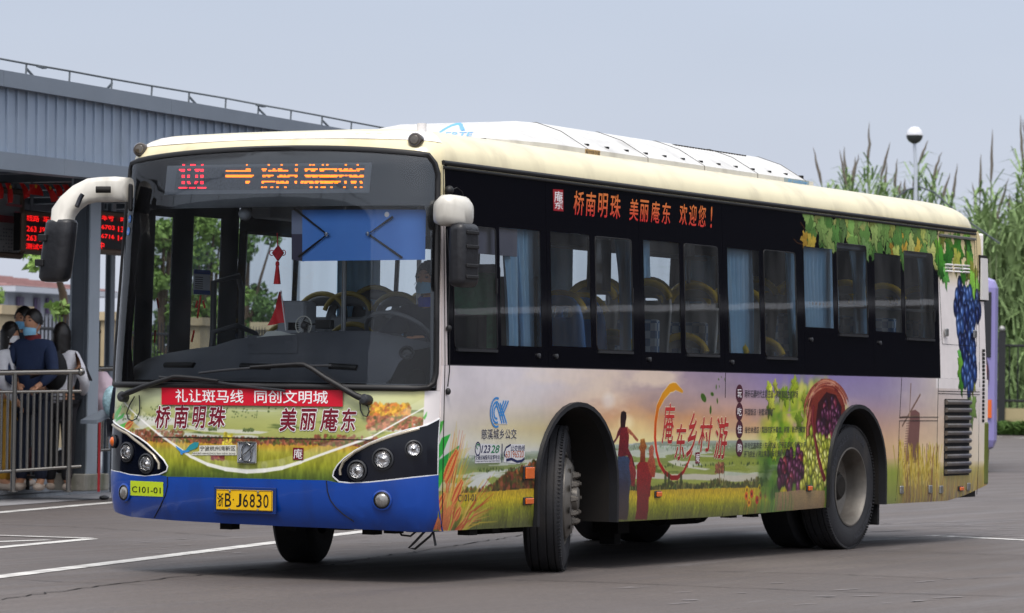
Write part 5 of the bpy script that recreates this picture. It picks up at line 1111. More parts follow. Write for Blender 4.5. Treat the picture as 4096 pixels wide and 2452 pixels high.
# ------------------------------------------------------------------ wheels
M_tyre = mat('tyre_rubber', '26272b', .75, var=.2, vs_=14, bump=.25, bs=60, dirt=('4c4640', .5, 5.0)); M_rim = mat('wheel_steel', '75716b', .5, .5, var=.2, vs_=8, dirt=('3c2c20', .5, 7.0)); M_hub = mat('hub_dark', '26221e', .7, .4, var=.4, vs_=14)
def wheel(loc, rz, dish, name='wheel', side=-1, dual=False):
    """axis along local y; outer face looks to -y"""
    e_ = bpy.data.objects.new(name, None); col.objects.link(e_); e_.parent = bus; e_.location = loc; e_.rotation_euler = (0, 0, rz)
    rt_, wt = .5, .13
    prof = [(.305, -wt*.72), (.315, -wt*.93), (.36, -wt*1.02), (.42, -wt*1.04), (.455, -wt*.98), (.478, -wt*.90), (.492, -wt*.84), (.498, -wt*.76)]
    for gx in (-.62, -.24, .24, .62):
        prof += [(.5, wt*(gx-.05)), (.5, wt*(gx-.035)), (.488, wt*(gx-.025)), (.488, wt*(gx+.025)), (.5, wt*(gx+.035)), (.5, wt*(gx+.05))]
    prof += [(.498, wt*.76), (.478, wt*.90), (.42, wt*1.04), (.315, wt*.93), (.305, wt*.72)]
    ty = MB().lathe([(r, h) for r, h in prof], (0, 0, 0), (0, 1, 0), 72).build('tyre', M_tyre, e_, smooth=35)
    rb = MB()
    for k in range(110):                              # shoulder teeth
        a = 2*math.pi*k/110; rb.obox((.488*math.cos(a), -wt*.88, .488*math.sin(a)), (.006*-math.sin(a), 0, .006*math.cos(a)), (0, .012, 0), (.008*math.cos(a), 0, .008*math.sin(a)))
    rb.build('tread_teeth', M_tyre, ty)
    for t, (a0, a1) in (('DOUBLE COIN', (200, 262)), ('275/70R22.5', (20, 78)), ('RT500', (100, 128))):
        v, f = text_mesh(t, .02); lo, hi = v.min(0), v.max(0); q = (v-lo)/(hi-lo); me = bpy.data.meshes.new('tyre_lettering')
        P = [((.385+.045*b)*math.cos(R(a0+(a1-a0)*a)+math.pi), -wt*1.055, (.385+.045*b)*math.sin(R(a0+(a1-a0)*a))*(-1)*-1) for a, b in q]
        me.from_pydata(P, [], f); link('tyre_lettering', me, mat('tyre_letter', '3c3e44', .6), ty)
    if dish:                                          # deep dish rear rim
        rim = MB().lathe([(.312, -wt*.86), (.318, -wt*.98), (.305, -wt*1.0), (.290, -wt*.80), (.285, -wt*.2), (.272, .03), (.20, .07)], (0, 0, 0), (0, 1, 0), 56).build('rim', M_rim, e_, smooth=35)
        MB().lathe([(.20, .07), (.14, .075), (.11, .03), (.10, -.03), (.08, -.045), (.0, -.045)], (0, 0, 0), (0, 1, 0), 40).build('hub', M_hub, e_, smooth=35); nutc, nuth = .165, .07
    else:
        rim = MB().lathe([(.312, -wt*.80), (.316, -wt*.95), (.300, -wt*.95), (.292, -wt*.7), (.285, -wt*.55), (.275, -.135), (.235, -.168), (.200, -.172), (.150, -.175), (.14, -.168), (.085, -.170), (.08, -.205), (.065, -.215), (0, -.215)], (0, 0, 0), (0, 1, 0), 56).build('rim', M_rim, e_, smooth=35)
        nutc, nuth = .165, -.175
    nb = None
    for k in range(10):
        a = 2*math.pi*k/10; c = (nutc*math.cos(a), nuth, nutc*math.sin(a))
        if nb is None:
            nb = MB().lathe([(.026, 0), (.026, -.010), (.021, -.012), (.0205, -.034), (.012, -.035), (.012, -.046), (0, -.047)], (0, 0, 0), (0, 1, 0), 6).build('wheel_nut', M_rim, rim); nb.location = c
        else: n2 = nb.copy(); col.objects.link(n2); n2.parent = rim; n2.location = c
    for k in range(10):
        a = 2*math.pi*(k+.5)/10; r = .242 if not dish else .24; h = -.166 if not dish else .064
        MB().lathe([(.024, -.004), (.0, -.0045)], (r*math.cos(a), h, r*math.sin(a)), (0, 1, 0), 14).build('rim_hole', M_seam, rim)
    return e_
wheel((2.265, .275, .5), R(23.6), False); wheel((6.98, .19, .5), 0, True)
def wheel_simple(loc, rz): 
    e_ = bpy.data.objects.new('wheel', None); col.objects.link(e_); e_.parent = bus; e_.location = loc; e_.rotation_euler = (0, 0, rz)
    MB().lathe([(.3, -.13), (.42, -.145), (.48, -.13), (.5, -.11), (.5, .11), (.48, .13), (.42, .145), (.3, .13)], (0, 0, 0), (0, 1, 0), 56, closed=True).build('tyre', M_tyre, e_, smooth=35)
    MB().lathe([(.3, 0), (.2, .03), (0, .03)], (0, 0, 0), (0, 1, 0), 24).build('rim', M_rim, e_, smooth=35)
wheel_simple((2.17, 2.18, .5), R(19)); wheel_simple((6.98, .53, .5), 0); wheel_simple((6.98, 2.28, .5), 0); wheel_simple((6.98, 1.95, .5), 0)
MB().box((7.52, .05, .18), (7.545, .45, .62)).build('mud_flap', M_blk, bus, bevel=.01)
# underbody
ub = MB(); ub.box((.55, .66, .33), (1.5, 1.9, .42)).box((1.4, .7, .30), (2.9, 1.85, .60)).box((2.74, .03, .345), (6.36, 2.47, .50)).box((7.62, .03, .37), (9.6, 2.47, .6)).box((5.9, .6, .28), (8.0, 1.9, .5)).box((.42, .10, .36), (1.57, 2.4, .44))
ub.box((3.9, .6, .12), (4.0, .72, .35)).box((3.86, .55, .20), (4.04, .76, .30)).build('underbody', M_under, bus)
MB().tube([(2.17, .5, .45), (2.17, 2.0, .45)], .06, 10).build('axle', M_under, bus); MB().tube([(6.98, .5, .5), (6.98, 2.0, .5)], .09, 10).build('axle', M_under, bus)
MB().tube([(2.85, 1.2, .42), (4.1, 1.2, .42)], .22, 16).build('air_tank', M_under, bus, smooth=40); MB().tube([(5.2, .9, .33), (5.9, .9, .33)], .12, 12).build('air_tank', M_under, bus, smooth=40)
for i, (x_, y_) in enumerate([(.5, 1.7), (.5, 1.2), (.48, .8), (.5, .6), (.52, .45), (.55, .3), (.9, .12), (1.2, .12), (1.3, .1), (4.6, .3), (4.9, .15), (5.3, .2), (5.5, .25)]): MB().box((x_-.05, y_-.04, .29+.012*(i % 3)), (x_+.05, y_+.05, .38)).build('underbody_fitting', M_under, bus)
MB().tube([(.38, .35, .345), (.36, .30, .30), (.37, .24, .295), (.38, .2, .33)], .007, 6).build('hanging_cable', M_blk, bus); MB().tube([(.40, .12, .36), (.36, .20, .26), (.35, .24, .22), (.36, .2, .215), (.38, .1, .30), (.38, .08, .33), (.38, .06, .24)], .008, 6).build('hanging_cable', M_blk, bus)
# far side and rear, seen only through the glass
M_in = mat('interior_panel', '94989e', .7, var=.1, vs_=5); M_ind = mat('interior_dark', '3c4148', .7, var=.1, vs_=5); M_floor = mat('bus_floor', '34383c', .8, var=.15, vs_=8); M_ceil = mat('interior_ceiling', 'b4b8be', .7)
glazing('window_surround', Sf, 1.70, 5.0, 1.388, 2.672, [(1.80, 2.42, 1.52, 2.31), (2.48, 3.1, 1.52, 2.31), (3.2, 3.84, 1.52, 2.31), (3.9, 4.9, 1.52, 2.31)], M_frit, band_uv, -1)
glazing('window_surround', Sf, 6.25, 9.7, 1.388, 2.672, [(6.35, 6.95, 1.72, 2.42), (7.02, 7.6, 1.72, 2.42), (7.7, 8.5, 1.72, 2.42)], M_frit, band_uv, -1)
glazing('door', Sf, .46, 1.68, .36, 2.672, [(.66, .87, .55, 2.38), (1.12, 1.46, .55, 2.40)], M_ind, band_uv, -1)
glazing('door', Sf, 5.02, 6.23, .36, 2.672, [(5.12, 5.55, .55, 2.40), (5.68, 6.12, .55, 2.40)], M_ind, band_uv, -1)
fg = MB()
for a, b, c, d in ((1.78, 4.95, 1.5, 2.33), (6.33, 8.52, 1.7, 2.44)): fg.add([Sf(a, c, -.01), Sf(b, c, -.01), Sf(b, d, -.01), Sf(a, d, -.01)], [(0, 1, 2, 3)])
fg.build('far_window_pane', glass('far_glass', (.80, .86, .88), 1, 0, 1.5, dust=.14), bus, fix=False)
dg_ = MB()
for a, b in ((.65, .88), (1.11, 1.47), (5.1, 6.14)): dg_.add([Sf(a, .54, -.01), Sf(b, .54, -.01), Sf(b, 2.41, -.01), Sf(a, 2.41, -.01)], [(0, 1, 2, 3)])
dg_.build('door_pane', glass('door_glass', (.66, .69, .70), 1, 0, 1.5, dust=.12), bus, fix=False)
MB().box((1.70, 2.46, .34), (5.0, 2.50, 1.386)).box((6.25, 2.46, .36), (9.75, 2.50, 1.386)).build('far_side_panel', M_white, bus)
MB().box((.5, .06, 2.60), (9.6, 2.44, 2.63)).build('ceiling', M_ceil, bus)
MB().box((.55, .66, .62), (2.0, 1.05, .66)).box((.5, 1.05, .40), (5.9, 2.44, .44)).box((2.80, .07, .72), (6.3, 1.05, .76)).box((6.3, .07, 1.17), (9.6, 2.44, 1.2)).build('floor', M_floor, bus)
MB().box((9.55, .07, .95), (9.6, 2.44, 2.6)).build('rear_wall', M_ind, bus)
MB().box((.48, .05, 1.17), (1.74, .075, 1.49)).box((1.75, .05, 1.17), (5.9, .07, 1.50)).box((5.9, .05, 1.17), (8.69, .07, 1.69)).build('inner_wall', M_ind, bus)
MB().box((1.78, .08, 2.40), (8.6, .26, 2.59)).box((1.78, 2.26, 2.42), (8.6, 2.42, 2.59)).build('air_duct', M_in, bus, bevel=.02)
MB().box((.42, .12, 2.42), (.55, 2.38, 2.60)).build('header_box', mat('header_navy', '20304e', .6), bus, bevel=.01)
# dashboard
tp = [(300, 866), (380, 856), (480, 844), (590, 831), (650, 812), (720, 806), (800, 801), (900, 801), (960, 813), (1010, 826), (1042, 838)]
P = []
for i, (a, b) in enumerate(tp):
    q = on_plane(a, b, 0, .80 if i < 9 else .70); y = min(max(q[1], .12), 2.40); s_ = (1.25-y)*1.03
    f0 = F(max(-1.28, min(sN-.06, s_)), 1.262, -.045); zt = q[2]
    col_p = [(f0[0], y, 1.20), tuple(f0[:2])+(1.27,), (f0[0]+.06, y, 1.30), (f0[0]+.15, y, 1.36+(zt-1.44)*.5), (f0[0]+.30, y, zt-.035), (.75, y, zt), (.95, y, zt-.01), (1.05, y, zt-.10), (1.05, y, .66)]
    P.append([(max(c[0], f0[0]), y, c[2]) for c in col_p])
db = MB().grid(P).build('dashboard', M_dash, bus, smooth=60)
def on_dash(px, py):
    r = ray(px, py); P0 = F(0, 1.3); best = None
    for i in range(len(P)-1):
        for j in range(len(P[0])-1):
            a, b, c, d = (np.array(q) for q in (P[i][j], P[i][j+1], P[i+1][j+1], P[i+1][j]))
            for t in ((a, b, c), (a, c, d)):
                n_ = np.cross(t[1]-t[0], t[2]-t[0])
                if np.linalg.norm(n_) < 1e-12 or abs(r@n_) < 1e-9: continue
                k = ((t[0]-CAM)@n_)/(r@n_); Q = CAM+r*k
                if min(np.cross(t[(m+1) % 3]-t[m], Q-t[m])@n_ for m in range(3)) >= -1e-9 and (best is None or k < best[0]): best = (k, Q)
    return (best[1] if best else on_plane(px, py, 0, .5)) - r/np.linalg.norm(r)*.012
M_vent = mat('vent_black', '16181b', .5)
for (xa, ya, xb, yb) in ((400, 884, 470, 884), (583, 886, 655, 888), (797, 886, 864, 890)):
    v_ = MB().tube([on_dash(xa+(xb-xa)*t, ya+(yb-ya)*t) for t in np.linspace(0, 1, 6)], .020, 8).build('air_vent', M_vent, db, smooth=50)
    MB().tube([on_dash(xa+(xb-xa)*t, ya-5+(yb-ya)*t)+np.array([-.018, 0, .004]) for t in np.linspace(0.05, .95, 6)], .003, 5).build('vent_blade', M_dgrey, v_)
MB().lathe([(.045, 0), (.05, .02), (.035, .03), (.03, .0), (0, -.01)], on_dash(985, 857), (-.8, -.4, .4), 20).build('air_vent', M_vent, db, smooth=50)
MB().grid([[on_dash(x_, y_) for y_ in (812, 835, 856)] for x_ in (600, 640, 690, 720)]).build('dash_lid', M_dash, db, smooth=60)
# steering wheel
wc = on_plane(968, 812, 0, .92); nrm = np.array([.62, 0, .78]); ax1 = np.array([0, 1., 0]); ax2 = np.cross(nrm, ax1)
sw = MB().tube([wc+.235*(math.cos(t)*ax1+math.sin(t)*ax2) for t in np.linspace(0, 2*math.pi, 33)], .015, 8, caps=False); sw = sw.build('steering_wheel', mat('wheel_grey', '55585c', .5), bus, smooth=60)
MB().tube([wc-nrm*.04+.22*ax1, wc-nrm*.06, wc-nrm*.04-.22*ax1], .018, 6).lathe([(.07, -.08), (.075, -.04), (0, -.035)], wc, nrm, 16).build('spokes', M_dgrey, sw, smooth=50)
# sunshade with folding arms
M_shade = mat('sunshade_blue', '5a9cff', .6, var=.05, vs_=6)
sh = [fs(712, 502), fs(1038, 502), fs(1038, 625), (fs(1038, 625)[0], fs(712, 627)[1]), fs(712, 627)]
ssd = patch('sunshade', [fs(712, 502), fs(1038, 503), fs(1038, 625), fs(712, 627)], F, -.10, M_shade, bus, step=.3)
for pts in (((695, 500), (776, 563), (706, 617)), ((940, 520), (878, 562), (965, 620))):
    am = MB().tube([F(*fs(*q), -.085) for q in pts], .008, 6).build('folding_arm', M_blk, ssd, smooth=60); MB().lathe([(.016, 0), (.014, .01), (0, .012)], F(*fs(*pts[1]), -.08), (-1, 0, 0), 12).build('arm_joint', M_chrome, am)
patch('sunshade', [fs(682, 502), fs(712, 502), fs(712, 560), fs(682, 560)], F, -.12, mat('shade_lavender', '8c96b4', .6), bus, step=.3)
patch('sunshade', [fs(682, 560), fs(712, 560), fs(712, 627), fs(682, 622)], F, -.12, mat('shade_violet', '403a58', .6), bus, step=.3)
patch('glass_dot', [(fs(936, 519)[0]+.017*math.cos(t), fs(936, 519)[1]+.017*math.sin(t)) for t in np.linspace(0, 6.283, 17)[:-1]], F, -.004, M_wp, bus, step=.5)
dc = F(*fs(573, 512), -.10); MB().ell(dc, (.045, .045, .045)).build('dome_camera', M_in, bus, smooth=60)
# seats
M_sg = mat('seat_shell_grey', 'a8a8a2', .45, coat=.2); M_sbk = mat('seat_shell_dark', '4c4e54', .5, coat=.2); M_sb = mat('seat_shell_blue', '3c86c8', .4, coat=.3); M_sy = mat('seat_yellow', 'e8c028', .4, coat=.2)
M_chk = bpy.data.materials.new('check_cloth'); M_chk.use_nodes = True; t = M_chk.node_tree; ck = nd(t, 'ShaderNodeTexChecker'); ck.inputs['Scale'].default_value = 18; ck.inputs[1].default_value = (.10, .22, .42, 1); ck.inputs[2].default_value = (.55, .66, .74, 1)
tcn = nd(t, 'ShaderNodeTexCoord'); t.links.new(tcn.outputs['Object'], ck.inputs[0]); t.links.new(ck.outputs[0], t.nodes['Principled BSDF'].inputs['Base Color']); t.nodes['Principled BSDF'].inputs['Roughness'].default_value = .9
def seat_proto(shell, cushion=True):
    e_ = bpy.data.objects.new('seat', None); col.objects.link(e_)   # faces local -x, origin under the backrest, top at z = 1.15
    mb = MB(); W_ = .215
    def prf(y): return .0
    out_ = []
    # shell with a hand-hole below the top: grid with a missing window
    ys = np.array([-W_, -.19, -.13, -.06, 0, .06, .13, .19, W_]); zz = [.42, .6, .8, .92, .965, 1.0, 1.04, 1.08, 1.12]
    def pt(y, z): 
        top = 1.15-.9*y*y*2.2; zc = min(z, top); return (.04+.12*(z-.42)/.7+(.05 if abs(y) < .2 else .02)-.0*z, y*(1.0 if z < .95 else 1-(z-.95)*1.1), zc)
    bm = bmesh.new(); V = [[bm.verts.new(pt(y, z)) for z in zz] for y in ys]
    for i in range(8):
        for j in range(8):
            if 2 <= i <= 5 and 4 <= j <= 5: continue
            bm.faces.new((V[i][j], V[i+1][j], V[i+1][j+1], V[i][j+1]))
    bm.normal_update(); me = bpy.data.meshes.new('backrest'); bm.to_mesh(me); bm.free(); b_ = link('backrest', me, shell, e_)
    md = b_.modifiers.new('t', 'SOLIDIFY'); md.thickness = .035; sm(b_, 1)
    MB().tube([(.13+.03*0, .20*math.sin(t)*1.0, .98+.155*math.cos(t)) for t in np.linspace(-1.35, 1.35, 13)], .027 if shell is not M_sbk else .018, 8).build('grab_rim', M_sy if shell is not M_sbk else mat('seat_yellow_worn', '9c8840', .5), e_, smooth=60)
    MB().box((-.42, -W_, .40), (.06, W_, .46)).build('seat_base', shell, e_, bevel=.02)
    if cushion:
        MB().box((-.005, -.17, .48), (.045, .17, .86)).build('cushion', M_chk, e_, bevel=.02); MB().box((-.40, -.19, .462), (.0, .19, .50)).build('cushion', M_chk, e_, bevel=.015)
    MB().box((-.25, -.03, 0), (-.15, .03, .40)).build('pedestal', M_dgrey, e_)
    return e_
sg = seat_proto(M_sg); sgk = seat_proto(M_sbk); sb_ = seat_proto(M_sb, False)
place = [(sb_, 2.80, .42, .78, 1), (sb_, 3.28, .50, .78, 1), (sgk, 2.45, 2.10, .42+.36, 0), (sgk, 2.45, 1.80+.52, .42+.36, 0), (sgk, 3.3, 1.85, .42+.45, 0)]
for x_ in (3.75, 4.55, 5.35): place += [(sg, x_, .36, .90, 0), (sg, x_, .80, .90, 0)]
for x_ in (2.9, 3.7, 4.5): place += [(sgk, x_, 2.15, .84, 0)]
for x_ in (6.55, 7.35, 8.15, 8.95): place += [(sg, x_, .36, 1.02, 0), (sg, x_, .80, 1.02, 0), (sg, x_, 1.75, 1.02, 0), (sg, x_, 2.18, 1.02, 0)]
place += [(sgk, 2.55, 1.75, .78, 0), (sgk, 1.9, 2.25, .55, 0), (sgk, 1.95, 1.75, .55, 0)]
place += [(sg, 4.25, .30, .52, 0), (sg, 4.95, .30, .52, 0), (sg, 3.1, .30, .52, 0), (sg, 5.6, .30, .52, 0)]
used = set()
for pr_, x_, y_, z_, fl in place:
    if id(pr_) in used: c = copy_tree(pr_)
    else: c = pr_; used.add(id(pr_))
    c.parent = bus; c.location = (x_, y_, z_); c.rotation_euler = (0, 0, math.pi if fl else 0)
# driver's seat, partition, poles
MB().box((1.52, .30, 1.30), (1.66, .78, 2.02)).build('driver_seat', mat('driver_seat_green', '1c7a48', .8, var=.3, vs_=20), bus, bevel=.05); MB().box((1.62, .34, 1.40), (1.70, .74, 2.08)).build('driver_seat', mat('driver_seat_grey', '8a8c98', .7), bus, bevel=.03)
MB().box((1.74, .1, .66), (1.77, 1.0, 2.0)).build('partition', M_ind, bus); MB().box((.50, .082, 1.50), (1.04, .09, 1.72)).build('blackout_sheet', M_frit, bus)
pb = MB()
for x_, y_ in ((1.8, 1.05), (2.9, 1.05), (1.75, 1.62), (4.9, 1.2), (6.3, 1.2), (6.3, 1.6)): pb.tube([(x_, y_, .45), (x_, y_, 2.6)], .017, 8)
pb.tube([(1.8, 1.05, 2.3), (6.3, 1.05, 2.3)], .016, 8).tube([(6.2, .12, 1.95), (8.8, .12, 1.95)], .014, 8)
pb.build('grab_pole', mat('pole_grey', 'a8aaac', .35, .7), bus, smooth=60)
MB().tube([(1.15, 2.30, 1.0), (1.15, 2.30, 1.95), (1.45, 2.30, 2.0), (1.5, 2.3, 1.9), (1.5, 2.30, 1.0)], .022, 8).tube([(.95, 2.2, 1.3), (1.0, 2.2, 1.6), (1.15, 2.1, 1.65), (1.3, 2.05, 1.6), (1.35, 2.0, 1.3)], .02, 8).build('grab_rail', mat('rail_dark', '34383e', .5), bus, smooth=60)
MB().box((2.45, .085, 1.93), (2.80, .09, 2.29)).build('blackout_sheet', M_frit, bus)
# curtains
M_cur = mat('curtain_blue', 'b8e2ff', .85, var=.06, vs_=5)
def curtain(x0, x1, z0, z1, y=.105, folds=9, gather=0, name='curtain'):
    P = []
    for i in range(folds*6+1):
        t = i/(folds*6); P.append([(x0+(x1-x0)*(t if not gather else .5+(t-.5)*(1-gather*math.sin(math.pi*(z-z0)/(z1-z0)))), y+.022*math.sin(2*math.pi*folds*t+.6*math.sin(3*z))+.01*math.sin(5*t+z*3)+tum(z), z) for z in np.linspace(z0, z1, 9)])
    return MB().grid(P).build(name, M_cur, bus, smooth=80)
def cpx(a, b, z0, z1, y=.12, **k): curtain(on_plane(a, 700, 1, y+.02)[0], on_plane(b, 700, 1, y+.02)[0], z0, z1, y, **k)
cpx(1223, 1264, 1.50, 2.33, folds=3); cpx(1258, 1298, 1.50, 2.33, .10, folds=4); cpx(1497, 1533, 1.50, 2.33, folds=4, gather=.35); cpx(1556, 1568, 2.05, 2.34, folds=2)
cpx(1761, 1818, 1.50, 2.34, folds=6); cpx(1946, 2024, 1.73, 2.42, .09, folds=9); cpx(2064, 2098, 1.68, 2.46, folds=4, gather=.5); cpx(2228, 2260, 1.68, 2.46, folds=4, gather=.4); cpx(1910, 1930, 1.50, 2.34, folds=3)
for x_ in (3.15, 6.2, 8.9): 
    P = []
    for i in range(25): P.append([(x_-.3+.6*i/24, 2.36+.02*math.sin(i*1.6), z) for z in (1.5, 2.45)])
    MB().grid(P).build('curtain', M_cur, bus, smooth=80)
ps_ = on_plane(489, 683, 1, 2.44); po_ = MB().box((ps_[0]-.10, 2.44, ps_[2]-.085), (ps_[0]+.10, 2.445, ps_[2]+.085)).build('door_poster', mat('poster_white', 'd8dce4', .6), bus); MB().box((ps_[0]-.10, 2.437, ps_[2]+.055), (ps_[0]+.10, 2.4395, ps_[2]+.085)).box((ps_[0]-.10, 2.437, ps_[2]-.085), (ps_[0]+.10, 2.4395, ps_[2]-.055)).build('poster_band', mat('poster_blue', '2450a0', .6), po_)
for k in range(6): MB().box((ps_[0]-.085, 2.4385, ps_[2]-.045+.015*k), (ps_[0]+.01, 2.4395, ps_[2]-.040+.015*k)).build('print_line', M_gy, po_)
for (a, b), (c, d) in (((486, 715), (478, 770)), ((478, 728), (474, 745)), ((492, 728), (496, 746)), ((380, 722), (384, 745)), ((376, 800), (374, 830)), ((470, 800), (464, 828))): MB().tube([on_plane(a, b, 1, 2.43), on_plane(c, d, 1, 2.43)], .007, 5).build('red_tape', mat('red_tape', 'e03020', .6), bus)
MB().box((.80, .09, 2.12), (1.45, .11, 2.30)).build('roller_shade', mat('shade_grey', '8a8898', .7), bus)
# mirrors
def loft(pts, sec, name, m, par, lv=1):             # pts: (centre, half a vector, half b vector)
    rings = []
    for c, a, b in pts: rings.append([np.array(c)+np.array(a)*math.cos(t)*(abs(math.cos(t))**-.35 if abs(math.cos(t)) > .02 else 1)+np.array(b)*math.sin(t)*(abs(math.sin(t))**-.35 if abs(math.sin(t)) > .02 else 1) for t in np.linspace(0, 2*math.pi, sec+1)[:-1]+.2])
    mb = MB(); n = sec
    for rg_ in rings: mb.v += [tuple(q) for q in rg_]
    for i in range(len(rings)-1):
        for k in range(n): mb.f.append((i*n+k, i*n+(k+1) % n, (i+1)*n+(k+1) % n, (i+1)*n+k))
    mb.f.append(tuple(range(n-1, -1, -1))); mb.f.append(tuple((len(rings)-1)*n+k for k in range(n)))
    return mb.build(name, m, par, smooth=70)
M_mw = mat('mirror_white', 'cfccc2', .35, coat=.3, dirt=('8a8478', .5, 9.0)); M_mk = mat('mirror_black', '1d1e22', .42, var=.2, vs_=9, bump=.3, bs=25)
def fm(px, py, x_): return on_plane(px, py, 0, x_)
ctl = [((310, 459), .16, 28), ((285, 458), .13, 29), ((250, 459), .09, 29), ((222, 461), .05, 28), ((195, 472), .0, 26), ((170, 493), -.05, 25), ((154, 515), -.08, 26), ((151, 538), -.10, 24)]
L_ = []
for i, (q, x_, r) in enumerate(ctl):
    c = fm(*q, x_); rr = r/345; t = np.array([ctl[min(i+1, 7)][0][0]-ctl[max(i-1, 0)][0][0], ctl[min(i+1, 7)][0][1]-ctl[max(i-1, 0)][0][1]], float); t /= np.linalg.norm(t)
    pv = np.array([0, -t[1]*-1*-1, 0])  # perpendicular in the Y/Z plane
    L_.append((c, (0, rr*t[1], -rr*t[0]), (.07, 0, 0)))
mir = loft(L_, 14, 'mirror_arm', M_mw, bus)
MB().tube([fm(232, 459, -.03), fm(268, 459, .02)], .022, 8).build('arm_recess', M_seam, mir, smooth=60)
MB().tube([fm(186, 500, -.11), fm(194, 480, -.08), fm(200, 462+8, -.07)], .016, 8).build('front_view_mirror', M_gloss, mir, smooth=60)
c = fm(141, 608, -.10); up_ = np.array([0, -.028, .205]); 
loft([(c+up_*k, (0, .108*w, 0), (.075*w, .0, 0)) for k, w in ((1.03, .55), (1.0, .85), (.9, .98), (.5, 1.0), (0, 1.02), (-.5, 1.02), (-.85, .98), (-.97, .8), (-1.0, .5))], 16, 'mirror_housing', M_mk, mir)
for k in (.42, -.38): MB().obox(c+up_*k+np.array([-.04, .085, 0]), (.045, 0, 0), (0, .035, 0), (0, 0, .022)).build('tape', M_blk, mir, bevel=.005)
MB().obox(fm(316, 478, .17), (.05, .03, 0), (0, .015, 0), (0, 0, .09)).build('mirror_bracket', M_blk, mir, bevel=.01)
c1 = on_plane(1100, 517, 1, -.10); nm = loft([((c1[0]-.055, .0, 2.35), (.04, 0, 0), (0, 0, .07)), ((c1[0]-.045, -.05, 2.36), (.075, 0, 0), (0, 0, .10)), ((c1[0]-.01, -.10, 2.365), (.12, 0, 0), (0, 0, .098)), ((c1[0]+.02, -.15, 2.355), (.11, 0, 0), (0, 0, .098)), ((c1[0]+.03, -.19, 2.345), (.06, 0, 0), (0, 0, .07))], 16, 'mirror_arm', M_mw, bus)
c2 = on_plane(1123, 613, 1, -.16); mh = MB().box((c2[0]-.115, -.22, c2[2]-.215), (c2[0]+.115, -.10, c2[2]+.19)).build('mirror_housing', M_mk, nm, bevel=.045)
mh.modifiers['b'].segments = 5; autosmooth(mh, 80)
for k in (.13, .04, -.08, -.15): MB().obox((c2[0], -.224, c2[2]+k), (.075, 0, 0), (0, .006, 0), (0, 0, .012)).build('housing_rib', M_blk, mh, bevel=.005)
MB().tube([(c2[0]+.125, -.15, c2[2]-.18), (c2[0]+.128, -.15, c2[2]+.16)], .006, 6).build('mirror_edge', M_chrome, mh)
MB().ell(Sd(.405, 2.50, .03), (.03, .03, .03)).tube([Sd(.42, 2.5, .03), Sd(.47, 2.52, .05), Sd(.53, 2.5, .05), Sd(.55, 2.44, .06)], .004, 5).build('side_camera', M_blk, bus, smooth=60)
for z_ in (1.62, 1.02+.2): MB().ell((.385, -.012, z_), (.016, .02, .022)).build('hinge', M_blk, bus, smooth=60)
MB().tube([(.375, -.01, 1.62), (.39, -.012, 2.0), (.40, -.01+tum(2.3), 2.25)], .004, 5).tube([(.38, -.012, 1.25), (.40, -.012, 1.35), (.398, -.010, 1.6)], .004, 5).build('loose_cable', M_blk, bus)
# things standing on the dashboard (things of their own)
fb = on_plane(692, 800, 0, .62); ft = on_plane(680, 703, 0, .62)
fl = thing('desk_flag', 'small red flag on a white stick standing on the bus dashboard', 'flag', tuple(fb)); 
def loc(o, P): return [tuple(np.array(q)-np.array(o.location)) for q in P]
MB().tube(loc(fl, [fb, ft]), .004, 6).build('stick', M_wp, fl)
q = [ft+np.array([0, 0, -.01]), ft*.35+fb*.65+np.array([0, .0, .0]), on_plane(650, 787, 0, .60), on_plane(652, 775, 0, .60)]
P = []
for i in range(9):
    t = i/8; a = (ft*.98+fb*.02)*(1-t)+(ft*.2+fb*.8)*t; b = on_plane(678, 707, 0, .6)*(1-t)**2 + on_plane(648, 788, 0, .6)*(1-(1-t)**2)
    P.append([a+(b-a)*k+np.array([.015*math.sin(k*7+t*3), 0, 0]) for k in np.linspace(0, 1, 7)])
MB().grid([loc(fl, r) for r in P]).build('flag_cloth', mat('flag_red', 'd8222c', .6), fl, smooth=80)
kc = on_plane(672, 612, 0, .42); kn = thing('knot_charm', 'red knotted charm with a long tassel hanging inside the windscreen', 'charm', tuple(kc))
MB().prism(loc(kn, [kc+np.array([0, -.045, 0]), kc+np.array([0, 0, -.055]), kc+np.array([0, .045, 0]), kc+np.array([0, 0, .05])]), (.012, 0, 0)).build('knot', mat('charm_red', 'c0182c', .7, var=.5, vs_=60), kn)
MB().tube(loc(kn, [kc+np.array([0, 0, .04]), kc+np.array([0, .005, .13])]), .004, 5).build('cord', MATS['charm_red'], kn)
tb = MB()
for sx in (-1, 1): tb.tube([(0, sx*(.045+.018*math.cos(t)), .018*math.sin(t)) for t in np.linspace(0, 6.3, 10)], .003, 4)
tb.build('loop', MATS['charm_red'], kn)
MB().lathe([(.006, -.055), (.012, -.06), (.014, -.08), (.010, -.085), (.018, -.15), (.024, -.205), (0, -.205)], (0, 0, 0), (0, 0, 1), 14).build('tassel', mat('tassel_red', 'e02c34', .8, var=.3, vs_=40), kn, smooth=40)
cq = on_dash(690, 818)+np.array([-.05, -.02, -.0]); cl_ = MB().grid([[(cq[0]+.04-.022*i+.008*math.sin(j*2), cq[1]+.13-.042*j+.012*i, cq[2]+.045-.020*i*(.6+.4*math.sin(j))-.004*j+.008*math.sin(i*2+j)) for j in range(7)] for i in range(5)]).build('cloth', mat('rag_white', 'c8ccc8', .9), smooth=80); tag(cl_, 'crumpled white rag lying on the bus dashboard below the flag', 'cloth')
fc_ = on_plane(735, 788, 0, .66); fn_o = thing('desk_fan', 'small white round desk fan on the bus dashboard', 'fan', tuple(fc_))
fm_ = MB()
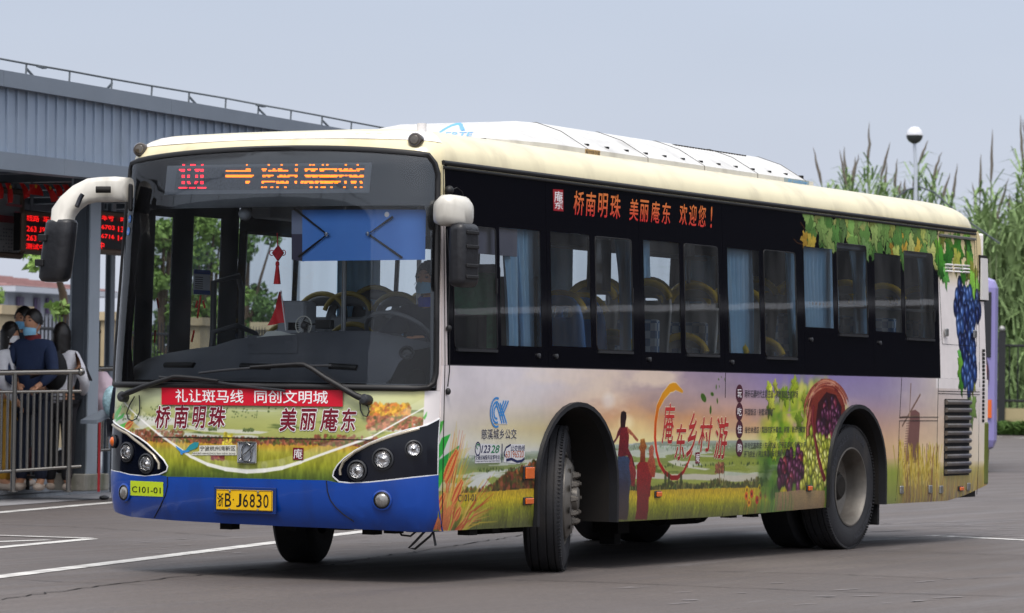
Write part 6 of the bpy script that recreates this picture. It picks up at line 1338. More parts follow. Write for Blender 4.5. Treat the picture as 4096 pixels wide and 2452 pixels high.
for k in range(12): a = k*math.pi/12; fm_.tube([(.0+.035*math.sin(t), .062*math.cos(a)*math.cos(t), .062*math.sin(a)*math.cos(t)) for t in np.linspace(0, math.pi, 9)], .002, 4)
fm_.tube([(0, .062*math.cos(t), .062*math.sin(t)) for t in np.linspace(0, 6.283, 20)], .004, 5).build('fan_cage', mat('fan_white', 'c8c8c0', .5), fn_o); MB().ell((.005, 0, 0), (.02, .025, .025)).tube([(.02, 0, -.02), (.03, 0, -.10)], .012, 8).build('fan_base', M_dgrey, fn_o, smooth=60)
rq = on_plane(785, 785, 0, .68); rd = thing('card_reader', 'black box recorder on the bus dashboard beside the fan', 'recorder', tuple(rq)); MB().box((-.02, -.06, -.03), (.03, .06, .03)).build('case', M_blk, rd, bevel=.006); MB().tube([(0, .05, 0), (0, .11, .0), (-.01, .16, .02), (0, .14, .05)], .006, 6).build('cable', M_blk, rd)
cqp = on_plane(705, 760, 0, 1.05); cb_ = thing('fare_box', 'grey fare machine behind the dashboard of the bus', 'fare machine', (cqp[0], cqp[1], .44)); MB().box((0, -.10, 0), (.18, .12, cqp[2]-.44+.09)).build('case', M_in, cb_, bevel=.03); MB().box((-.006, -.06, 1.18), (0, .02, 1.23)).build('screen', M_frit, cb_)
# ------------------------------------------------------------------ people
M_skin = mat('skin', 'c49070', .55, var=.06, vs_=20); M_hair = mat('hair_black', '14100e', .45, var=.3, vs_=60)
def skin(name, V, E, rad, m, par, sub=2):
    me = bpy.data.meshes.new(name); me.from_pydata(V, E, []); o = link(name, me, m, par)
    md = o.modifiers.new('k', 'SKIN'); md.use_smooth_shade = True; md2 = o.modifiers.new('s', 'SUBSURF'); md2.levels = md2.render_levels = sub
    sv = me.skin_vertices[0].data
    for i, r in enumerate(rad): sv[i].radius = (r, r) if not hasattr(r, '__len__') else r; sv[i].use_root = (i == 0)
    bpy.context.view_layer.update(); dg = bpy.context.evaluated_depsgraph_get(); nm = bpy.data.meshes.new_from_object(o.evaluated_get(dg))
    o.modifiers.clear(); o.data = nm; nm.materials.clear(); nm.materials.append(m)
    for p in nm.polygons: p.use_smooth = True
    bpy.data.meshes.remove(me); return o
def person(label, loc_, face, H=1.72, arms=None, hair='short', top='1c3050', legs='20242c', mask=None, chin=False, group=None, seated=False, sleeve=True, hd=0.0, shirt_in=None, legs_on=True, skin_on=None):
    """face: heading angle of the body, hd: extra turn of the head"""
    k = H/1.75; e_ = thing('person', label, 'person', loc_, group, face)            # local +x is forward
    hip = .92*k if not seated else .45; sh = hip+.50*k; nk = hip+.56*k; hc = hip+.72*k
    aL, aR = arms or (((.04, .25, -.27), (.14, .24, -.48)), ((.04, -.25, -.27), (.14, -.24, -.48)))
    V = [(0, 0, hip), (0, 0, hip+.2*k), (0, 0, hip+.40*k), (0, 0, nk), (.01, 0, nk+.07*k), (0, .17*k, sh-.02), (0, -.17*k, sh-.02)]; E = [(0, 1), (1, 2), (2, 3), (3, 4), (2, 5), (2, 6)]; Rr = [(.15*k, .11*k), (.135*k, .10*k), (.16*k, .11*k), .055*k, .05*k, .06*k, .06*k]
    hands = []
    for base, (el, wr) in ((5, aL), (6, aR)):
        i = len(V); b0 = np.array([0, V[base][1], sh]); V += [(el[0]*k, el[1]*k, sh+el[2]*k), (wr[0]*k, wr[1]*k, sh+wr[2]*k)]; E += [(base, i), (i, i+1)]; Rr += [.043*k, .028*k]
        d = np.array(V[-1])-np.array(V[-2]); d /= np.linalg.norm(d); p = np.array(V[-1])+d*.05*k; V.append(tuple(p)); E.append((i+1, i+2)); Rr.append((.036*k, .016*k)); hands.append((np.array(V[-1]), d))
    if not seated:
        for s_ in (1, -1):
            i = len(V); V += [(0, s_*.095*k, hip-.06*k), (.02, s_*.10*k, .5*k), (-.01, s_*.10*k, .10*k), (.11, s_*.11*k, .05*k)]; E += [(0, i), (i, i+1), (i+1, i+2), (i+2, i+3)]; Rr += [.085*k, .058*k, .042*k, .038*k]
    else:
        for s_ in (1, -1):
            i = len(V); V += [(.05, s_*.10*k, hip), (.42*k, s_*.14*k, hip+.04), (.50*k, s_*.14*k, .08)]; E += [(0, i), (i, i+1), (i+1, i+2)]; Rr += [.085*k, .058*k, .04*k]
    body = skin('body', V, E, Rr, M_skin, e_)
    ch, shn = math.cos(hd), math.sin(hd)
    def H_(x_, y_, z_): return (x_*ch-y_*shn+.015, x_*shn+y_*ch, hc+z_)
    # head: shaped ellipsoid with brow, nose, chin
    hb = MB(); n, m_ = 20, 16; vs = []
    for i in range(m_+1):
        th = math.pi*i/m_
        for j in range(n):
            ph = 2*math.pi*j/n; x_ = math.sin(th)*math.cos(ph); y_ = math.sin(th)*math.sin(ph); z_ = math.cos(th)
            w_ = .078*(1-.16*max(0, -z_)**1.3); d_ = .098*(1-.05*max(0, -z_))
            X_ = x_*d_; Y_ = y_*w_; Z_ = z_*.118
            fr_ = max(0, x_)
            if fr_ > .6 and abs(y_) < .28 and -.25 < z_ < .12: X_ += .022*(1-abs(y_)/.28)*(1-abs(z_+.12)/.2 if abs(z_+.12) < .2 else 0)
            if fr_ > .5 and .02 < z_ < .22 and .2 < abs(y_) < .55: X_ -= .008
            if fr_ > .5 and z_ < -.55: X_ += .010
            vs.append(H_(X_*k, Y_*k, Z_*k))
    hb.v = vs; hb.f = [(i*n+j, (i+1)*n+j, (i+1)*n+(j+1) % n, i*n+(j+1) % n) for i in range(m_) for j in range(n)]
    head = hb.build('head', M_skin, body, smooth=80)
    for s_ in (1, -1):
        MB().ell(H_(.082*k, s_*.032*k, .012*k), (.010, .014, .008)).build('eye', mat('eye_dark', '1c1614', .3), head, smooth=80)
        MB().ell(H_(0, s_*.080*k, -.005*k), (.016, .008, .030)).build('ear', M_skin, head, smooth=80)
        MB().tube([H_(.088*k, s_*.018*k, .040*k), H_(.078*k, s_*.048*k, .042*k)], .004, 5).build('eyebrow', M_hair, head)
    MB().tube([H_(.094*k, -.022*k, -.058*k), H_(.099*k, 0, -.056*k), H_(.094*k, .022*k, -.058*k)], .005, 5).build('mouth', mat('lips', '96544a', .5), head)
    # hair
    hr = MB(); n, m_ = 26, 16; vs = []
    for i in range(m_+1):
        th = math.pi*i/m_*(.56 if hair == 'short' else .80)
        for j in range(n):
            ph = 2*math.pi*j/n; x_ = math.cos(ph); f_ = max(0, x_)
            t2 = th*(1-(.42 if hair == 'short' else .50)*f_**2 if f_ > .2 else 1); 
            r_ = 1.09+.03*math.sin(j*5.1+i*2.3); drop = 0
            if hair != 'short' and f_ < .4 and th > 1.4: r_ *= 1.06
            zz_ = math.cos(t2)*.122*r_ - ((th-1.4)*.07 if hair != 'short' and th > 1.4 and f_ < .4 else 0)
            ss_ = math.sin(min(t2, 1.7 if hair != 'short' else 3)); vs.append(H_(ss_*x_*.100*r_*k-.005, ss_*math.sin(ph)*.083*r_*k, zz_*k))
    hr.v = vs; hr.f = [(i*n+j, (i+1)*n+j, (i+1)*n+(j+1) % n, i*n+(j+1) % n) for i in range(m_) for j in range(n)]
    ho = hr.build('hair', M_hair, e_, smooth=80); md = ho.modifiers.new('t', 'SOLIDIFY'); md.thickness = .012; md.offset = -1
    if mask:
        c0 = -.060 if not chin else -.092; P = []
        for a in np.linspace(-1.15, 1.15, 13):
            P.append([H_((.102+.012*(1-abs(a)/1.2))*math.cos(a)*k*(1-.08*abs(b)), .088*math.sin(a)*k*(1-.10*abs(b)), (c0+b*.042*(1-.25*abs(a)/1.15))*k) for b in (-1, -.5, 0, .5, 1)])
        mo = MB().grid(P).build('face_mask', mat('mask_'+mask, mask, .8, var=.05, vs_=30), e_, smooth=80)
        MB().tube([H_(.05*k, .085*k, (c0+.02)*k), H_(.0, .088*k, .0)], .002, 4).tube([H_(.05*k, -.085*k, (c0+.02)*k), H_(.0, -.088*k, .0)], .002, 4).build('ear_loop', MATS['mask_'+mask], mo)
    # clothes: the same skeleton a little wider
    mt = mat('cloth_'+top, top, .85, var=.12, vs_=9, bump=.5, bs=14)
    nb = 7
    Vt = V[:nb]; Vt = [(0, 0, hip-.08*k)]+Vt[1:4]+[V[5], V[6]]; Et = [(0, 1), (1, 2), (2, 3), (2, 4), (2, 5)]; Rt = [(.185*k, .135*k), (.165*k, .125*k), (.185*k, .135*k), .072*k, .078*k, .078*k]
    for b, i in ((4, 7), (5, 10)):
        j = len(Vt); el = np.array(V[i]); wr = np.array(V[i+1]); Vt += [tuple(el), tuple(el+(wr-el)*.92)]; Et += [(b, j), (j, j+1)]; Rt += [.060*k, .045*k]
    skin('jacket', Vt, Et, Rt, mt, e_)
    MB().lathe([(.078*k, -.02), (.082*k, .03), (.066*k, .045)], (0, 0, nk), (.15, 0, 1), 16).build('collar', mt if not shirt_in else mat('cloth_'+shirt_in, shirt_in, .85), e_, smooth=60)
    ml = mat('cloth_'+legs, legs, .85, var=.12, vs_=9, bump=.3, bs=14)
    if not seated:
        i0 = 13; Vl = [(0, 0, hip-.02)]; El = []; Rl = [(.165*k, .125*k)]
        for q in (13, 17):
            j = len(Vl); Vl += [V[q], V[q+1], (V[q+2][0], V[q+2][1], .09*k)]; El += [(0, j), (j, j+1), (j+1, j+2)]; Rl += [.105*k, .078*k, .066*k]
        skin('trousers', Vl, El, Rl, ml, e_)
        for q in (13, 17):
            c = V[q+2]; MB().ell((c[0]+.06, c[1], .045), (.13*k, .05*k, .045)).build('shoe', mat('shoe_pale', 'c8b8a8', .7), e_, smooth=80)
    else:
        Vl = [(0, 0, hip), (.05, .10*k, hip), (.42*k, .14*k, hip+.04), (.50*k, .14*k, .1), (.05, -.10*k, hip), (.42*k, -.14*k, hip+.04), (.50*k, -.14*k, .1)]; skin('trousers', Vl, [(0, 1), (1, 2), (2, 3), (0, 4), (4, 5), (5, 6)], [.15*k, .10*k, .08*k, .06*k, .10*k, .08*k, .06*k], ml, e_)
    # fingers
    for (p, d), s_ in zip(hands, (1, -1)):
        side = np.cross(d, (0, 0, 1.)); side = side/(np.linalg.norm(side)+1e-6) if np.linalg.norm(side) > .3 else np.array([1., 0, 0]); up_ = np.cross(side, d); fb = MB()
        for f in range(4):
            L = (.068, .078, .072, .056)[f]*k; b0 = p+side*(f-1.5)*.017*k; fb.tube([b0-d*.02, b0+d*L*.45, b0+d*L*.8-up_*.02, b0+d*L*.9-up_*.04], [.0095*k, .009*k, .008*k, .006*k], 7)
        b0 = p+side*.03*k*s_-d*.03; fb.tube([b0, b0+side*.022*s_+d*.03, b0+side*.03*s_+d*.055-up_*.01], [.011*k, .010*k, .007*k], 7); fb.build('fingers', M_skin, body, smooth=80)
    return e_
def pl(px, py, d): q = at_dist(px, py, d); return q
ZP = .10                                              # platform height
def gp(px, d): q = at_dist(px, 950, d); return (q[0], q[1], ZP)
toC = math.atan2(CAM[1]-11, CAM[0]-11)
# heads measured at: woman (20,800), man (75,780), masked man behind (55,760), student (150,800)
def Hfor(py, d, px=60): return (at_dist(px, py, d)[2]-ZP)
p1 = person('woman with bobbed hair, white mask, white shirt and mustard trousers behind the steel railing', gp(20, 37.6), toC+R(62), Hfor(783, 37.6), (((.16, .22, -.30), (.34, .12, -.42)), ((.06, -.24, -.30), (.22, -.20, -.50))), 'bob', 'dcdce0', 'c09030', 'f0f0f2', hd=R(-12))
p2 = person('man in navy jacket, blue mask pulled down to his chin, holding a phone', gp(78, 37.5), toC-R(18), Hfor(752, 37.5), (((.12, .25, -.28), (.30, .16, -.40)), ((.12, -.25, -.28), (.32, -.06, -.38))), 'short', '1a2a4a', '1a2236', '8cc4e4', True, hd=R(-22), shirt_in='6c2028')
p3 = person('dark-haired man in a blue mask standing behind the navy-jacketed man', gp(57, 39.0), toC-R(40), Hfor(746, 39.0), None, 'short', '2c3444', '20242c', '7ab8e0')
p4 = person('student in a white sports jacket with black sleeve stripes, back turned, beside the grey column', gp(146, 37.6), toC+R(150), Hfor(783, 37.6), (((.05, .27, -.27), (.20, .18, -.42)), ((.05, -.27, -.27), (.20, -.16, -.42))), 'bob', 'dadae0', '16161c', None)
for s_ in (.0, .035):                                # sleeve stripes and hem stripes
    for sy in (1, -1): MB().tube([(.03+s_*.8, sy*.19, 1.44), (.03+s_, sy*.285, 1.30), (.05+s_, sy*.335, 1.18)], .009, 5).build('sleeve_stripe', mat('stripe_black', '18181e', .8), p4)
for z_ in (.96, 1.00, 1.04): MB().lathe([(.205, z_), (.206, z_+.012)], (0, 0, 0), (0, 0, 1), 20).build('hem_stripe', MATS['stripe_black'], p4)
bpk = MB().ell((-.13, 0, 1.28), (.10, .15, .22)).build('backpack', mat('bag_black', '141418', .8), None, smooth=60); bpk.parent = p4; bpk.name = 'backpack'
p5 = person('dark navy back of a stooping person beside the bus front, mostly hidden by it', gp(294, 37.0), toC+R(80), 1.42, None, 'short', '141c30', '181c28', None)
drv = person('driver in a dark uniform and blue mask sitting at the wheel of the bus', (1.48, .60, 1.02), math.pi, 1.70, (((.25, .25, -.22), (.45, .18, -.20)), ((.25, -.25, -.22), (.45, -.18, -.20))), 'short', '141828', '181a22', '8cc4e4', seated=True, shirt_in='2434b0')
drv.location = (1.42, .74, 2.10-1.28)
ph = MB().box((-.035, -.008, -.07), (.035, .008, .07)).build('phone', M_blk, None, bevel=.004); q = at_dist(88, 913, 37.15); ph.location = (q[0], q[1], q[2]+.02); ph.rotation_euler = (1.2, .3, .5); tag(ph, 'black phone held by the man in the navy jacket', 'phone')
# ------------------------------------------------------------------ ground
def road_mat():
    m = bpy.data.materials.new('asphalt'); m.use_nodes = True; t = m.node_tree; b = t.nodes['Principled BSDF']
    tcn = nd(t, 'ShaderNodeTexCoord'); L = t.links.new
    def noise(sc, det, stretch=(1, 1, 1), rot=0.0, ro=.6):
        mpn = nd(t, 'ShaderNodeMapping'); mpn.inputs['Scale'].default_value = stretch; mpn.inputs['Rotation'].default_value = (0, 0, rot); L(tcn.outputs['Object'], mpn.inputs[0])
        n = nd(t, 'ShaderNodeTexNoise'); n.inputs['Scale'].default_value = sc; n.inputs['Detail'].default_value = det; n.inputs['Roughness'].default_value = ro; L(mpn.outputs[0], n.inputs[0]); return n.outputs[0]
    def ramp(i, p): 
        r = nd(t, 'ShaderNodeValToRGB'); e_ = r.color_ramp.elements
        e_[0].position, e_[0].color = p[0][0], (*p[0][1], 1); e_[1].position, e_[1].color = p[-1][0], (*p[-1][1], 1)
        for q in p[1:-1]: x_ = e_.new(q[0]); x_.color = (*q[1], 1)
        L(i, r.inputs[0]); return r.outputs[0]
    def mix(f, a, c, mode='MIX', k=None):
        x_ = nd(t, 'ShaderNodeMix', data_type='RGBA', blend_type=mode)
        if f is None: x_.inputs[0].default_value = k
        else: L(f, x_.inputs[0])
        (L(a, x_.inputs[6]) if not isinstance(a, tuple) else setattr(x_.inputs[6], 'default_value', (*a, 1)))
        (L(c, x_.inputs[7]) if not isinstance(c, tuple) else setattr(x_.inputs[7], 'default_value', (*c, 1))); return x_.outputs[2]
    base = ramp(noise(.35, 8), [(.3, (.080, .067, .061)), (.7, (.128, .110, .102))])
    grain = ramp(noise(24, 5, ro=.9), [(.35, (.5, .5, .5)), (.7, (1.5, 1.5, 1.5))]); c = mix(None, base, grain, 'MULTIPLY', .75)
    streak = ramp(noise(.9, 5, (.22, 3.2, 1), R(-6)), [(.46, (0, 0, 0)), (.62, (.6, .6, .6))]); c = mix(streak, c, (.085, .075, .073))
    pale = ramp(noise(1.1, 9, (.35, 2.6, 1), R(-3), .75), [(.58, (0, 0, 0)), (.74, (.55, .55, .55))]); c = mix(pale, c, (.22, .21, .215))
    spots = ramp(noise(7, 3), [(.68, (0, 0, 0)), (.73, (.35, .35, .35))]); c = mix(spots, c, (.06, .055, .055))
    big = ramp(noise(.16, 6, (.6, 1.6, 1), R(20)), [(.45, (0, 0, 0)), (.62, (.45, .45, .45))]); c = mix(big, c, (.088, .074, .068))
    oil = ramp(noise(1.6, 2, (.8, 1, 1)), [(.70, (0, 0, 0)), (.78, (.65, .65, .65))]); c = mix(oil, c, (.035, .030, .030))
    L(c, b.inputs['Base Color']); rr = ramp(noise(1.0, 6, (.25, 2.4, 1), R(-5)), [(.4, (.78,)*3), (.7, (.50,)*3)]); L(rr, b.inputs['Roughness'])
    bp = nd(t, 'ShaderNodeBump'); bp.inputs['Strength'].default_value = .5; bp.inputs['Distance'].default_value = .012; L(noise(60, 4), bp.inputs['Height']); L(bp.outputs[0], b.inputs['Normal']); return m
M_road = road_mat()
tag(MB().add([(-600, -900, 0), (1600, -900, 0), (1600, 1500, 0), (-600, 1500, 0)], [(0, 1, 2, 3)]).build('ground', M_road), kind='structure')
def sheet(name, pts, z, m, kind='structure'):
    o = MB().add([(p[0], p[1], z) for p in pts], [tuple(range(len(pts)))]).build(name, m, fix=False)
    if o.data.polygons[0].normal.z < 0: o.data.flip_normals()
    tag(o, kind=kind); return o
M_line = mat('road_paint', 'c9c8c4', .7, var=.16, vs_=2.2, bump=.3, bs=50, dirt=('6a6462', .75, 5.0))
def gline(name, a, b, w_, z=.004, m=None):
    a = np.array(a, float)[:2]; b = np.array(b, float)[:2]; d = (b-a)/np.linalg.norm(b-a); n = np.array([-d[1], d[0]])*w_/2
    return sheet(name, [a-n, b-n, b+n, a+n], z, m or M_line)
a = ground(0, 1397); b = ground(930, 1281); d = (b-a)/np.linalg.norm((b-a)[:2]); gline('road_marking', a-d*8, b+d*4.0, .15)
a = ground(0, 1241); b = ground(270, 1217); d = (b-a)/np.linalg.norm((b-a)[:2]); gline('road_marking', a-d*8, b+d*30, .15)
tip = ground(222, 1305); gline('road_marking', ground(-140, 1339), tip, .13, .004); q0 = ground(0, 1298); gline('road_marking', q0-(tip-q0)*.8, tip, .10, .008); gline('road_marking', ground(-120, 1316), ground(118, 1308), .10, .004)
gline('road_marking', ground(2560, 1312), ground(2250, 1297), .16); gline('road_marking', ground(2420, 1056.5), ground(2394, 1056.5), .5); gline('road_marking', ground(2530, 1060), ground(2462, 1060), .5)
M_dust = mat('worn_streak', '8a8788', .8, var=.3, vs_=8)
M_crk = mat('crack_dark', '1c1816', .95); rg = np.random.default_rng(5)
def crack(pts, w_=.02):
    P = []
    for (a, b) in zip(pts[:-1], pts[1:]):
        A = ground(*a); B = ground(*b); k = max(2, int(np.linalg.norm(A-B)/.12))
        for i in range(k): P.append(A+(B-A)*i/k+np.array([rg.normal(0, .018), rg.normal(0, .018), 0]))
    P.append(ground(*pts[-1])); mb = MB()
    for i in range(len(P)-1):
        d = P[i+1]-P[i]; n = np.array([-d[1], d[0], 0]); n = n/(np.linalg.norm(n)+1e-9)*w_*rg.uniform(.3, 1.0)/2; z = np.array([0, 0, .004]); mb.add([P[i]-n+z, P[i+1]-n+z, P[i+1]+n+z, P[i]+n+z], [(0, 1, 2, 3)])
    tag(mb.build('road_crack', M_crk, fix=False), kind='structure')
crack([(0, 1452), (160, 1430), (300, 1412), (420, 1398), (640, 1378)], .022); crack([(0, 1270), (200, 1277), (420, 1290), (560, 1300)], .02); crack([(560, 1395), (760, 1375), (900, 1352), (1080, 1325), (1300, 1290)], .022); crack([(1100, 1402), (1400, 1408), (1640, 1418), (1990, 1432), (2479, 1446)], .022)
crack([(-40, 1400), (200, 1411), (350, 1416)], .015); crack([(1650, 1382), (2000, 1390), (2300, 1402), (2479, 1398)], .018); crack([(2380, 1214), (2479, 1216)], .02); crack([(2000, 1330), (2479, 1345)], .02)
rg = np.random.default_rng(9); mb = MB()
for k in range(150):
    zone = rg.integers(3); px_, py_ = ((rg.uniform(2110, 2479), rg.uniform(1258, 1304)), (rg.uniform(300, 1000), rg.uniform(1300, 1345)), (rg.uniform(1500, 2300), rg.uniform(1395, 1470)))[zone] if zone else (rg.uniform(2110, 2479), rg.uniform(1258, 1304))
    if zone == 2 and rg.random() < .6: continue
    c = ground(px_, py_); L_ = rg.uniform(.05, .55)*(1 if zone == 0 else .35); w_ = rg.uniform(.008, .03); a_ = R(-22)+rg.normal(0, .12); d_ = np.array([math.cos(a_), math.sin(a_), 0]); n_ = np.array([-d_[1], d_[0], 0]); P_ = []
    for t in np.linspace(0, 2*math.pi, 9)[:-1]: P_.append(c+d_*L_*math.cos(t)*rg.uniform(.6, 1)+n_*w_*math.sin(t)*rg.uniform(.4, 1.2)+np.array([0, 0, .0045]))
    mb.add(P_, [tuple(range(8))])
tag(mb.build('worn_marking', mat('worn_paint', '7f7b7b', .8, var=.3, vs_=5), fix=False), kind='structure')
# kerb, gutter strip and platform
K0 = ground(0, 1210.6); K1 = ground(270, 1192); kd = (K1-K0)[:2]; kd /= np.linalg.norm(kd); kn_ = np.array([-kd[1], kd[0]])
if kn_[1] < 0: kn_ = -kn_
M_conc = mat('concrete', '8f9092', .85, var=.18, vs_=2.5, bump=.3, bs=30, dirt=('4c4c48', .5, 2.0)); M_kerb = mat('kerb_granite', '8c9094', .7, var=.15, vs_=5, bump=.3, bs=40, dirt=('3e403e', .5, 4.0)); M_pave = mat('platform_paving', '70757a', .6, var=.15, vs_=1.5)
A = K0[:2]-kd*40; B = K0[:2]+kd*60
sheet('gutter_strip', [A-kn_*.75, B-kn_*.75, B, A], .005, mat('gutter_concrete', 'a3a2a4', .8, var=.14, vs_=3, dirt=('6a6664', .5, 1.5)))
kb = thing('kerb', 'grey two-course granite kerb along the edge of the station platform', 'kerb', (K0[0], K0[1], 0))
proto = None
for i in range(-8, 26):
    for j, (z0, z1, off) in enumerate(((.0, .048, .0), (.052, .10, -.02))):
        c = kd*(i*1.0+.5+j*.37); 
        mb = MB().obox((c[0]+kn_[0]*(.15+off), c[1]+kn_[1]*(.15+off), (z0+z1)/2), (kd[0]*.495, kd[1]*.495, 0), (kn_[0]*.15, kn_[1]*.15, 0), (0, 0, (z1-z0)/2)).build('kerb_stone', M_kerb, kb, bevel=.006)
sheet('platform', [A+kn_*.27, B+kn_*.27, B+kn_*40, A+kn_*40], ZP, M_pave)
for q, w_, c_ in (((147, 1199), .10, 'white'), ((252, 1210), .10, 'dark')):
    g = ground(*q); o = MB().ell((0, 0, .02), (.07, .05, .025), 9, 6).build('litter', M_wp if c_ == 'white' else M_dgrey, smooth=70); o.location = (g[0], g[1], .004); tag(o, 'crumpled white tissue on the gutter strip below the kerb' if c_ == 'white' else 'dark scrap of litter on the gutter strip near the bus', 'litter')
# ------------------------------------------------------------------ station canopy
ST = R(5); sdv = np.array([math.cos(ST), math.sin(ST), 0]); snv = np.array([-math.sin(ST), math.cos(ST), 0])
C0 = at_dist(209, 1166, 37.6); C0[2] = 0
M_fas = mat('fascia_grey', '7e8894', .5, .2, var=.08, vs_=1.2, dirt=('8a9098', .4, 1.5)); M_fas2 = mat('fascia_sheet', '9aa8ba', .5, .25, var=.08, vs_=2, dirt=('7c848c', .3, 2.0)); M_steel = mat('painted_steel', '565d66', .5, .3, var=.12, vs_=2, dirt=('3c4046', .4, 2.0)); M_steel2 = mat('column_steel_lit', '9aa4ae', .5, .2, var=.08, vs_=2)
cn = thing('station_canopy', 'long grey steel station canopy with ribbed fascia and a safety rail on its roof', 'canopy', tuple(C0))
def ov(px, py, off=0.0): return on_vert(px, py, C0-snv*.55+snv*off, ST)
def lc(P): return [tuple(np.array(q)-C0) for q in P]
def interp(tab, x_): return float(np.interp(x_, [t[0] for t in tab], [t[1] for t in tab]))
T_top = [(-600, 64), (-60, 158), (0, 168), (168, 197.3), (368, 231.6), (547, 262), (705, 288), (831, 312), (1100, 362)]; T_r1 = [(-600, 106), (-60, 197), (0, 207), (213, 243), (419, 276.6), (648, 310.8), (1100, 380)]; T_r0 = [(-600, 294), (-60, 359), (0, 366), (141, 383), (312, 404), (1100, 500)]; T_b = [(-600, 353), (-60, 402), (0, 407.5), (160, 425), (314, 435), (1100, 515)]
xs_ = [-60+29*i for i in range(41)]
def bandpart(name, t1, t0, a, b, m, off=0.0, th=.06):
    P = [ov(a, interp(t1, a), off), ov(b, interp(t1, b), off), ov(b, interp(t0, b), off), ov(a, interp(t0, a), off)]
    return MB().prism(lc(P), snv*th).build(name, m, cn)
for a, b in ((-600, -400.6), (-400, 9), (9.6, 415), (415.6, 800), (800.6, 1100)): bandpart('fascia_cap', T_top, T_r1, a, b, M_fas, -.06, .2)
x_ = -600.0; 
while x_ < 1080:
    w_ = np.interp(x_, [-600, -60, 0, 200, 400, 800, 1100], [29, 25.5, 25, 22.5, 20.5, 17, 15]); bandpart('fascia_sheet', T_r1, T_r0, x_, x_+w_-3.2, M_fas2, .03, .04); bandpart('fascia_rib', T_r1, T_r0, x_+w_-3.2, x_+w_, M_fas2, .005, .085); x_ += w_
for a, b in ((-600, -200.6), (-200, 156), (156.5, 560), (560.5, 1100)): bandpart('eaves_beam', T_r0, T_b, a, b, M_fas, -.03, .25)
rl = [(64, 154), (169, 172), (271, 191), (368, 208), (458, 223), (547, 238), (626, 253), (705, 267), (780, 281), (851, 295), (920, 308)]
M_rail = mat('rail_galvanised', '6e7478', .5, .5)
P = [ov(-600, 38, .1), ov(-60, 132, .1), ov(0, 142, .1)]+[ov(a, b, .1) for a, b in rl]+[ov(1080, 337, .1)]; MB().tube(lc(P), .011, 6).build('roof_rail', M_rail, cn, smooth=60)
for i, (a, b) in enumerate(rl):
    q = ov(a, b, .1); g = ov(a-1.5, interp(T_top, a)+3, .1); mb = MB().tube(lc([q, g]), .010, 6)
    if i % 2 == 0: mb.tube(lc([q-np.array([0, 0, .05]), ov(a+(16 if i != 2 else -16), interp(T_top, a+16)+2, .3)]), .014, 6)
    mb.build('rail_post', M_rail, cn)
for a, b in ((98, 113), (628, 644)): MB().prism(lc([ov(a, 158+.176*(a-98)+.6*0, .05) if a < 300 else ov(a, 253, .05), ov(b, 163 if a < 300 else 257, .05), ov(b, 167 if a < 300 else 260, .05), ov(a, 162 if a < 300 else 256, .05)]), snv*.05).build('rail_splice', M_rail, cn)
# roof and ceiling behind the fascia
zc0 = ov(-600, interp(T_b, -600))[2]+.15; zt0 = ov(-600, 64)[2]-.1
Pa = ov(-600, 200); Pb = ov(1100, 420)
def flat(a, b, dpt, z, z2=None): 
    a = np.array([a[0], a[1], 0]); b = np.array([b[0], b[1], 0]); z2 = z if z2 is None else z2
    return [a+np.array([0, 0, z]), b+np.array([0, 0, z2]), b+snv*dpt+np.array([0, 0, z2]), a+snv*dpt+np.array([0, 0, z])]
zt1 = ov(1100, interp(T_top, 1100))[2]-.1; zb1 = ov(1100, interp(T_b, 1100))[2]+.15
MB().prism(lc(flat(Pa+snv*.2, Pb+snv*.2, 9.0, zt0, zt1)), (0, 0, .06)).build('roof_sheet', M_fas, cn); MB().prism(lc(flat(Pa+snv*.25, Pb+snv*.25, 9.0, zc0, zb1)), (0, 0, .05)).build('ceiling', mat('canopy_ceiling', '33373c', .8, var=.1, vs_=2), cn)
for k in range(9):
    q = Pa+(Pb-Pa)*(.03+.11*k); z_ = zc0+(zb1-zc0)*(.03+.11*k); c = np.array([q[0], q[1], z_-.12]); MB().prism(lc([c+snv*.3, c+snv*.3+sdv*.14, c+snv*9+sdv*.14, c+snv*9]), (0, 0, .11)).build('roof_beam', M_steel, cn)
MB().prism(lc([np.array([Pa[0], Pa[1], zc0-.2])+snv*4.5, np.array([Pb[0], Pb[1], zb1-.2])+snv*4.5, np.array([Pb[0], Pb[1], zb1-.2])+snv*4.6, np.array([Pa[0], Pa[1], zc0-.2])+snv*4.6]), (0, 0, .19)).build('roof_beam', M_steel, cn)
